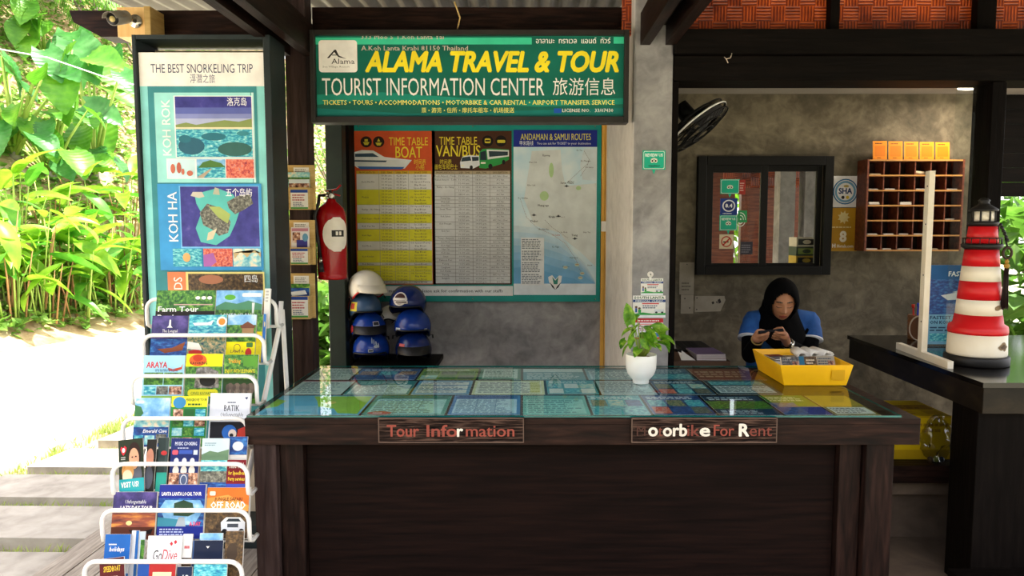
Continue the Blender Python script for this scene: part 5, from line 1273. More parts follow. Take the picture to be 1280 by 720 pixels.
# ================================================================== HELMETS ON THEIR SHELF
HY = 4.80
shz = W(490, 450.5, HY).z
a, b_ = W(441, 450, 4.66), W(546, 450, 4.66)
mb = MB('black_wood'); mb.box((a.x, 4.62, shz - 0.03), (b_.x, WY - 0.002, shz))
tag(mb.build('helmet_shelf', loc=((a.x + b_.x) / 2, WY, shz - 0.03), bevel=0.003), 'short dark shelf fixed to the concrete wall under the helmets', 'shelf')
def helmet(px, py, Y, yaw, pitch, R, mat, label, trim='rubber', visor=None, sticker=None, strap='rubber', roll=0.0):
    c = W(px, py, Y)
    t = thing('helmet', label, 'helmet', c, 'motorbike helmets on the shelf')
    TT_ = Matrix.Translation(c) @ Matrix.Rotation(yaw, 4, 'Z') @ Matrix.Rotation(pitch, 4, 'Y') @ Matrix.Rotation(roll, 4, 'X')   # local +x is the front
    rx, ry, rz = R * 1.08, R * 0.93, R * 0.98
    def low(a):                       # lower edge latitude
        f = math.cos(a)
        return math.radians(-4) if f > 0.55 else math.radians(-4 - 26 * min(1, (0.55 - f) / 0.5))
    def pt(a, l, k=1.0):
        return Vector((rx * k * math.cos(l) * math.cos(a), ry * k * math.cos(l) * math.sin(a), rz * k * math.sin(l)))
    mb = MB(mat); mb.T = TT_
    NA, NL = 40, 12
    vs_, fs = [], []
    for i in range(NA):
        a = 2 * PI * i / NA
        for j in range(NL):
            vs_.append(pt(a, low(a) + (PI / 2 - low(a)) * j / NL))
    vs_.append(pt(0, PI / 2)); tp = len(vs_) - 1
    for i in range(NA):
        i2 = (i + 1) % NA
        for j in range(NL - 1):
            fs.append((i * NL + j, i2 * NL + j, i2 * NL + j + 1, i * NL + j + 1))
        fs.append((i * NL + NL - 1, i2 * NL + NL - 1, tp))
    mb.add(vs_, fs, mat, True)
    o = mb.build('shell', t); sd = o.modifiers.new('thick', 'SOLIDIFY'); sd.thickness = 0.008; sd.offset = -1
    mb = MB(trim); mb.T = TT_
    mb.tube([pt(2 * PI * i / NA, low(2 * PI * i / NA)) for i in range(NA + 1)], 0.0055, trim, 6, cap=False); mb.build('edge_trim', t)
    if visor:
        mb = MB(visor); mb.T = TT_
        vs_, fs = [], []
        n = 12
        for q in range(n + 1):
            a = math.radians(-62 + 124 * q / n)
            p = pt(a, math.radians(4), 1.01); e = 0.055 * math.cos(a * 1.3) ** 0.6 if abs(a * 1.3) < PI / 2 else 0
            vs_ += [p, p + Vector((e, 0, -0.022)), pt(a, math.radians(16), 1.012)]
        for q in range(n):
            fs += [(3 * q, 3 * q + 3, 3 * q + 4, 3 * q + 1), (3 * q + 2, 3 * q + 5, 3 * q + 3, 3 * q)]
        mb.add(vs_, fs, visor, True); o = mb.build('visor', t); sd = o.modifiers.new('thick', 'SOLIDIFY'); sd.thickness = 0.004
    if strap:
        for s in (-1, 1):
            mb = MB(strap); mb.T = TT_
            mb.tube([pt(s * 1.75, low(1.75), 0.96), Vector((0.015, s * ry * 1.07, -R * 0.40)), Vector((0.035, s * ry * 1.08, -R * 0.55))], 0.006, strap, 6, flat=0.4)
            mb.build('strap', t)
    if sticker:
        mb = None
        for (a0, l0, w, h, shape, m_, k) in sticker:
            if mb is None or k < 1.014:
                if mb is not None: mb.build('sticker', t)
                mb = MB('paper'); mb.T = TT_
            vs_, fs = [], []
            if shape == 'e' or shape == 'o':
                n = 20
                for q in range(n):
                    an = 2 * PI * q / n
                    vs_.append(pt(a0 + w * math.cos(an), l0 + h * math.sin(an), k))
                    vs_.append(pt(a0 + w * 0.8 * math.cos(an), l0 + h * 0.8 * math.sin(an), k))
                vs_.append(pt(a0, l0, k))
                for q in range(n):
                    q2 = (q + 1) % n
                    fs.append((2 * q, 2 * q2, 2 * q2 + 1, 2 * q + 1))
                    if shape == 'e': fs.append((2 * q + 1, 2 * q2 + 1, 2 * n))
            else:
                n = 6
                for q in range(n + 1):
                    for r_ in range(3):
                        vs_.append(pt(a0 - w + 2 * w * q / n, l0 - h + h * r_, k))
                for q in range(n):
                    for r_ in range(2):
                        fs.append((q * 3 + r_, q * 3 + 3 + r_, q * 3 + 4 + r_, q * 3 + 1 + r_))
            mb.add(vs_, fs, m_, True)
        mb.build('sticker', t)
    return t
FR = -PI / 2                                   # facing the viewer
helmet(458, 360.5, HY, FR + 0.75, 0.05, 0.126, 'helm_white', 'white helmet with a pale peak on top of its stack, beside the extinguisher', trim='light_red', visor='helm_white')
helmet(456, 386, HY + 0.01, FR + 0.6, 0.0, 0.120, 'helm_steel', 'steel blue helmet with yellow and red stickers just under the white one', sticker=[(-1.15, 0.22, 0.24, 0.26, 'r', 'd8c83a', 1.012), (-1.2, 0.24, 0.14, 0.16, 'r', 'b83a2a', 1.018), (-1.75, 0.3, 0.16, 0.3, 'r', 'b8442e', 1.012)])
helmet(461, 411.5, HY, FR + 0.3, 0.0, 0.128, 'helm_blue', 'shiny blue helmet with a black peak, third down under the white one', visor='rubber', sticker=[(0.35, 0.42, 0.20, 0.12, 'r', 'c8ccd4', 1.012), (0.35, 0.42, 0.17, 0.09, 'r', '2a2e38', 1.018), (-1.3, 0.1, 0.2, 0.2, 'e', 'c83a44', 1.012)])
helmet(464, 436.5, HY - 0.01, FR + 0.1, 0.0, 0.132, 'helm_blue', 'blue helmet with a grey wing emblem at the bottom of its stack', strap=None, sticker=[(0.18 + 0.12 * q, 0.62 - 0.09 * q, 0.035, 0.17 - 0.015 * q, 'e', 'a8b4c0', 1.012) for q in range(4)] + [(0.42, 0.3, 0.16, 0.07, 'e', 'a8b4c0', 1.014), (0.1, 0.10, 0.13, 0.07, 'r', 'c8ccd0', 1.012), (0.1, 0.10, 0.11, 0.045, 'r', '20242c', 1.018)])
helmet(510, 379.5, HY, FR - 0.1, 0.0, 0.132, 'helm_navy', 'navy helmet with a round white and brown badge, topmost of the stack nearer the plant', strap=None, sticker=[(-0.18, 0.36, 0.42, 0.36, 'e', 'd8d4cc', 1.012), (-0.18, 0.36, 0.34, 0.29, 'e', '3a1a14', 1.018), (-0.18, 0.33, 0.44, 0.06, 'r', 'd8d4cc', 1.024), (-0.08, 0.18, 0.36, 0.07, 'r', 'd8d4cc', 1.024), (-0.08, 0.18, 0.30, 0.03, 'r', '3a1a14', 1.03)])
helmet(487, 394, HY + 0.13, FR - 0.9, 0.3, 0.07, 'helm_white', 'cream helmet tilted between the two stacks, behind the others', sticker=None)
helmet(516, 408.5, HY - 0.01, FR + 0.15, 0.0, 0.132, 'helm_blue', 'plain blue helmet right under the badge helmet', sticker=[(0.75, -0.05, 0.1, 0.06, 'r', 'c8ccd0', 1.012), (-0.9, -0.02, 0.18, 0.08, 'r', 'b8c0c8', 1.012)])
helmet(517, 436.5, HY - 0.01, FR + 0.2, 0.0, 0.130, 'helm_navy', 'dark blue helmet with a raised visor at the bottom under the plain blue one', strap=None, visor='rubber', sticker=[(-0.8, 0.35, 0.2, 0.08, 'r', 'c05a5a', 1.012)])

# ================================================================== SIGNS ON THE COLUMN
KY = CY - 0.004
GRN = '1fb493'
def owl(cx, cy, s, c1='f2efe0', c2='20302c'):
    return [('e', cx - s * 0.55, cy, s * 0.55, s * 0.55, c1), ('e', cx + s * 0.55, cy, s * 0.55, s * 0.55, c1), ('e', cx - s * 0.5, cy, s * 0.3, s * 0.3, c2), ('e', cx + s * 0.5, cy, s * 0.3, s * 0.3, c2), ('p', [(cx - s * 1.2, cy - s * 0.5), (cx, cy - s * 0.95), (cx + s * 1.2, cy - s * 0.5), (cx, cy - s * 0.62)], c1)]
def bubble(name, label, px0, py0, px1, py1, Y, words, second):
    a, b_ = W(px0, py1, Y), W(px1, py0, Y)
    w, h = b_.x - a.x, b_.z - a.z
    mb = MB(GRN); mb.T = frame((a.x, Y, a.z), (1, 0, 0), (0, 0, 1))
    ol = [(0.0, 0.2), (0.42, 0.2), (0.5, 0.0), (0.58, 0.2), (1.0, 0.2), (1.0, 1.0), (0.0, 1.0)]
    mb.prism([(x * w, y * h) for x, y in ol], -0.002, 0, GRN)
    draw(mb, w, h, (0, 0, 100, 100), [('rr', 4, 3, 96, 77, 6, 'e8f4ee'), ('rr', 6, 5, 94, 75, 6, GRN)] + ([('t', 'REVIEW US', 12, 88, 26, 13, 'e8f4ee', 0.03)] if words else []) + owl(50, 44, 14) + ([('t', second, 26, 76, 68, 9, '1a5a4a', 0.02)] if second else []))
    tag(mb.build(name, loc=((a.x + b_.x) / 2, Y, a.z)), label, 'sign')
bubble('review_sign', 'green speech bubble review sign on the concrete column', 803, 188, 832, 218, KY, True, 'tripadvisor')
def clinic(extra=()):
    return [('t', 'SOUTH LANTA', 4, 96, 15, 11, '2a5a3a', 0.03), ('r', 0, 18, 100, 30, '24407c'), ('t', 'MEDICAL CLINIC', 8, 92, 28, 7, 'e8ecf0', 0.02), ('r', 28, 34, 80, 39, 'c83a3a'), ('l', 30, 42, 84, 60, 2, '3a4a6a'), ('e', 10, 52, 4, 5, '6a4a3a'), ('r', 7, 57, 13, 76, '2a5aa0'), ('e', 20, 58, 4, 5, '6a4a3a'), ('r', 16, 63, 25, 78, '3aa04a'), ('r', 66, 62, 96, 74, 'd8dce0'), ('e', 72, 76, 4, 4, '20242c'), ('e', 90, 76, 4, 4, '20242c'), ('p', [(0, 84), (30, 76), (60, 82), (100, 78), (100, 88), (0, 88)], '3aa04a'), ('r', 0, 88, 100, 100, 'e8ecf0')] + list(extra)
t = thing('clinic_notice', 'small clinic notice hanging from a round tab, topmost of three on the column', 'notice', W(814, 369, KY))
a, b_ = W(801, 369, KY), W(829, 348, KY)
card('notice_sheet', None, None, frame((a.x, KY, a.z), (1, 0, 0), (0, 0, 1)), b_.x - a.x, b_.z - a.z, (0, 0, 100, 100), clinic(), parent=t, thick=0.002)
p = W(813, 343, KY); mb = MB('plastic_white'); mb.tube([(p.x, CY - 0.001, p.z), (p.x, KY - 0.003, p.z)], 0.016, 'plastic_white', 16); mb.tube([(p.x, KY - 0.0035, p.z), (p.x, KY - 0.008, p.z)], 0.005, 'chrome', 8); mb.box((p.x - 0.006, KY - 0.002, p.z - 0.03), (p.x + 0.006, CY - 0.001, p.z - 0.01)); mb.build('hanging_tab', t)
wall_card('clinic_notice', 'wide clinic notice with a blue band, the middle of three on the column', 'notice', 790.5, 398, 790.5 + 41, 369, KY, (0, 0, 100, 100), []) if False else None
wall_card('clinic_notice', 'wide clinic notice with a blue band, the middle one of three on the column', 'notice', 791, 369.5, 832, 397, KY, (0, 0, 100, 100), clinic(), thick=0.002)
wall_card('clinic_notice', 'red headed emergency notice low on the column, just above the plant', 'notice', 793, 398, 829, 424, KY, (0, 0, 100, 100), [('r', 0, 0, 100, 20, 'c02a34'), ('l', 10, 6, 90, 16, 1, 'f0e0e0'), ('r', 10, 26, 84, 32, 'e8a0a0'), ('l', 12, 36, 88, 60, 3, 'b03a4a'), ('p', [(10, 88), (20, 70), (50, 66), (90, 70), (96, 88)], '4a7ab0'), ('r', 0, 90, 100, 100, 'c02a34')], thick=0.002, bg='e8e6ea')

# ================================================================== OFFICE: WINDOW STICKERS, PAPERS, CERTIFICATES
GY = WY - 0.019
bubble('window_sticker', 'green owl bubble sticker without words at the top of the window pane', 900, 224, 925, 247, GY, False, '')
wall_card('window_sticker', 'blue sticker with a rating in a white disc on the window pane', 'sticker', 900, 248, 922, 269, GY, (0, 0, 100, 100), [('e', 50, 44, 38, 36, 'e8ecf0'), ('e', 50, 44, 30, 29, '23306c'), ('t', '8.4', 30, 70, 54, 22, 'f4f6f8', 0.03), ('l', 16, 84, 84, 96, 1, 'c8d4e8')], bg='1c3a8a', thick=0.001)
wall_card('window_sticker', 'small green wireless sticker on the window pane', 'sticker', 922, 263, 934, 278, GY, (0, 0, 100, 100), [('o', 30, 76, 56, 60, 0.12, 'e0f0e4'), ('o', 30, 76, 34, 38, 0.2, 'e0f0e4'), ('e', 30, 76, 10, 11, 'e0f0e4'), ('r', 0, 80, 100, 100, '2a9a5a'), ('r', 0, 0, 24, 100, '2a9a5a')], bg='2a9a5a', thick=0.001)
bubble('window_sticker', 'green review bubble sticker with white words on the window pane', 899, 269, 922, 293, GY, True, '')
wall_card('window_sticker', 'cream no smoking sticker with a red ring at the foot of the pane', 'sticker', 899, 293, 917, 311, GY, (0, 0, 100, 100), [('o', 50, 50, 38, 38, 0.2, 'b8301f'), ('r', 26, 48, 66, 56, '1a1614'), ('p', [(22, 72), (72, 22), (79, 29), (29, 79)], 'b8301f')], bg='e0d2b0', thick=0.001)
wall_card('window_sticker', 'red sticker beside the owl bubble on the window pane', 'sticker', 923, 225, 932, 243, GY, (0, 0, 100, 100), [('l', 15, 15, 85, 80, 4, 'e0b0a8')], bg='a83228', thick=0.001)
wall_card('window_sticker', 'dim grey printed square at the foot of the pane beside the no smoking sticker', 'sticker', 925, 302, 941, 318, GY, (0, 0, 100, 100), [('l', 10, 20, 90, 90, 4, '7a7a86')], bg='3a3844', thick=0.001)
OY = WY - 0.003
wall_card('certificate', 'white certificate with a round blue seal on the office wall', 'certificate', 1035.5, 220, 1078, 259, OY, (0, 0, 100, 92), [('o', 50, 46, 38, 38, 0.1, '2c6a9c'), ('o', 50, 46, 32, 32, 0.2, '6a9cc0'), ('t', 'SHA', 30, 70, 52, 16, '1c3a6a', 0.04), ('e', 43, 63, 5, 5, '20242c'), ('e', 57, 63, 5, 5, 'd8b83a'), ('e', 52, 30, 8, 4, 'b0a060')], bg='e4e4e8', thick=0.002)
wall_card('certificate', 'mustard yellow award certificate with a white number eight', 'certificate', 1035, 260, 1073, 314, OY, (0, 0, 100, 140), [('e', 50, 30, 15, 15, 'd8c890')] + [('p', [(50 + 14 * math.cos(a_ - 0.3), 30 + 14 * math.sin(a_ - 0.3)), (50 + 22 * math.cos(a_), 30 + 22 * math.sin(a_)), (50 + 14 * math.cos(a_ + 0.3), 30 + 14 * math.sin(a_ + 0.3))], 'd8c890') for a_ in [2 * PI * q / 9 for q in range(9)]] + [('l', 10, 58, 90, 66, 1, 'e0d098'), ('t', '8', 40, 60, 108, 32, 'f6f0e0', 0.05), ('t', 'H', 14, 24, 128, 12, 'f6f0e0', 0.05), ('t', 'Hotels.com', 30, 86, 128, 10, 'f6f0e0', 0.02)], bg='b98a1c', thick=0.002)
wall_card('wall_paper_sheet', 'old grey paper sheet pinned over another on the office wall', 'paper', 849, 328, 868, 368, OY, (0, 0, 100, 100), [('e', 50, 6, 3, 2, '2a2420'), ('l', 16, 60, 80, 90, 3, '6a6458')], bg='old_paper', thick=0.001)
wall_card('wall_paper_sheet', 'crumpled old paper sheet low on the office wall under another sheet', 'paper', 851, 368.5, 867, 392, OY, (0, 0, 100, 100), [('e', 30, 20, 5, 4, '2a2420'), ('e', 70, 70, 5, 4, '2a2420')], bg='old_paper', thick=0.001)
a, b_ = W(868.5, 390, OY), W(907, 370, OY)
mb = MB('old_paper'); mb.T = frame((a.x, OY, a.z), (1, 0, 0), (0, 0, 1)); w, h = b_.x - a.x, b_.z - a.z
mb.prism([(0, 0), (w * 0.84, 0.005), (w, h * 0.75), (w * 0.96, h), (0, h)], -0.001, 0)
draw(mb, w, h, (0, 0, 100, 50), [('e', 6, 6, 2, 2, '2a2420'), ('e', 6, 42, 2, 2, '2a2420'), ('p', [(54, 20), (60, 16), (64, 22), (58, 26)], '2a2420'), ('p', [(74, 12), (82, 8), (86, 20), (78, 24)], '2a2420'), ('p', [(68, 18), (74, 16), (73, 24)], '2a2420')])
tag(mb.build('wall_paper_sheet', loc=((a.x + b_.x) / 2, OY, a.z)), 'torn paper with dark ink blots on the office wall', 'paper')

# seen through the window: boxes on a ledge and a hanging cloth
bx_ = W(1003, 331, 5.6)
mb = MB('dark_wood'); mb.box((bx_.x - 0.10, 5.5, bx_.z - 0.03), (bx_.x + 0.25, 5.8, bx_.z)); mb.box((bx_.x + 0.2, 5.6, 0), (bx_.x + 0.24, 5.7, bx_.z - 0.0305)); mb.box((bx_.x - 0.09, 5.6, 0), (bx_.x - 0.05, 5.7, bx_.z - 0.0305))
tag(mb.build('side_table', loc=(bx_.x, 5.65, 0)), 'dark side table seen through the office window under a pile of boxes', 'table')
for i_, (c_, lab) in enumerate([('c8a83a', 'yellow and black box at the bottom of the pile seen through the window'), ('3a4a3a', 'dark green box in the middle of the pile seen through the window'), ('d0c8b8', 'pale box on top of the pile seen through the window')]):
    mb = MB(c_); mb.T = Matrix.Translation((bx_.x - 0.07, 5.55, bx_.z + 0.001 + i_ * 0.071)); mb.box((0, 0, 0), (0.16, 0.16, 0.07)); mb.T = mb.T @ Matrix.Rotation(PI / 2, 4, 'X'); draw(mb, 0.16, 0.07, (0, 0, 100, 44), [('r', 8, 8, 92, 36, '1a1a1c' if i_ != 1 else '8aa04a'), ('e', 50, 22, 20, 10, c_)])
    tag(mb.build('storage_box', loc=(bx_.x, 5.63, bx_.z + i_ * 0.071), bevel=0.002), lab, 'box')
# pigeonholes
pa, pb = W(1080, 314, 4.90), W(1207, 199, 4.90)
t = thing('pigeonhole_shelf', 'reddish wooden pigeonhole shelf with six rows on the office wall', 'shelf', ((pa.x + pb.x) / 2, WY, pa.z))
mb = MB('shelf_wood'); mb.box((pa.x, 4.90, pa.z), (pa.x + 0.014, WY - 0.004, pb.z)); mb.build('side_panel', t, bevel=0.002)
mb = MB('shelf_wood'); mb.box((pb.x - 0.014, 4.90, pa.z), (pb.x, WY - 0.004, pb.z)); mb.build('side_panel', t, bevel=0.002)
mb = MB('shelf_wood'); mb.box((pa.x + 0.0145, WY - 0.012, pa.z), (pb.x - 0.0145, WY - 0.004, pb.z), '2a1610'); mb.build('back_panel', t)
NR, NC = 6, 6
ch = (pb.z - pa.z - 0.012) / NR; cw = (pb.x - pa.x - 0.028) / NC
for r_ in range(NR + 1):
    z = pa.z + r_ * ch
    mb = MB('shelf_wood'); mb.box((pa.x + 0.0145, 4.905, z), (pb.x - 0.0145, WY - 0.0125, z + 0.010)); mb.box((pa.x + 0.0145, 4.901, z), (pb.x - 0.0145, 4.9048, z + 0.010), 'shelf_edge'); mb.build('shelf_board', t)
for c_ in range(1, NC):
    x = pa.x + 0.014 + c_ * cw
    mb = MB('shelf_wood')
    for r_ in range(NR):
        mb.box((x - 0.004, 4.91, pa.z + r_ * ch + 0.0105), (x + 0.004, WY - 0.0125, pa.z + (r_ + 1) * ch - 0.0005))
    mb.build('divider', t)
slot = {(0, 5): 'thin folded card', (3, 5): 'small roll of paper', (0, 4): 'white slip', (3, 4): 'pair of slips', (0, 3): 'loose pack of slips', (2, 3): 'bundle of beige papers', (1, 1): 'white slip', (2, 1): 'white slip', (3, 1): 'grey slip', (0, 0): 'white folded slip', (1, 0): 'flat stack of slips', (2, 0): 'flat stack of slips', (5, 4): 'key tag card', (5, 2): 'white slip', (4, 0): 'pale card', (1, 4): 'grey slip', (0, 1): 'flat white card'}
rn_ = ['bottom', 'second lowest', 'third lowest', 'third highest', 'second highest', 'top']
cn_ = ['first', 'second', 'third', 'fourth', 'fifth', 'sixth']
rr = random.Random(9)
for (c_, r_), lab in slot.items():
    mb = MB(rr.choice(['paper', 'c8b89a', 'd8d4cc']))
    x0 = pa.x + 0.014 + c_ * cw + 0.012; z0 = pa.z + r_ * ch + 0.0105; hh = 0.02 if 'bundle' in lab or 'pack' in lab else 0.010
    if 'roll' in lab:
        mb.tube([(x0, 4.93, z0 + 0.014), (x0 + 0.07, 4.96, z0 + 0.014)], 0.0135, None, 12)
    else:
        w_ = cw * rr.uniform(0.55, 0.78); d0 = 4.915
        for q in range(max(2, int(hh / 0.004))):
            jx, jy = rr.uniform(0, 0.006), rr.uniform(0, 0.01)
            mb.box((x0 + jx, d0 + jy, z0 + q * 0.004), (x0 + w_ + jx, d0 + 0.09 + jy, z0 + q * 0.004 + 0.0035))
    tag(mb.build('paper_slip', loc=(x0, 4.93, z0)), f'{lab} in the {rn_[r_]} pigeonhole row, {cn_[c_]} compartment from the certificates', 'paper', 'slips in the pigeonholes')
for i in range(5):
    x0 = 1091 + i * 19.6
    a, b_ = W(x0, 199.5, 4.95), W(x0 + 18.6, 176 + i * 0.4, 4.95)
    a.z = pb.z + 0.002
    T = Matrix.Translation((a.x, 4.95, a.z)) @ Matrix.Rotation(PI / 2 - 0.08, 4, 'X')
    card('payment_card', f'orange payment card standing on the pigeonhole shelf, {cn_[i]} of five from the certificates', 'card', T, b_.x - a.x, b_.z - a.z, (0, 0, 100, 130), [('rr', 3, 3, 97, 127, 8, 'e88a1c'), ('l', 16, 10, 86, 24, 1, '3a2410'), ('rr', 12, 32, 88, 108, 5, 'd07410'), ('l', 30, 113, 70, 122, 1, '5a3a18')], bg='f0981e', thick=0.003, group='payment cards on the pigeonhole shelf')

# ceiling lamp
p = W(1200, 100, 4.4)
lx, ly = 2.86, 4.66
t = thing('ceiling_lamp', 'small round lamp glowing on the office ceiling', 'lamp', (lx, ly, CEIL))
mb = MB('plastic_white'); mb.T = Matrix.Translation((lx, ly, 0)); mb.lathe([(0.10, CEIL - 0.03), (0.11, CEIL - 0.025), (0.11, CEIL - 0.001), (0.0, CEIL - 0.001)], 'plastic_white', 28); mb.build('housing', t)
mb = MB('lamp_on'); mb.T = Matrix.Translation((lx, ly, 0)); mb.lathe([(0.0, CEIL - 0.037), (0.07, CEIL - 0.035), (0.095, CEIL - 0.0305), (0.0, CEIL - 0.0304)], 'lamp_on', 28); mb.build('diffuser', t)
ld = bpy.data.lights.new('ceiling_lamp_light', 'AREA'); ld.shape = 'DISK'; ld.size = 0.18; ld.energy = 9; ld.color = (1.0, 0.84, 0.66)
lo = bpy.data.objects.new('ceiling_lamp_light', ld); COL.objects.link(lo); lo.parent = t; lo.location = (0, 0, -0.045)

# wall fan on the column's far flank
fc = W(871, 158, 4.25)
t = thing('wall_fan', 'dark wall fan tilted down beside the column in the office', 'fan', (c1 + 0.02, 4.25, fc.z))
ax = Vector((0.60, -0.10, -0.80)).normalized()
ax2 = Vector((0.80, 0.05, 0.60)).normalized(); 
nrm = Vector((0.58, -0.24, -0.78)).normalized()
def circle(c, n_, r, k=28):
    u_ = n_.orthogonal().normalized(); w_ = n_.cross(u_)
    return [c + u_ * (r * math.cos(2 * PI * q / k)) + w_ * (r * math.sin(2 * PI * q / k)) for q in range(k + 1)]
mb = MB('black_frame')
for r, o_ in ((0.20, 0.0), (0.196, 0.03), (0.196, -0.03), (0.14, 0.045), (0.07, 0.055), (0.14, -0.05), (0.07, -0.06)):
    mb.tube(circle(fc + nrm * o_, nrm, r), 0.004 if r < 0.2 else 0.007, 'black_frame', 6, cap=False)
u_ = nrm.orthogonal().normalized(); w_ = nrm.cross(u_)
for q in range(40):
    a_ = 2 * PI * q / 40
    dr = u_ * math.cos(a_) + w_ * math.sin(a_)
    for s in (1, -1):
        mb.tube([fc + nrm * (0.058 * s) + dr * 0.03, fc + nrm * (0.045 * s) + dr * 0.14, fc + nrm * (0.028 * s) + dr * 0.198], 0.0016, 'black_frame', 4)
mb.build('cage', t)
mb = MB('plastic_white'); mb.tube(circle(fc, nrm, 0.203), 0.006, 'ceramic', 6, cap=False); mb.build('rim', t)
mb = MB('3a3a3c')
for q in range(5):
    a_ = 2 * PI * q / 5
    d1 = u_ * math.cos(a_) + w_ * math.sin(a_); d2 = u_ * math.cos(a_ + 0.9) + w_ * math.sin(a_ + 0.9)
    mb.add([fc + d1 * 0.03 + nrm * 0.02, fc + d1 * 0.175 + nrm * 0.02, fc + (d1 + d2).normalized() * 0.18, fc + d2 * 0.16 - nrm * 0.02, fc + d2 * 0.03 - nrm * 0.02], [(0, 1, 2, 3, 4)], '3a3a3c')
mb.build('blades', t)
mb = MB('black_frame'); mb.tube([fc - nrm * 0.065, fc - nrm * 0.16], [0.05, 0.045], 'black_frame', 18); mb.build('motor', t)
mb = MB('black_frame'); wq = Vector((c1 + 0.002, 4.25, fc.z + 0.10)); mb.tube([fc - nrm * 0.15, Vector((c1 + 0.05, 4.25, fc.z + 0.12)), wq], 0.014, 'black_frame', 10); mb.box((c1 + 0.0012, 4.19, fc.z + 0.02), (c1 + 0.012, 4.31, fc.z + 0.2)); mb.build('wall_arm', t)

p = W(908, 74, CY - 0.035)
mb = MB('c8b8a4'); mb.tube([p + Vector((-0.012, 0, 0.012)), p, p + Vector((0.008, -0.004, -0.02))], 0.0022, 'c8b8a4', 6); mb.tube([p + Vector((0, 0, 0.002)), p + Vector((0.02, -0.004, 0.006)), p + Vector((0.026, -0.004, 0.03))], 0.0022, 'c8b8a4', 6)
tag(mb.build('wire_tie', loc=p), 'tiny knotted pale wire tie on the black header beam over the office', 'wire')
# desk with the laptop and papers, behind the counter
dz = W(890, 449, 4.35).z
t = thing('desk', 'plain brown desk behind the counter under the papers on the wall', 'desk', (1.1, 4.6, 0))
dx0, dx1 = c1 + 0.045, W(912, 449, 4.3).x
mb = MB('dark_wood'); mb.box((dx0, 4.28, dz - 0.03), (dx1, WY - 0.003, dz), '5a4232'); mb.build('desk_top', t, bevel=0.003)
for x in (dx0 + 0.02, dx1 - 0.06):
    for y in (4.32, 4.94):
        mb = MB('dark_wood_z'); mb.box((x, y, 0), (x + 0.04, y + 0.04, dz - 0.0305)); mb.build('leg', t, bevel=0.002)
t = thing('laptop', 'black open laptop seen edge on, on the desk beside the column', 'laptop', (dx0 + 0.22, 4.72, dz))
mb = MB('rubber'); mb.box((dx0 + 0.17, 4.60, dz + 0.001), (dx0 + 0.41, 4.94, dz + 0.02))
for i in range(5):
    for j in range(12):
        mb.box((dx0 + 0.21 + i * 0.028, 4.62 + j * 0.025, dz + 0.0201), (dx0 + 0.232 + i * 0.028, 4.64 + j * 0.025, dz + 0.023), '1a1a1c')
mb.build('keyboard_base', t, bevel=0.002)
mb = MB('rubber'); mb.T = Matrix.Translation((dx0 + 0.165, 4.60, dz + 0.022)) @ Matrix.Rotation(-0.16, 4, 'Y'); mb.box((-0.008, 0, 0), (0, 0.34, 0.24), 'rubber'); mb.box((-0.009, -0.003, 0), (0.001, -0.0005, 0.242), 'a8a49c'); mb.build('screen', t)
for i in range(3):
    mb = MB('paper'); w0 = 0.03 * i
    mb.T = Matrix.Translation((dx0 + 0.23, 4.31, dz + 0.0008 + i * 0.0125)) @ Matrix.Rotation(0.05 * (i - 1), 4, 'Z')
    mb.box((0, 0, 0), (dx1 - dx0 - 0.25, 0.24, 0.011), ['8a4a52', 'd8d4d8', '6a5a80'][i], 'd8cfd0')
    tag(mb.build('notebook', loc=(dx0 + 0.45, 4.42, dz + 0.0008 + i * 0.0125), bevel=0.001), ['red covered notebook at the bottom of the pile on the desk', 'pale notebook in the middle of the pile on the desk', 'violet covered notebook on top of the pile on the desk'][i], 'notebook', 'notebooks on the desk')
mb = MB('paper'); q = Vector((dx0 + 0.135, 4.30, dz + 0.003)); mb.add([q, q + Vector((0.085, -0.005, 0.0)), q + Vector((0.0, 0.0, 0.06)), q + Vector((0.08, 0.05, 0.0)), q + Vector((-0.01, 0.05, 0.045))], [(0, 1, 2), (0, 3, 4)], 'paper')
o = mb.build('folded_paper', loc=q); tag(o, 'white folded paper sticking up in front of the laptop on the desk', 'paper'); sd = o.modifiers.new('thick', 'SOLIDIFY'); sd.thickness = 0.001

# ================================================================== SECOND COUNTER AND WHAT STANDS ON IT
T2 = 0.95
t = thing('stone_counter', 'high black stone topped counter on a dark pedestal beside the office opening', 'counter', (2.5, 3.5, 0))
mb = MB('stone_top'); mb.prism([(1.935, 2.99), (3.45, 2.99), (3.45, 4.34), (1.965, 4.34)], T2 - 0.022, T2, 'stone_top'); mb.build('counter_top', t, bevel=0.003)
mb = MB('counter_edge'); mb.prism([(1.945, 3.0), (3.45, 3.0), (3.45, 4.33), (1.975, 4.33)], 0.815, T2 - 0.0225, 'counter_edge'); mb.build('edge_panel', t, bevel=0.003)
mb = MB('black_wood_z'); mb.prism([(1.96, 3.05), (3.3, 3.05), (3.3, 3.24), (1.96, 3.24)], 0.0, 0.8145, 'black_wood_z'); mb.build('pedestal', t, bevel=0.004)
mb = MB('black_wood'); mb.box((1.86, 2.98, 0.0), (3.3, 3.049, 0.11)); mb.build('pedestal_foot', t, bevel=0.004)

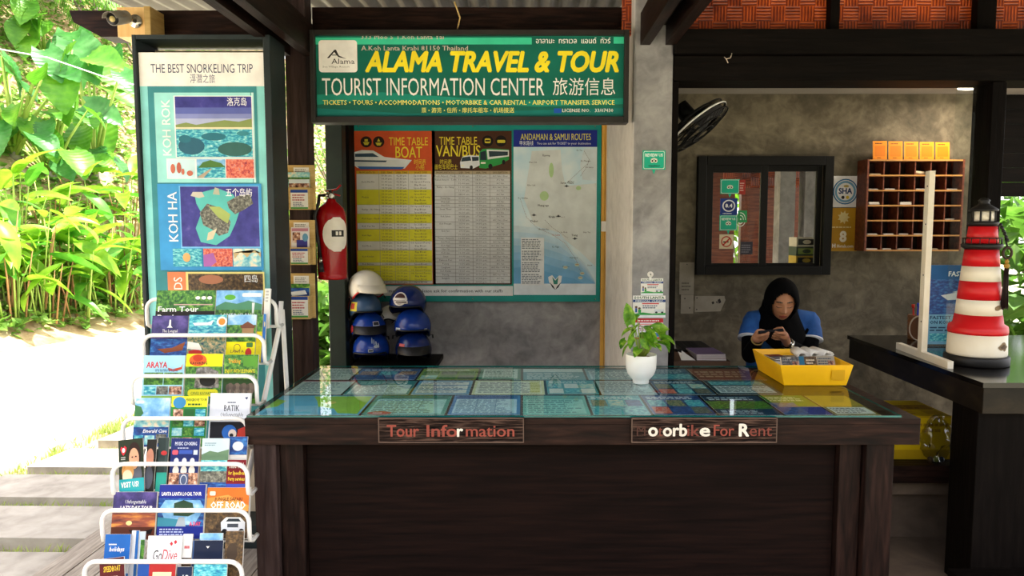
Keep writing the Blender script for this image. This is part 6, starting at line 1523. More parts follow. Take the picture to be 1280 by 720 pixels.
lb = P(1227, 459, T2); LX, LY = lb.x + 0.035, lb.y + 0.10
S = 0.00161
t = thing('model_lighthouse', 'wooden model lighthouse with red and white bands on the stone counter', 'lighthouse', (LX, LY, T2))
def band(name, prof, mat, label=None):
    mb = MB(mat); mb.T = Matrix.Translation((LX, LY, T2 + 0.0005)); mb.lathe([(r * S, (660 - y) * S) for r, y in prof], mat, 48)
    o = mb.build(name, t)
    if label: o['label'] = label
    return o
band('base_disc', [(0, 660), (84, 660), (86, 657), (86, 636), (83, 632), (0, 632)], 'light_black')
band('tower_foot', [(0, 631.5), (78, 631.5), (79, 625), (77, 568), (0, 568)], 'light_white', 'chipped white foot')
band('tower_band', [(0, 567.5), (78, 567.5), (79, 560), (77, 545), (66, 538), (62, 512), (0, 512)], 'light_red', 'red flared band')
band('tower_band', [(0, 511.5), (61, 511.5), (58, 467), (0, 467)], 'light_white', 'white band')
band('tower_band', [(0, 466.5), (58, 466.5), (53, 413), (0, 413)], 'light_red', 'red band')
band('tower_band', [(0, 412.5), (53, 412.5), (49, 369), (0, 369)], 'light_white', 'white band')
band('tower_band', [(0, 368.5), (49, 368.5), (44, 320), (0, 320)], 'light_red', 'red band')
band('gallery', [(0, 319.5), (44, 319.5), (54, 312), (54, 304), (42, 302), (0, 302)], 'light_black')
band('upper_tower', [(0, 301.5), (42, 301.5), (37, 252), (0, 252)], 'light_red', 'red upper tower')
band('lantern_gallery', [(0, 251.5), (34, 251.5), (41, 246), (41, 238), (0, 238)], 'light_black')
band('lantern', [(0, 237.5), (27, 237.5), (27, 208), (0, 208)], 'light_white')
band('lantern_roof', [(0, 207.5), (38, 207.5), (38, 202), (16, 188), (13, 182), (16, 176), (10, 170), (0, 168)], 'light_black')
mb = MB('light_black'); mb.T = Matrix.Translation((LX, LY, T2))
for q in range(8):
    a_ = 2 * PI * q / 8
    x, y = 31 * S * math.cos(a_), 31 * S * math.sin(a_)
    mb.box((x - 0.003, y - 0.003, (660 - 237) * S), (x + 0.003, y + 0.003, (660 - 208) * S))
mb.build('lantern_bars', t)
mb = MB('light_black'); mb.T = Matrix.Translation((LX, LY, T2))
for q in range(14):
    a_ = 2 * PI * q / 14
    x, y = 50 * S * math.cos(a_), 50 * S * math.sin(a_)
    mb.tube([(x, y, (660 - 304) * S), (x, y, (660 - 286) * S)], 0.0022, 'light_black', 5)
mb.tube([(50 * S * math.cos(2 * PI * q / 24), 50 * S * math.sin(2 * PI * q / 24), (660 - 286) * S) for q in range(25)], 0.003, 'light_black', 6, cap=False)
mb.build('railing', t)
def scab(ang, z, w, h, r, mat='8a7456'):
    mb = MB(mat); rs_ = random.Random(int(z)); n = 14; pts = []
    for q in range(n):
        a_ = 2 * PI * q / n; k = rs_.uniform(0.6, 1.1)
        aa = ang + w * k * math.cos(a_) / r; zz = (660 - z) * S + h * k * math.sin(a_)
        pts.append((LX + r * math.sin(aa), LY - r * math.cos(aa), T2 + zz))
    mb.add(pts, [tuple(range(n))[::1]], mat)
    return mb.build('worn_patch', t)
scab(0.42, 600, 0.032, 0.022, 79.5 * S); scab(0.42, 600, 0.02, 0.012, 80 * S, '5a4632'); scab(0.36, 488, 0.026, 0.014, 60.5 * S)
# tassel key ring hung on the gallery
tx_, ty_ = LX + 0.062, LY - 0.085
t = thing('tassel', 'black tassel key ring hanging from the gallery of the model lighthouse', 'tassel', (tx_, ty_, T2 + 0.3))
zt0 = T2 + (660 - 300) * S
mb = MB('rubber'); mb.tube([(LX + 0.02, LY - 0.089, zt0 + 0.09), (LX + 0.045, LY - 0.094, zt0 + 0.05), (tx_ - 0.01, ty_ - 0.004, zt0 + 0.02), (tx_, ty_ - 0.004, zt0 - 0.02)], 0.004, 'rubber', 6)
for q in range(6):
    mb.ball((LX + 0.022 + 0.007 * q, LY - 0.094, zt0 + 0.085 - 0.014 * q), 0.008, 'rubber', 8, 6)
mb.build('cord', t)
mb = MB('rubber'); mb.tube([Vector((tx_ + 0.02 * math.cos(a_), ty_ - 0.006, zt0 - 0.045 + 0.026 * math.sin(a_))) for a_ in [2 * PI * q / 16 for q in range(17)]], 0.006, '3a2a20', 8, cap=False); mb.build('ring', t)
mb = MB('rubber'); mb.tube([(tx_, ty_ - 0.006, zt0 - 0.072), (tx_, ty_ - 0.006, zt0 - 0.10)], 0.005, 'b08a3a', 8); mb.ball((tx_, ty_ - 0.006, zt0 - 0.105), (0.013, 0.013, 0.013), 'b08a3a', 10, 8); mb.ball((tx_, ty_ - 0.006, zt0 - 0.085), (0.009, 0.009, 0.009), 'b08a3a', 10, 8); mb.build('beads', t)
mb = MB('2a1c1a'); rs_ = random.Random(2)
for q in range(40):
    a_ = rs_.uniform(0, 2 * PI); r = 0.012 * math.sqrt(rs_.random())
    x, y = r * math.cos(a_), r * math.sin(a_)
    mb.tube([(tx_ + x * 0.7, ty_ - 0.006 + y * 0.7, zt0 - 0.115), (tx_ + x * 1.3, ty_ - 0.006 + y * 1.3, zt0 - 0.30 + rs_.uniform(-0.012, 0.01))], 0.0018, '2a1c1a', 4)
mb.build('fringe', t)

# white wooden T post
fa, fb = P(1123, 436, T2), P(1188, 461, T2)
u = (fb - fa).normalized(); v_ = Vector((-u.y, u.x, 0))
mid = fa.lerp(fb, 0.5)
t = thing('white_post', 'slim white wooden post on a long foot beside the model lighthouse', 'post', (mid.x, mid.y, T2))
mb = MB('light_white'); T = frame((mid.x, mid.y, T2 + 0.0005), u, v_); mb.T = T; L = (fb - fa).length / 2
mb.box((-L, -0.014, 0), (L, 0.014, 0.034)); mb.build('foot', t, bevel=0.003)
tp = W(1168, 214, mid.y).z - T2
mb = MB('light_white'); mb.T = T; mb.box((-0.020, -0.019, 0.0345), (0.027, 0.010, tp)); 
mb.build('upright', t, bevel=0.003)
mb = MB('rubber'); mb.T = T
for zz in (tp * 0.2, tp * 0.45, tp * 0.72, tp * 0.92):
    mb.tube([(0.012, -0.0192, zz), (0.012, -0.0205, zz)], 0.004, 'rubber', 8)
mb.build('screw_hole', t)

# acrylic stand with the speedboat flyer
a, b_ = P(1168, 437, T2), P(1262, 437, T2)
t = thing('flyer_stand', 'clear acrylic stand holding a blue boat flyer behind the model lighthouse', 'flyer stand', ((a.x + b_.x) / 2, a.y + 0.08, T2))
fy = a.y + 0.12
h = W(1200, 329, fy).z - T2
mb = MB('glass_plastic'); mb.box((a.x, fy, T2 + 0.001), (b_.x, fy + 0.004, T2 + h)); mb.box((a.x, fy - 0.05, T2 + 0.001), (b_.x, fy - 0.001, T2 + 0.005)); mb.build('acrylic_holder', t)
mb = MB('paper')
T = frame((a.x + 0.012, fy + 0.0055 - 0.009, T2 + 0.010), (1, 0, 0), (0, 0, 1)); w = b_.x - a.x - 0.024
BXX = (0, 0, 100, 100 * (h - 0.02) / w)
hb = BXX[3]
card('boat_flyer', 'blue flyer of a fast boat in the acrylic stand behind the model lighthouse', 'flyer', T, w, h - 0.02, BXX, [('r', 0, 0, 100, hb * 0.18, '1c5a94'), ('t', 'FASTEST BOAT', 30, 96, hb * 0.14, hb * 0.06, 'e8f0f4', 0.02), ('r', 0, hb * 0.18, 100, hb * 0.62, 'ph_deep'), ('p', [(20, hb * 0.38), (70, hb * 0.30), (92, hb * 0.34), (84, hb * 0.42), (30, hb * 0.44)], 'e4e8ea'), ('p', [(36, hb * 0.34), (60, hb * 0.28), (70, hb * 0.30), (50, hb * 0.36)], 'c8d4dc'), ('r', 0, hb * 0.62, 100, hb, '7ab4d0'), ('t', 'FASTEST BOAT', 6, 60, hb * 0.68, hb * 0.04, '14345c', 0.03), ('t', 'ON KOH LANTA', 6, 60, hb * 0.74, hb * 0.04, '14345c', 0.03), ('l', 6, hb * 0.77, 80, hb * 0.84, 2, '2a4a6a'), ('r', 6, hb * 0.86, 34, hb * 0.96, 'ph_sea'), ('r', 38, hb * 0.86, 66, hb * 0.96, 'ph_people')], bg='2a7ab0', thick=0.002)

# cup with pens and a wire loop
cb = P(1144, 424, T2)
t = thing('pen_cup', 'brown wicker cup at the back of the stone counter behind the white post', 'cup', (cb.x, cb.y, T2))
mb = MB('7a5030'); mb.T = Matrix.Translation((cb.x, cb.y, T2 + 0.0005)); prof = []
for q in range(13):
    prof.append((0.040 + 0.003 * (q % 2) + 0.004 * q / 12, 0.012 * q))
mb.lathe([(0, 0)] + prof + [(0.036, 0.144), (0.034, 0.01), (0, 0.01)], '7a5030', 24); mb.build('body', t)
mb = MB('c8b49a'); mb.tube([Vector((cb.x - 0.01 + 0.055 * math.cos(a_), cb.y - 0.052, T2 + 0.072 + 0.07 * math.sin(a_))) for a_ in [PI * 0.4 + PI * 1.3 * q / 18 for q in range(19)]], 0.004, 'c8b49a', 6); mb.build('wire_handle', t)
for i, (col_, dx, lab) in enumerate([('d83a2a', -0.012, 'red pen with a broad end standing in the brown cup'), ('2a4ad0', 0.006, 'blue pen standing in the brown cup'), ('c8d0d8', 0.018, 'grey pen standing in the brown cup')]):
    mb = MB(col_); mb.tube([(cb.x + dx * 0.5, cb.y, T2 + 0.012), (cb.x + dx * 1.6, cb.y, T2 + 0.185 + 0.008 * i)], 0.005, col_, 8); mb.tube([(cb.x + dx * 1.6, cb.y, T2 + 0.186 + 0.008 * i), (cb.x + dx * 1.75, cb.y, T2 + 0.205 + 0.008 * i)], 0.009, col_, 8)
    tag(mb.build('pen', loc=(cb.x + dx, cb.y, T2 + 0.012)), lab, 'pen')

# yellow carton with the plastic bag, low between the counters
a, b_ = W(1105, 570, 3.58), W(1193, 512, 3.58)
PZ = 0.4205
t = thing('yellow_box', 'yellow printed carton on the dark ledge between the two counters', 'box', ((a.x + b_.x) / 2, 3.75, PZ))
bh = 0.225
mb = MB('tray_yellow'); mb.box((a.x, 3.60, PZ), (b_.x, 3.93, PZ + bh), 'd8b80a'); mb.T = Matrix.Translation((a.x, 3.60, PZ + bh)); draw(mb, b_.x - a.x, 0.33, (0, 0, 100, 100), [('r', 4, 30, 96, 60, 'a87c0c'), ('l', 8, 34, 92, 56, 2, '5a3a10'), ('l', 8, 66, 60, 90, 2, 'a87c0c'), ('r', 70, 66, 94, 92, 'c09a10')], 0.0)
mb.T = frame((a.x, 3.5995, PZ), (1, 0, 0), (0, 0, 1)); draw(mb, b_.x - a.x, bh, (0, 0, 100, 100), [('r', 0, 0, 100, 4, 'b8940a'), ('l', 40, 14, 96, 40, 2, 'a8840c'), ('r', 0, 78, 100, 100, 'b8980e')])
mb.build('carton', t, bevel=0.002)
mb = MB('glass_film'); pb_ = W(1174, 560, 3.54)
mb.ball((0, 0, 0), (0.088, 0.045, 0.10), 'glass_film', 28, 20)
rs_ = random.Random(4)
for i, p in enumerate(mb.v):
    n_ = noise.noise_vector(p * 22) * 0.028 + noise.noise_vector(p * 60) * 0.010
    k = 1.0 - max(0, p.z) * 5.0
    mb.v[i] = Vector((p.x * k, p.y * k, p.z * 1.15)) + n_
lowz = min(p.z for p in mb.v); lowy = max(p.y for p in mb.v)
mb.v = [p + Vector((pb_.x - 0.01, 3.597 - lowy, PZ - lowz)) for p in mb.v]
tag(mb.build('plastic_bag', loc=(pb_.x, 3.54, PZ)), 'crumpled clear plastic bag in front of the yellow carton', 'bag')
for i, (dx, dz_, col_) in enumerate([(-0.03, 0.016, '3a2a18'), (0.0, 0.018, '6a7a30'), (0.028, 0.015, '20242c')]):
    mb = MB(col_); mb.ball((pb_.x - 0.01 + dx, 3.545, PZ + dz_ + 0.001), (0.014, 0.012, dz_), col_, 10, 8)
    tag(mb.build('bag_content', loc=(pb_.x + dx, 3.545, PZ)), ['dark brown lump inside the clear plastic bag', 'olive lump in the middle of the clear plastic bag', 'blackish lump inside the clear plastic bag'][i], 'packet')

# ================================================================== THE WOMAN BEHIND THE COUNTER
PYY = 4.25
def wp(px, py, Y=PYY): return W(px, py, Y)
hd = wp(977, 377, 4.20)                 # centre of the head
pt_ = thing('person', 'seated person in black headscarf and blue shirt looking down at a phone', 'person', (hd.x + 0.01, PYY + 0.05, 0))
HR = Matrix.Translation(hd) @ Matrix.Rotation(math.radians(-8), 4, 'Z') @ Matrix.Rotation(math.radians(20), 4, 'X')     # head frame: -y is the face
def remesh(mb, name, parent, vox, smooth=2):
    o = mb.build(name, parent)
    r_ = o.modifiers.new('r', 'REMESH'); r_.mode = 'VOXEL'; r_.voxel_size = vox
    s_ = o.modifiers.new('s', 'SMOOTH'); s_.iterations = smooth; s_.factor = 0.5
    dg = bpy.context.evaluated_depsgraph_get(); dg.update()
    me = bpy.data.meshes.new_from_object(o.evaluated_get(dg), depsgraph=dg)
    o.modifiers.clear(); o.data = me
    me.polygons.foreach_set('use_smooth', [True] * len(me.polygons))
    return o
def limb(mb, pts, rs):
    pts = [Vector(p) for p in pts]
    for i in range(len(pts) - 1):
        mb.tube([pts[i], pts[i + 1]], [rs[i], rs[i + 1]], None, 14)
    for p, r in zip(pts, rs):
        mb.ball(p, r, None, 14, 10)
# joints
sh_l, sh_r = wp(941, 402, 4.30), wp(1012, 402, 4.30)          # shoulders (as seen)
el_l, el_r = wp(938, 443, 4.20), wp(1010, 447, 4.20)
wr_l, wr_r = wp(947, 424, 4.03), wp(984, 429, 4.04)
neck = wp(977, 398, 4.30)
pel = Vector((hd.x + 0.015, 4.36, 0.56))
phc = wp(962, 416, 3.93)
body = MB('skin')
limb(body, [pel, Vector((pel.x, 4.35, 0.72)), Vector((pel.x, 4.33, 0.92)), neck - Vector((0, 0, 0.05)), neck + Vector((0, -0.02, 0.03)), hd + Vector((0, 0.04, -0.05))], [0.115, 0.115, 0.11, 0.075, 0.052, 0.055])
body.tube([sh_l, sh_r], 0.055, None, 14)
for sh, el, wr in ((sh_l, el_l, wr_l), (sh_r, el_r, wr_r)):
    limb(body, [sh, el, wr], [0.052, 0.040, 0.024])
for s in (-1, 1):
    limb(body, [pel + Vector((s * 0.08, -0.01, -0.03)), pel + Vector((s * 0.11, -0.40, -0.02)), pel + Vector((s * 0.11, -0.36, -0.46)), pel + Vector((s * 0.12, -0.46, -0.51))], [0.085, 0.058, 0.036, 0.035])
# head with face relief
hv, hf = [], []
NA, NL = 96, 72
def head_pt(th, ph):
    x, y, z = math.cos(ph) * math.sin(th), -math.cos(ph) * math.cos(th), math.sin(ph)
    px_, py_, pz_ = 0.074 * x, 0.092 * y, 0.112 * z
    if z < 0:
        k = (-z) ** 1.6
        px_ *= 1 - 0.34 * k; py_ *= 1 - 0.10 * k
        py_ -= 0.012 * k if y < 0 else -0.02 * k
    fr = max(0, -y) ** 2
    def g(cx, cz, sx_, sz_): return math.exp(-((px_ - cx) / sx_) ** 2 - ((pz_ - cz) / sz_) ** 2) * fr
    d = 0.019 * g(0, -0.022, 0.010, 0.012) + 0.010 * g(0, 0.002, 0.0075, 0.024) + 0.005 * g(-0.012, -0.026, 0.007, 0.007) + 0.005 * g(0.012, -0.026, 0.007, 0.007)
    d -= 0.008 * (g(-0.030, 0.010, 0.018, 0.012) + g(0.030, 0.010, 0.018, 0.012))
    d += 0.006 * (g(-0.030, 0.006, 0.013, 0.008) + g(0.030, 0.006, 0.013, 0.008))
    d += 0.003 * (g(-0.03, 0.030, 0.022, 0.008) + g(0.03, 0.030, 0.022, 0.008)) + 0.004 * (g(-0.042, -0.02, 0.018, 0.02) + g(0.042, -0.02, 0.018, 0.02))
    d += 0.008 * g(0, -0.052, 0.020, 0.0055) + 0.009 * g(0, -0.064, 0.017, 0.006) - 0.003 * g(0, -0.058, 0.024, 0.0025) + 0.006 * g(0, -0.088, 0.018, 0.012) - 0.003 * g(0, -0.074, 0.02, 0.005)
    return Vector((px_, py_ - d, pz_))
hb_ = MB('skin'); hb_.T = HR
hv = [head_pt(2 * PI * i / NA, -PI / 2 + PI * (j + 0.5) / NL) for i in range(NA) for j in range(NL)]
hf = [(i * NL + j, ((i + 1) % NA) * NL + j, ((i + 1) % NA) * NL + j + 1, i * NL + j + 1) for i in range(NA) for j in range(NL - 1)]
hf += [tuple(i * NL for i in range(NA))[::-1], tuple(i * NL + NL - 1 for i in range(NA))]
hb_.add(hv, hf, 'skin', True)
for s in (-1, 1):
    hb_.ball((s * 0.074, 0.008, 0.0), (0.010, 0.018, 0.03), 'skin', 10, 8)
body.v += hb_.v; n0 = len(body.v) - len(hb_.v)
for f in hb_.f: body.f.append([a_ + n0 for a_ in f]); body.fm.append(0); body.sm.append(True)
# hands closed round the phone: palms outside, four fingers curled behind, thumbs on the screen
PHT = Matrix.Translation(phc) @ Matrix.Rotation(math.radians(-6), 4, 'Y') @ Matrix.Rotation(math.radians(-38), 4, 'X')
# phone frame: x across (long side, held sideways), y screen-up direction away from viewer, z normal of the screen towards her face
def hand(s, wr):
    L = lambda x, y, z: PHT @ Vector((s * x, y, z))
    limb(body, [wr, L(0.075, 0.012, -0.02), L(0.055, 0.0, -0.022)], [0.024, 0.026, 0.020])
    knk = [(0.062, 0.034), (0.066, 0.013), (0.066, -0.008), (0.060, -0.027)]
    for q, (kx, ky) in enumerate(knk):
        ln = [0.9, 1.0, 0.95, 0.78][q]
        limb(body, [L(0.078, ky * 0.5 + 0.006, -0.018), L(kx, ky - 0.004, -0.028), L(kx - 0.034 * ln, ky - 0.008, -0.026), L(kx - 0.052 * ln, ky - 0.010, -0.019)], [0.012, 0.0095, 0.0085, 0.007])
    limb(body, [L(0.080, 0.012, -0.005), L(0.066, -0.018, 0.010), L(0.046, -0.010, 0.0155), L(0.026, -0.004, 0.0125)], [0.014, 0.0105, 0.009, 0.007])
hand(-1, wr_l); hand(1, wr_r)
ob = remesh(body, 'body', pt_, 0.0034, 2)
me = ob.data
me.materials.clear()
for m_ in ('skin', 'lips', 'hair_dark'): me.materials.append(M(m_))
inv = (world_of(pt_).inverted() @ HR).inverted()
idx = []
for p in me.polygons:
    q = inv @ p.center
    k = 0
    if q.y < -0.05:
        if abs(q.x) < 0.021 and -0.069 < q.z < -0.047 - abs(q.x) * 0.25: k = 1
        ax_ = abs(q.x)
        if 0.012 < ax_ < 0.046 and abs(q.z - (0.0335 - 0.25 * max(0, ax_ - 0.03))) < 0.0036: k = 2
        if 0.015 < ax_ < 0.045 and abs(q.z - (0.001 + 9.0 * (ax_ - 0.030) ** 2)) < 0.0024: k = 2
    idx.append(k)
me.polygons.foreach_set('material_index', idx)

# shirt: torso and short sleeves
sb = MB('shirt_blue')
def ringloft(mb, rings, mat=None, seg=28, cap=True):
    vs_, fs = [], []
    for (c, rx, ry) in rings:
        for q in range(seg):
            a_ = 2 * PI * q / seg
            vs_.append((c[0] + rx * math.cos(a_), c[1] + ry * math.sin(a_), c[2]))
    for i in range(len(rings) - 1):
        for q in range(seg):
            q2 = (q + 1) % seg
            fs.append((i * seg + q, i * seg + q2, (i + 1) * seg + q2, (i + 1) * seg + q))
    if cap: fs += [tuple(range(seg - 1, -1, -1)), tuple((len(rings) - 1) * seg + q for q in range(seg))]
    mb.add(vs_, fs, mat, True)
sz_ = (sh_l.z + sh_r.z) / 2
ringloft(sb, [((pel.x, 4.36, 0.50), 0.175, 0.135), ((pel.x, 4.36, 0.64), 0.165, 0.13), ((pel.x, 4.34, 0.82), 0.165, 0.13), ((pel.x, 4.32, 0.97), 0.185, 0.13), ((neck.x, 4.31, sz_ - 0.03), 0.175, 0.11), ((neck.x, 4.31, sz_ + 0.035), 0.12, 0.085), ((neck.x, 4.30, sz_ + 0.07), 0.07, 0.065)])
cuff = []
for sh, el, s in ((sh_l, el_l, -1), (sh_r, el_r, 1)):
    dn = (el - sh)
    cpt = sh + dn * 0.50 + Vector((s * 0.012, 0, 0))
    sb.tube([Vector((neck.x, 4.31, sz_ + 0.02)).lerp(sh, 0.5), sh + Vector((0, 0, 0.006)), sh + dn * 0.22 + Vector((s * 0.008, 0, 0)), cpt], [0.068, 0.062, 0.063, 0.068], None, 18)
    sb.ball(sh + Vector((0, 0, -0.004)), 0.062, None, 16, 10)
    cuff.append((cpt, dn.normalized()))
remesh(sb, 'shirt', pt_, 0.006, 4)
for c_, d_ in cuff:
    mb = MB('shirt_white'); mb.tube([c_ - d_ * 0.004, c_ + d_ * 0.006], 0.0695, 'shirt_white', 24); mb.build('cuff_trim', pt_)
mb = MB('sleeve_black')
for sh, el, wr in ((sh_l, el_l, wr_l), (sh_r, el_r, wr_r)):
    limb(mb, [sh.lerp(el, 0.35), el, el.lerp(wr, 0.5), el.lerp(wr, 0.93)], [0.062, 0.052, 0.042, 0.033])
remesh(mb, 'undersleeves', pt_, 0.006, 3)
mb = MB('trousers')
ringloft(mb, [((pel.x, 4.36, 0.455), 0.165, 0.14), ((pel.x, 4.36, 0.52), 0.178, 0.14), ((pel.x, 4.36, 0.60), 0.168, 0.13)])
for s in (-1, 1):
    limb(mb, [pel + Vector((s * 0.08, -0.01, -0.03)), pel + Vector((s * 0.11, -0.40, -0.02)), pel + Vector((s * 0.11, -0.36, -0.44))], [0.090, 0.075, 0.055])
remesh(mb, 'trousers', pt_, 0.008, 3)
mb = MB('rubber')
for s in (-1, 1):
    q = pel + Vector((s * 0.115, -0.42, -0.53)); mb.ball((q.x, q.y, 0.036), (0.045, 0.115, 0.035), 'rubber', 14, 8)
mb.build('shoes', pt_)
# headscarf: hood round the head open at the face, then a fall over shoulders and chest
hj = MB('hijab')
vs_, fs = [], []
NA, NL = 64, 44
keep = {}
for i in range(NA):
    for j in range(NL):
        th, ph = 2 * PI * i / NA, -PI / 2 + PI * (j + 0.5) / NL
        x, y, z = math.cos(ph) * math.sin(th), -math.cos(ph) * math.cos(th), math.sin(ph)
        k = 1.0 + 0.015 * math.sin(7 * th + 3 * z)
        p = Vector((0.092 * x * k * (1 - 0.12 * max(0, -z)), 0.112 * y * k + 0.008, 0.132 * z + 0.004))
        fx, fz = p.x / 0.061, (p.z + 0.012) / 0.094
        keep[(i, j)] = not (y < 0 and fx * fx + fz * fz < 1.0)
        if y < 0:
            rr_ = math.sqrt(fx * fx + fz * fz)
            if 1.0 <= rr_ < 1.25: p.y += 0.006 * (1.25 - rr_) / 0.25
        vs_.append(HR @ p)
for i in range(NA):
    for j in range(NL - 1):
        q = [(i, j), ((i + 1) % NA, j), ((i + 1) % NA, j + 1), (i, j + 1)]
        if all(keep[w_] for w_ in q): fs.append([a_ * NL + b2_ for a_, b2_ in q])
hj.add(vs_, fs, 'hijab', True)
o = hj.build('headscarf_hood', pt_); sd = o.modifiers.new('thick', 'SOLIDIFY'); sd.thickness = 0.007; sd.offset = 1
hj = MB('hijab')
nk = HR @ Vector((0, 0.02, -0.085))
SEG = 56
def cape(rings):
    vs_, fs = [], []
    for (c, rx, ry, dropf, fold) in rings:
        for q in range(SEG):
            a_ = 2 * PI * q / SEG
            f = max(0, -math.sin(a_))
            k = 1 + fold * math.sin(9 * a_ + c[2] * 20)
            vs_.append((c[0] + rx * k * math.cos(a_), c[1] + ry * k * math.sin(a_), c[2] - dropf * f ** 1.5))
    for i in range(len(rings) - 1):
        for q in range(SEG):
            q2 = (q + 1) % SEG
            fs.append((i * SEG + q2, i * SEG + q, (i + 1) * SEG + q, (i + 1) * SEG + q2))
    hj.add(vs_, fs, 'hijab', True)
zt_ = nk.z
cape([((nk.x, nk.y + 0.015, zt_ + 0.075), 0.086, 0.078, 0.075, 0.0), ((nk.x, nk.y + 0.02, zt_ + 0.035), 0.094, 0.090, 0.065, 0.01), ((nk.x + 0.002, nk.y + 0.035, zt_ + 0.0), 0.110, 0.112, 0.06, 0.012), ((nk.x + 0.005, 4.30, zt_ - 0.03), 0.130, 0.145, 0.075, 0.015), ((nk.x + 0.008, 4.305, zt_ - 0.055), 0.146, 0.165, 0.105, 0.015), ((nk.x + 0.010, 4.305, zt_ - 0.075), 0.154, 0.174, 0.145, 0.01)])
o = hj.build('headscarf_fall', pt_); sd = o.modifiers.new('thick', 'SOLIDIFY'); sd.thickness = 0.006; sd.offset = 1
# wrist watch and bracelet
d_ = (wr_r - el_r).normalized(); c_ = el_r.lerp(wr_r, 0.95)
mb = MB('chrome'); mb.tube([c_ - d_ * 0.008, c_ + d_ * 0.008], 0.036, 'chrome', 20); mb.tube([c_ + Vector((-0.01, -0.036, 0.01)), c_ + Vector((-0.012, -0.043, 0.012))], 0.015, 'chrome', 16); mb.build('wrist_watch', pt_)
d_ = (wr_l - el_l).normalized(); c_ = el_l.lerp(wr_l, 0.97)
mb = MB('b89a5a'); mb.tube([c_ - d_ * 0.003, c_ + d_ * 0.003], 0.0355, 'b89a5a', 20); mb.build('bracelet', pt_)
t = thing('phone', 'dark mobile phone held in both hands of the seated person', 'phone', phc)
mb = MB('rubber'); mb.T = PHT; mb.box((-0.068, -0.034, -0.014), (0.068, 0.034, 0.001), '14161c'); mb.build('case', t, bevel=0.003)
mb = MB('rubber'); mb.T = PHT; mb.box((-0.062, -0.030, 0.0012), (0.062, 0.030, 0.002), '0a0c12/0.08'); mb.build('screen', t)
t = thing('stool', 'dark wooden stool under the seated person behind the counter', 'stool', (pel.x, 4.40, 0))
mb = MB('dark_wood'); mb.T = Matrix.Translation((pel.x, 4.40, 0)); mb.lathe([(0, 0.39), (0.17, 0.39), (0.175, 0.395), (0.175, 0.415), (0.17, 0.419), (0, 0.419)], 'dark_wood', 28); mb.build('seat', t)
for sx_ in (-1, 1):
    for sy_ in (-1, 1):
        mb = MB('dark_wood_z'); mb.tube([(pel.x + sx_ * 0.10, 4.40 + sy_ * 0.10, 0.3895), (pel.x + sx_ * 0.15, 4.40 + sy_ * 0.15, 0.0)], 0.015, 'dark_wood_z', 8); mb.build('leg', t)

# ================================================================== OUTSIDE: SLABS, GRASS, PLANTS ON THE BANK
SL = [(5.42, 5.85, -3.30, -2.32, 'fifth'), (4.80, 5.22, -3.42, -2.30, 'fourth'), (4.25, 4.66, -3.50, -2.30, 'third'), (3.68, 4.12, -3.50, -2.30, 'second'), (3.08, 3.52, -3.50, -2.30, 'first')]
for y0, y1, x0, x1, nm in SL:
    mb = MB('slab'); mb.prism([(x0, y0 + 0.03), (x1, y0), (x1, y1), (x0 + 0.05, y1 + 0.02)], -0.114, -0.035)
    tag(mb.build('stepping_slab', loc=((x0 + x1) / 2, (y0 + y1) / 2, -0.114), bevel=0.008), f'grey concrete stepping slab by the timber deck, {nm} one along towards the road', 'slab', 'stepping slabs beside the deck')
rg = random.Random(12)
gm = MB('grass_blade')
vs_, fs = [], []
def blade(x, y, z, h):
    a_ = rg.uniform(0, 2 * PI); w = rg.uniform(0.004, 0.008); l = rg.uniform(0.1, 0.6) * h
    dx, dy = math.cos(a_), math.sin(a_)
    n = len(vs_)
    vs_.extend([(x - dy * w, y + dx * w, z), (x + dy * w, y - dx * w, z), (x + dx * l * 0.5, y + dy * l * 0.5, z + h * 0.7), (x + dx * l, y + dy * l, z + h)])
    fs.append((n, n + 1, n + 2)); fs.append((n, n + 2, n + 3))
for y0, y1, x0, x1, nm in SL:
    for q in range(620):
        blade(rg.uniform(-3.55, -2.30), y1 + rg.uniform(0.03, 0.11), -0.116, rg.uniform(0.02, 0.09))
for q in range(900):
    blade(rg.uniform(-3.72, -3.45), rg.uniform(3.0, 6.8), -0.116, rg.uniform(0.02, 0.08))
for q in range(700):
    blade(rg.uniform(-3.6, -2.32), rg.uniform(5.9, 6.2), -0.116, rg.uniform(0.02, 0.10))
gm.add(vs_, fs, 'grass_blade')
tag(gm.build('grass'), 'short patchy grass growing between the stepping slabs and along the kerb', 'grass', kind='stuff')

def bank_at(px, d):
    k = (px - VX) / F
    s = (k * (10.1 + 0.28 * d) + 7.4 + 0.96 * d) / (0.28 - 0.96 * k)
    x, y = bank_pt(s, d)
    return Vector((x, y, bank_z(s, d) - 0.03))
# ground cover
gc = MB('leaf_ground')
vs_, fs = [], []
for q in range(15000):
    d = rg.uniform(0.2, 9.0); px = rg.uniform(-60, 430)
    p = bank_at(px, d)
    if noise.noise(p * 0.7) < -0.3 and d > 1.0: continue
    r = rg.uniform(0.07, 0.22)
    M_ = orient(p + Vector((0, 0, rg.uniform(0.04, 0.22))), rg.uniform(0, 2 * PI), rg.uniform(-0.6, 0.6), rg.uniform(-0.8, 0.8))
    n = len(vs_)
    vs_ += [M_ @ Vector(v_) for v_ in ((0, 0, 0), (r * 0.5, r * 0.36, 0.01), (r, 0, -0.02), (r * 0.5, -r * 0.36, 0.01))]
    fs.append((n, n + 1, n + 2, n + 3))
gc.add(vs_, fs, 'leaf_ground')
tag(gc.build('undergrowth'), 'low creeping undergrowth covering the sunlit bank beyond the road', 'undergrowth', kind='stuff')

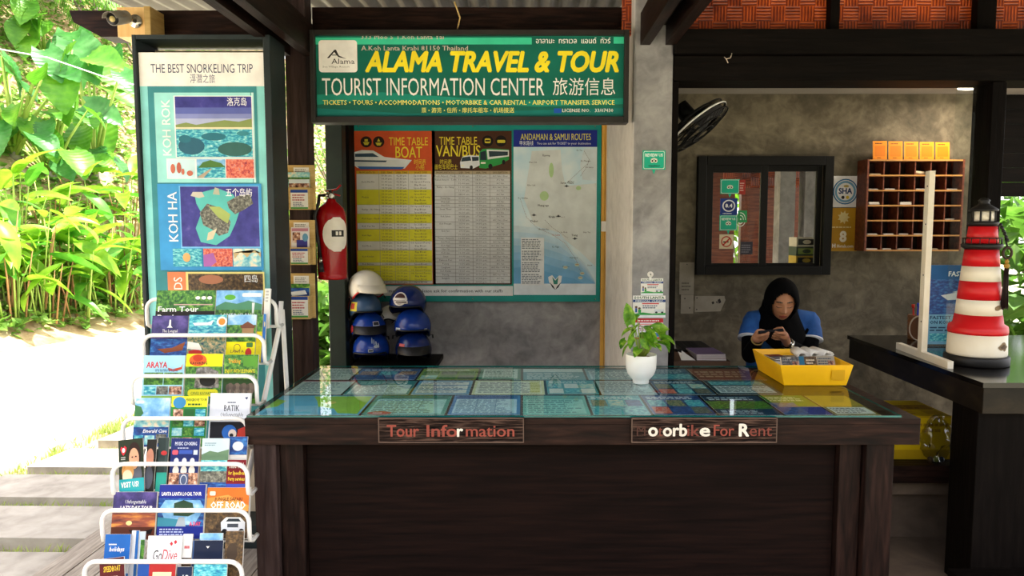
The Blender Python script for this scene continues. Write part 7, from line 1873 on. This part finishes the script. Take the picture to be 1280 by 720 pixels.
def taro(base, lv, label):
    t = thing('taro_plant', label, 'plant', base, 'big leaved plants on the bank')
    st_, lf = MB('leaf_stem'), MB('leaf_taro')
    for (px, py, L, yaw, tilt, roll, mt) in lv:
        Y = base.y + rg.uniform(-0.5, 0.35)
        tip = W(px, py, Y)
        st_.tube([base, base.lerp(tip, 0.5) + Vector((0, 0, 0.15)), tip], [0.05, 0.035, 0.018], 'leaf_stem', 8)
        Lm = L * Y / 900
        leaf(lf, orient(tip, yaw, tilt, roll), Lm, Lm * 0.86, mt, 'heart', 0.22, 0.55, 36, 0.012)
    for q in range(9):
        a_ = rg.uniform(-2.9, 0.3); r = rg.uniform(0.35, 0.9)
        tip = base + Vector((r * math.cos(a_), r * math.sin(a_) * 0.8, rg.uniform(0.35, 1.35)))
        st_.tube([base, base.lerp(tip, 0.5) + Vector((0, 0, 0.12)), tip], [0.035, 0.025, 0.013], 'leaf_stem', 8)
        Lm = rg.uniform(0.45, 0.8)
        leaf(lf, orient(tip, a_ + rg.uniform(-0.5, 0.5), rg.uniform(-1.0, -0.1), rg.uniform(-0.4, 0.6)), Lm, Lm * 0.86, rg.choice(['leaf_taro', 'leaf_taro', 'leaf_taro_dark']), 'heart', 0.22, 0.55, 36, 0.012)
    st_.build('stems', t); lf.build('foliage', t)
    mb = MB('bark'); mb.tube([base - Vector((0, 0, 0.1)), base + Vector((0.02, 0, 0.25))], [0.13, 0.08], 'bark', 10); mb.build('stump', t)
# yaw: direction the leaf tip points, -pi/2 is towards the viewer; tilt below 0 hangs down; roll turns the blade
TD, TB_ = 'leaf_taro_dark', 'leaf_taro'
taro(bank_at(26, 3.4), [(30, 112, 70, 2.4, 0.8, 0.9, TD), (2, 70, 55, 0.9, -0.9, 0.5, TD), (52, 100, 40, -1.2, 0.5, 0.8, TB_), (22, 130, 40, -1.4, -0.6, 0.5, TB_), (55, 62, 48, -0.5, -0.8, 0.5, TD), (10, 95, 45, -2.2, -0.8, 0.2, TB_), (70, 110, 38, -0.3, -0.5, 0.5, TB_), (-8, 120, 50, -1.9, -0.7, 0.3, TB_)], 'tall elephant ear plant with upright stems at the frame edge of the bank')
taro(bank_at(70, 3.0), [(72, 88, 58, -0.9, -1.0, 0.25, TB_), (72, 78, 52, -0.7, -0.3, 0.6, TD), (90, 62, 46, -1.9, -0.7, 0.5, TB_), (58, 150, 36, -1.2, -0.8, 0.3, TD), (88, 128, 34, -1.5, -0.9, 0.2, TB_), (60, 168, 40, -0.8, -0.9, 0.4, TB_)], 'elephant ear plant with a pleated bright leaf, in the middle of the bank')
taro(bank_at(122, 3.0), [(118, 82, 64, -0.2, -0.35, 0.6, TB_), (136, 108, 50, -0.1, -0.4, 0.5, TB_), (104, 132, 52, -0.1, -0.25, 0.8, TD), (108, 142, 62, -0.4, -0.8, 0.5, TB_), (92, 50, 66, -0.6, -0.8, 0.6, TD), (110, 70, 54, -0.4, -0.1, 0.7, TB_), (150, 90, 40, -0.5, -0.6, 0.4, TD)], 'elephant ear plant with the broadest leaves, nearest the snorkel board')
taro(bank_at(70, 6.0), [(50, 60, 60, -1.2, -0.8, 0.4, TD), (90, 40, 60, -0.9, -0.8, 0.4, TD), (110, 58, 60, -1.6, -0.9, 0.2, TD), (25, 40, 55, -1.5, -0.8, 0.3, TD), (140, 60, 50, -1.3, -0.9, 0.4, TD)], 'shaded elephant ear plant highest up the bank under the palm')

def heliconia(base, n, H, label, spread=0.55, px_bias=0.0):
    t = thing('heliconia', label, 'plant', base, 'leafy ginger plants along the road edge')
    st_, lf = MB('stem_brown'), MB('leaf_helic')
    for q in range(n):
        a_ = rg.uniform(0, 2 * PI); r = rg.uniform(0.05, spread)
        hgt = H * rg.uniform(0.45, 1.0)
        b0 = base + Vector((r * 0.5 * math.cos(a_), r * 0.5 * math.sin(a_), 0))
        tip = base + Vector((r * math.cos(a_), r * math.sin(a_), hgt))
        st_.tube([b0, b0.lerp(tip, 0.6) + Vector((0, 0, 0.08)), tip], [0.016, 0.013, 0.007], rg.choice(['stem_brown', 'leaf_stem']), 6)
        yaw = rg.choice([a_ + rg.uniform(-0.7, 0.7), rg.uniform(0, 2 * PI)])
        L = rg.uniform(0.6, 1.0)
        leaf(lf, orient(tip, yaw, rg.uniform(-0.6, 0.9), rg.uniform(-0.6, 0.6)), L, L * rg.uniform(0.27, 0.38), rg.choice(['leaf_helic', 'leaf_helic', 'leaf_helic', 'leaf_helic_dark']), 'blade', 0.25, rg.uniform(0.3, 0.9), 9)
        if rg.random() < 0.55:
            mid = b0.lerp(tip, 0.65)
            leaf(lf, orient(mid, rg.uniform(0, 2 * PI), rg.uniform(-0.4, 0.6), rg.uniform(-0.5, 0.5)), L * 0.85, L * 0.26, rg.choice(['leaf_helic', 'leaf_helic_dark']), 'blade', 0.25, 0.7, 8)
    st_.build('stems', t); lf.build('foliage', t)
hp = [(-6, 0.7, 12, 1.55), (14, 0.5, 11, 1.25), (34, 0.75, 13, 1.6), (55, 0.45, 11, 1.2), (76, 0.8, 13, 1.55), (97, 0.45, 11, 1.2), (116, 0.75, 12, 1.5), (136, 0.45, 12, 1.3), (155, 0.7, 12, 1.6), (172, 0.4, 12, 1.35), (186, 0.8, 12, 1.6),
      (20, 1.7, 11, 1.5), (70, 1.8, 10, 1.3), (118, 2.0, 9, 1.1), (160, 1.9, 10, 1.3)]
side = ['first', 'second', 'third', 'fourth', 'fifth', 'sixth', 'seventh', 'eighth', 'ninth', 'tenth', 'eleventh']
for i, (px, d, n, H) in enumerate(hp):
    if i < 11: lab = f'yellow green leafy ginger clump at the road edge, {side[i]} one towards the snorkel board'
    else: lab = f'{["tall leafy ginger clump under the frame edge elephant ear plant", "leafy ginger clump below the pleated elephant ear leaf", "short leafy ginger clump on the bare part of the bank", "leafy ginger clump on the bank right beside the snorkel board"][i - 11]}'
    heliconia(bank_at(px, d), n, H, lab)
for px, d in ((352, 0.6), (404, 0.6)):
    heliconia(bank_at(px, d), 16, 1.9, 'ginger clump seen in the gap between ' + ('the snorkel board and the post' if px < 380 else 'the post and the wall, behind the extinguisher'), 0.8)

def bush(c, R, n, label, mt='leaf_palm', name='shrub', lo=0.09, hi=0.2):
    t = thing(name, label, 'shrub', c)
    lf = MB(mt); st_ = MB('bark')
    for q in range(7):
        a_ = 2 * PI * q / 7
        st_.tube([c, c + Vector((R.x * 0.6 * math.cos(a_), R.y * 0.6 * math.sin(a_), R.z * 1.2))], [0.04, 0.012], 'bark', 6)
    vs_, fs = [], []
    for q in range(n):
        v_ = Vector((rg.gauss(0, 1), rg.gauss(0, 1), rg.gauss(0, 1))).normalized() * rg.uniform(0.55, 1.0)
        p = c + Vector((v_.x * R.x, v_.y * R.y, R.z + v_.z * R.z))
        r = rg.uniform(lo, hi)
        M_ = orient(p, rg.uniform(0, 2 * PI), rg.uniform(-0.9, 0.5), rg.uniform(-0.7, 0.7))
        k = len(vs_)
        vs_ += [M_ @ Vector(w_) for w_ in ((0, 0, 0), (r * 0.45, r * 0.3, 0.015), (r, 0, -0.03), (r * 0.45, -r * 0.3, 0.015))]
        fs.append((k, k + 1, k + 2, k + 3))
    lf.add(vs_, fs, mt); lf.build('foliage', t); st_.build('stems', t)
for i, (px, d, R, lab) in enumerate([(-10, 7.5, 2.0, 'dense green shrub high on the bank at the frame edge'), (60, 8.5, 2.2, 'dense green shrub high on the bank behind the palm'), (130, 7.5, 1.9, 'dense green shrub high on the bank above the broad leaves'), (190, 6.5, 1.9, 'dense green shrub on the bank behind the snorkel board'), (360, 3.2, 2.2, 'dense green shrub in the gap beside the post'), (420, 3.0, 2.0, 'dense green shrub behind the extinguisher gap')]):
    bush(bank_at(px, d), Vector((R, R, R)), 900, lab)
# palm
pb0 = bank_at(45, 6.5)
t = thing('palm', 'palm with drooping fronds at the top of the bank', 'palm', pb0)
mb = MB('bark'); top_ = W(20, -30, pb0.y - 0.5); mb.tube([pb0, pb0.lerp(top_, 0.5) + Vector((0.15, 0, 0)), top_], [0.16, 0.13, 0.12], 'bark', 12); mb.build('trunk', t)
for q in range(11):
    a_ = 2 * PI * q / 11 + 0.2; L = rg.uniform(1.7, 2.4)
    fr_ = MB('leaf_palm'); pts = []
    for k in range(11):
        u = k / 10
        pts.append(top_ + Vector((math.cos(a_) * L * u, math.sin(a_) * L * u, 0.5 * math.sin(u * 2.2) - 1.1 * u * u)))
    fr_.tube(pts, [0.02 - 0.0015 * k for k in range(11)], 'leaf_stem', 5)
    for k in range(1, 40):
        u = k / 40 * 10; i0 = min(int(u), 9); p = pts[i0].lerp(pts[i0 + 1], u - i0)
        for s in (-1, 1):
            leaf(fr_, orient(p, a_ + s * 1.1, -0.5 - 0.2 * rg.random(), 0), 0.5 * (1 - 0.5 * abs(k / 40 - 0.4)), 0.045, 'leaf_palm', 'blade', 0.1, 0.5, 4)
    fr_.build('frond', t)
tb = bank_at(52, 9.0)
t = thing('tree', 'pale trunked leaning tree at the very top of the bank', 'tree', tb)
mb = MB('bark'); mb.tube([tb, W(52, 14, tb.y), W(66, -14, tb.y - 0.3), W(90, -90, tb.y - 0.6)], [0.34, 0.3, 0.26, 0.2], 'c8b8ac', 12); mb.build('trunk', t)
lf = MB('leaf_palm'); cc = W(95, -70, tb.y - 0.8); vs_, fs = [], []
for q in range(1500):
    v_ = Vector((rg.gauss(0, 1), rg.gauss(0, 1), rg.gauss(0, 0.6))); p = cc + v_ * 0.9; r = rg.uniform(0.1, 0.24)
    M_ = orient(p, rg.uniform(0, 2 * PI), rg.uniform(-0.9, 0.5), rg.uniform(-0.7, 0.7)); k = len(vs_)
    vs_ += [M_ @ Vector(w_) for w_ in ((0, 0, 0), (r * 0.45, r * 0.3, 0.015), (r, 0, -0.03), (r * 0.45, -r * 0.3, 0.015))]
    fs.append((k, k + 1, k + 2, k + 3))
lf.add(vs_, fs, 'leaf_palm'); lf.build('foliage', t)
# cable across the bank
mb = MB('plastic_white'); mb.tube([W(-20, 58, 9.0), W(60, 72, 9.0), W(130, 96, 9.0), W(190, 112, 9.0)], 0.008, 'plastic_white', 6)
tag(mb.build('overhead_cable', loc=W(60, 72, 9.0)), 'thin pale cable strung across in front of the big leaved plants', 'cable')
# greenery past the end of the office
for i, (x, y, R, lab) in enumerate([(4.6, 6.6, 1.0, 'bush with bright leaves outside behind the model lighthouse'), (5.9, 7.6, 1.3, 'larger bush outside at the frame edge past the lighthouse'), (3.3, 10.4, 1.2, 'bush standing in for greenery reflected in the office window'), (-2.1, 7.4, 0.62, 'low bush outside behind the wooden post')]):
    bush(Vector((x, y, 0.02 if x > 0 else -0.165)), Vector((R, R * 0.7, R)), 700, lab, 'leaf_palm' if i != 2 else 'leaf_helic', lo=0.15, hi=0.34)  # the office window bush is added in place of greenery reflected there

# ================================================================== small pieces that belong to a part hang under that part
SUB = {'gauge': 'valve', 'handle': 'valve', 'nozzle': 'hose', 'lens': 'body', 'hood': 'body', 'diffuser': 'housing', 'lantern_bars': 'lantern', 'railing': 'gallery',
       'cuff_trim': 'shirt', 'worn_patch': 'tower_foot', 'screw': 'backboard', 'edge_trim': 'shell', 'sticker': 'shell', 'logo_plate': 'sign_board', 'potting_soil': 'pot', 'rim': 'cage', 'screw_hole': 'upright', 'label': 'cylinder'}
for root in [o for o in bpy.data.objects if o.parent is None and o.children]:
    kids = {}
    for ch in root.children:
        kids.setdefault(ch.name.split('.')[0], ch)
    for ch in list(root.children):
        up = SUB.get(ch.name.split('.')[0])
        if up and up in kids:
            ch.parent = kids[up]
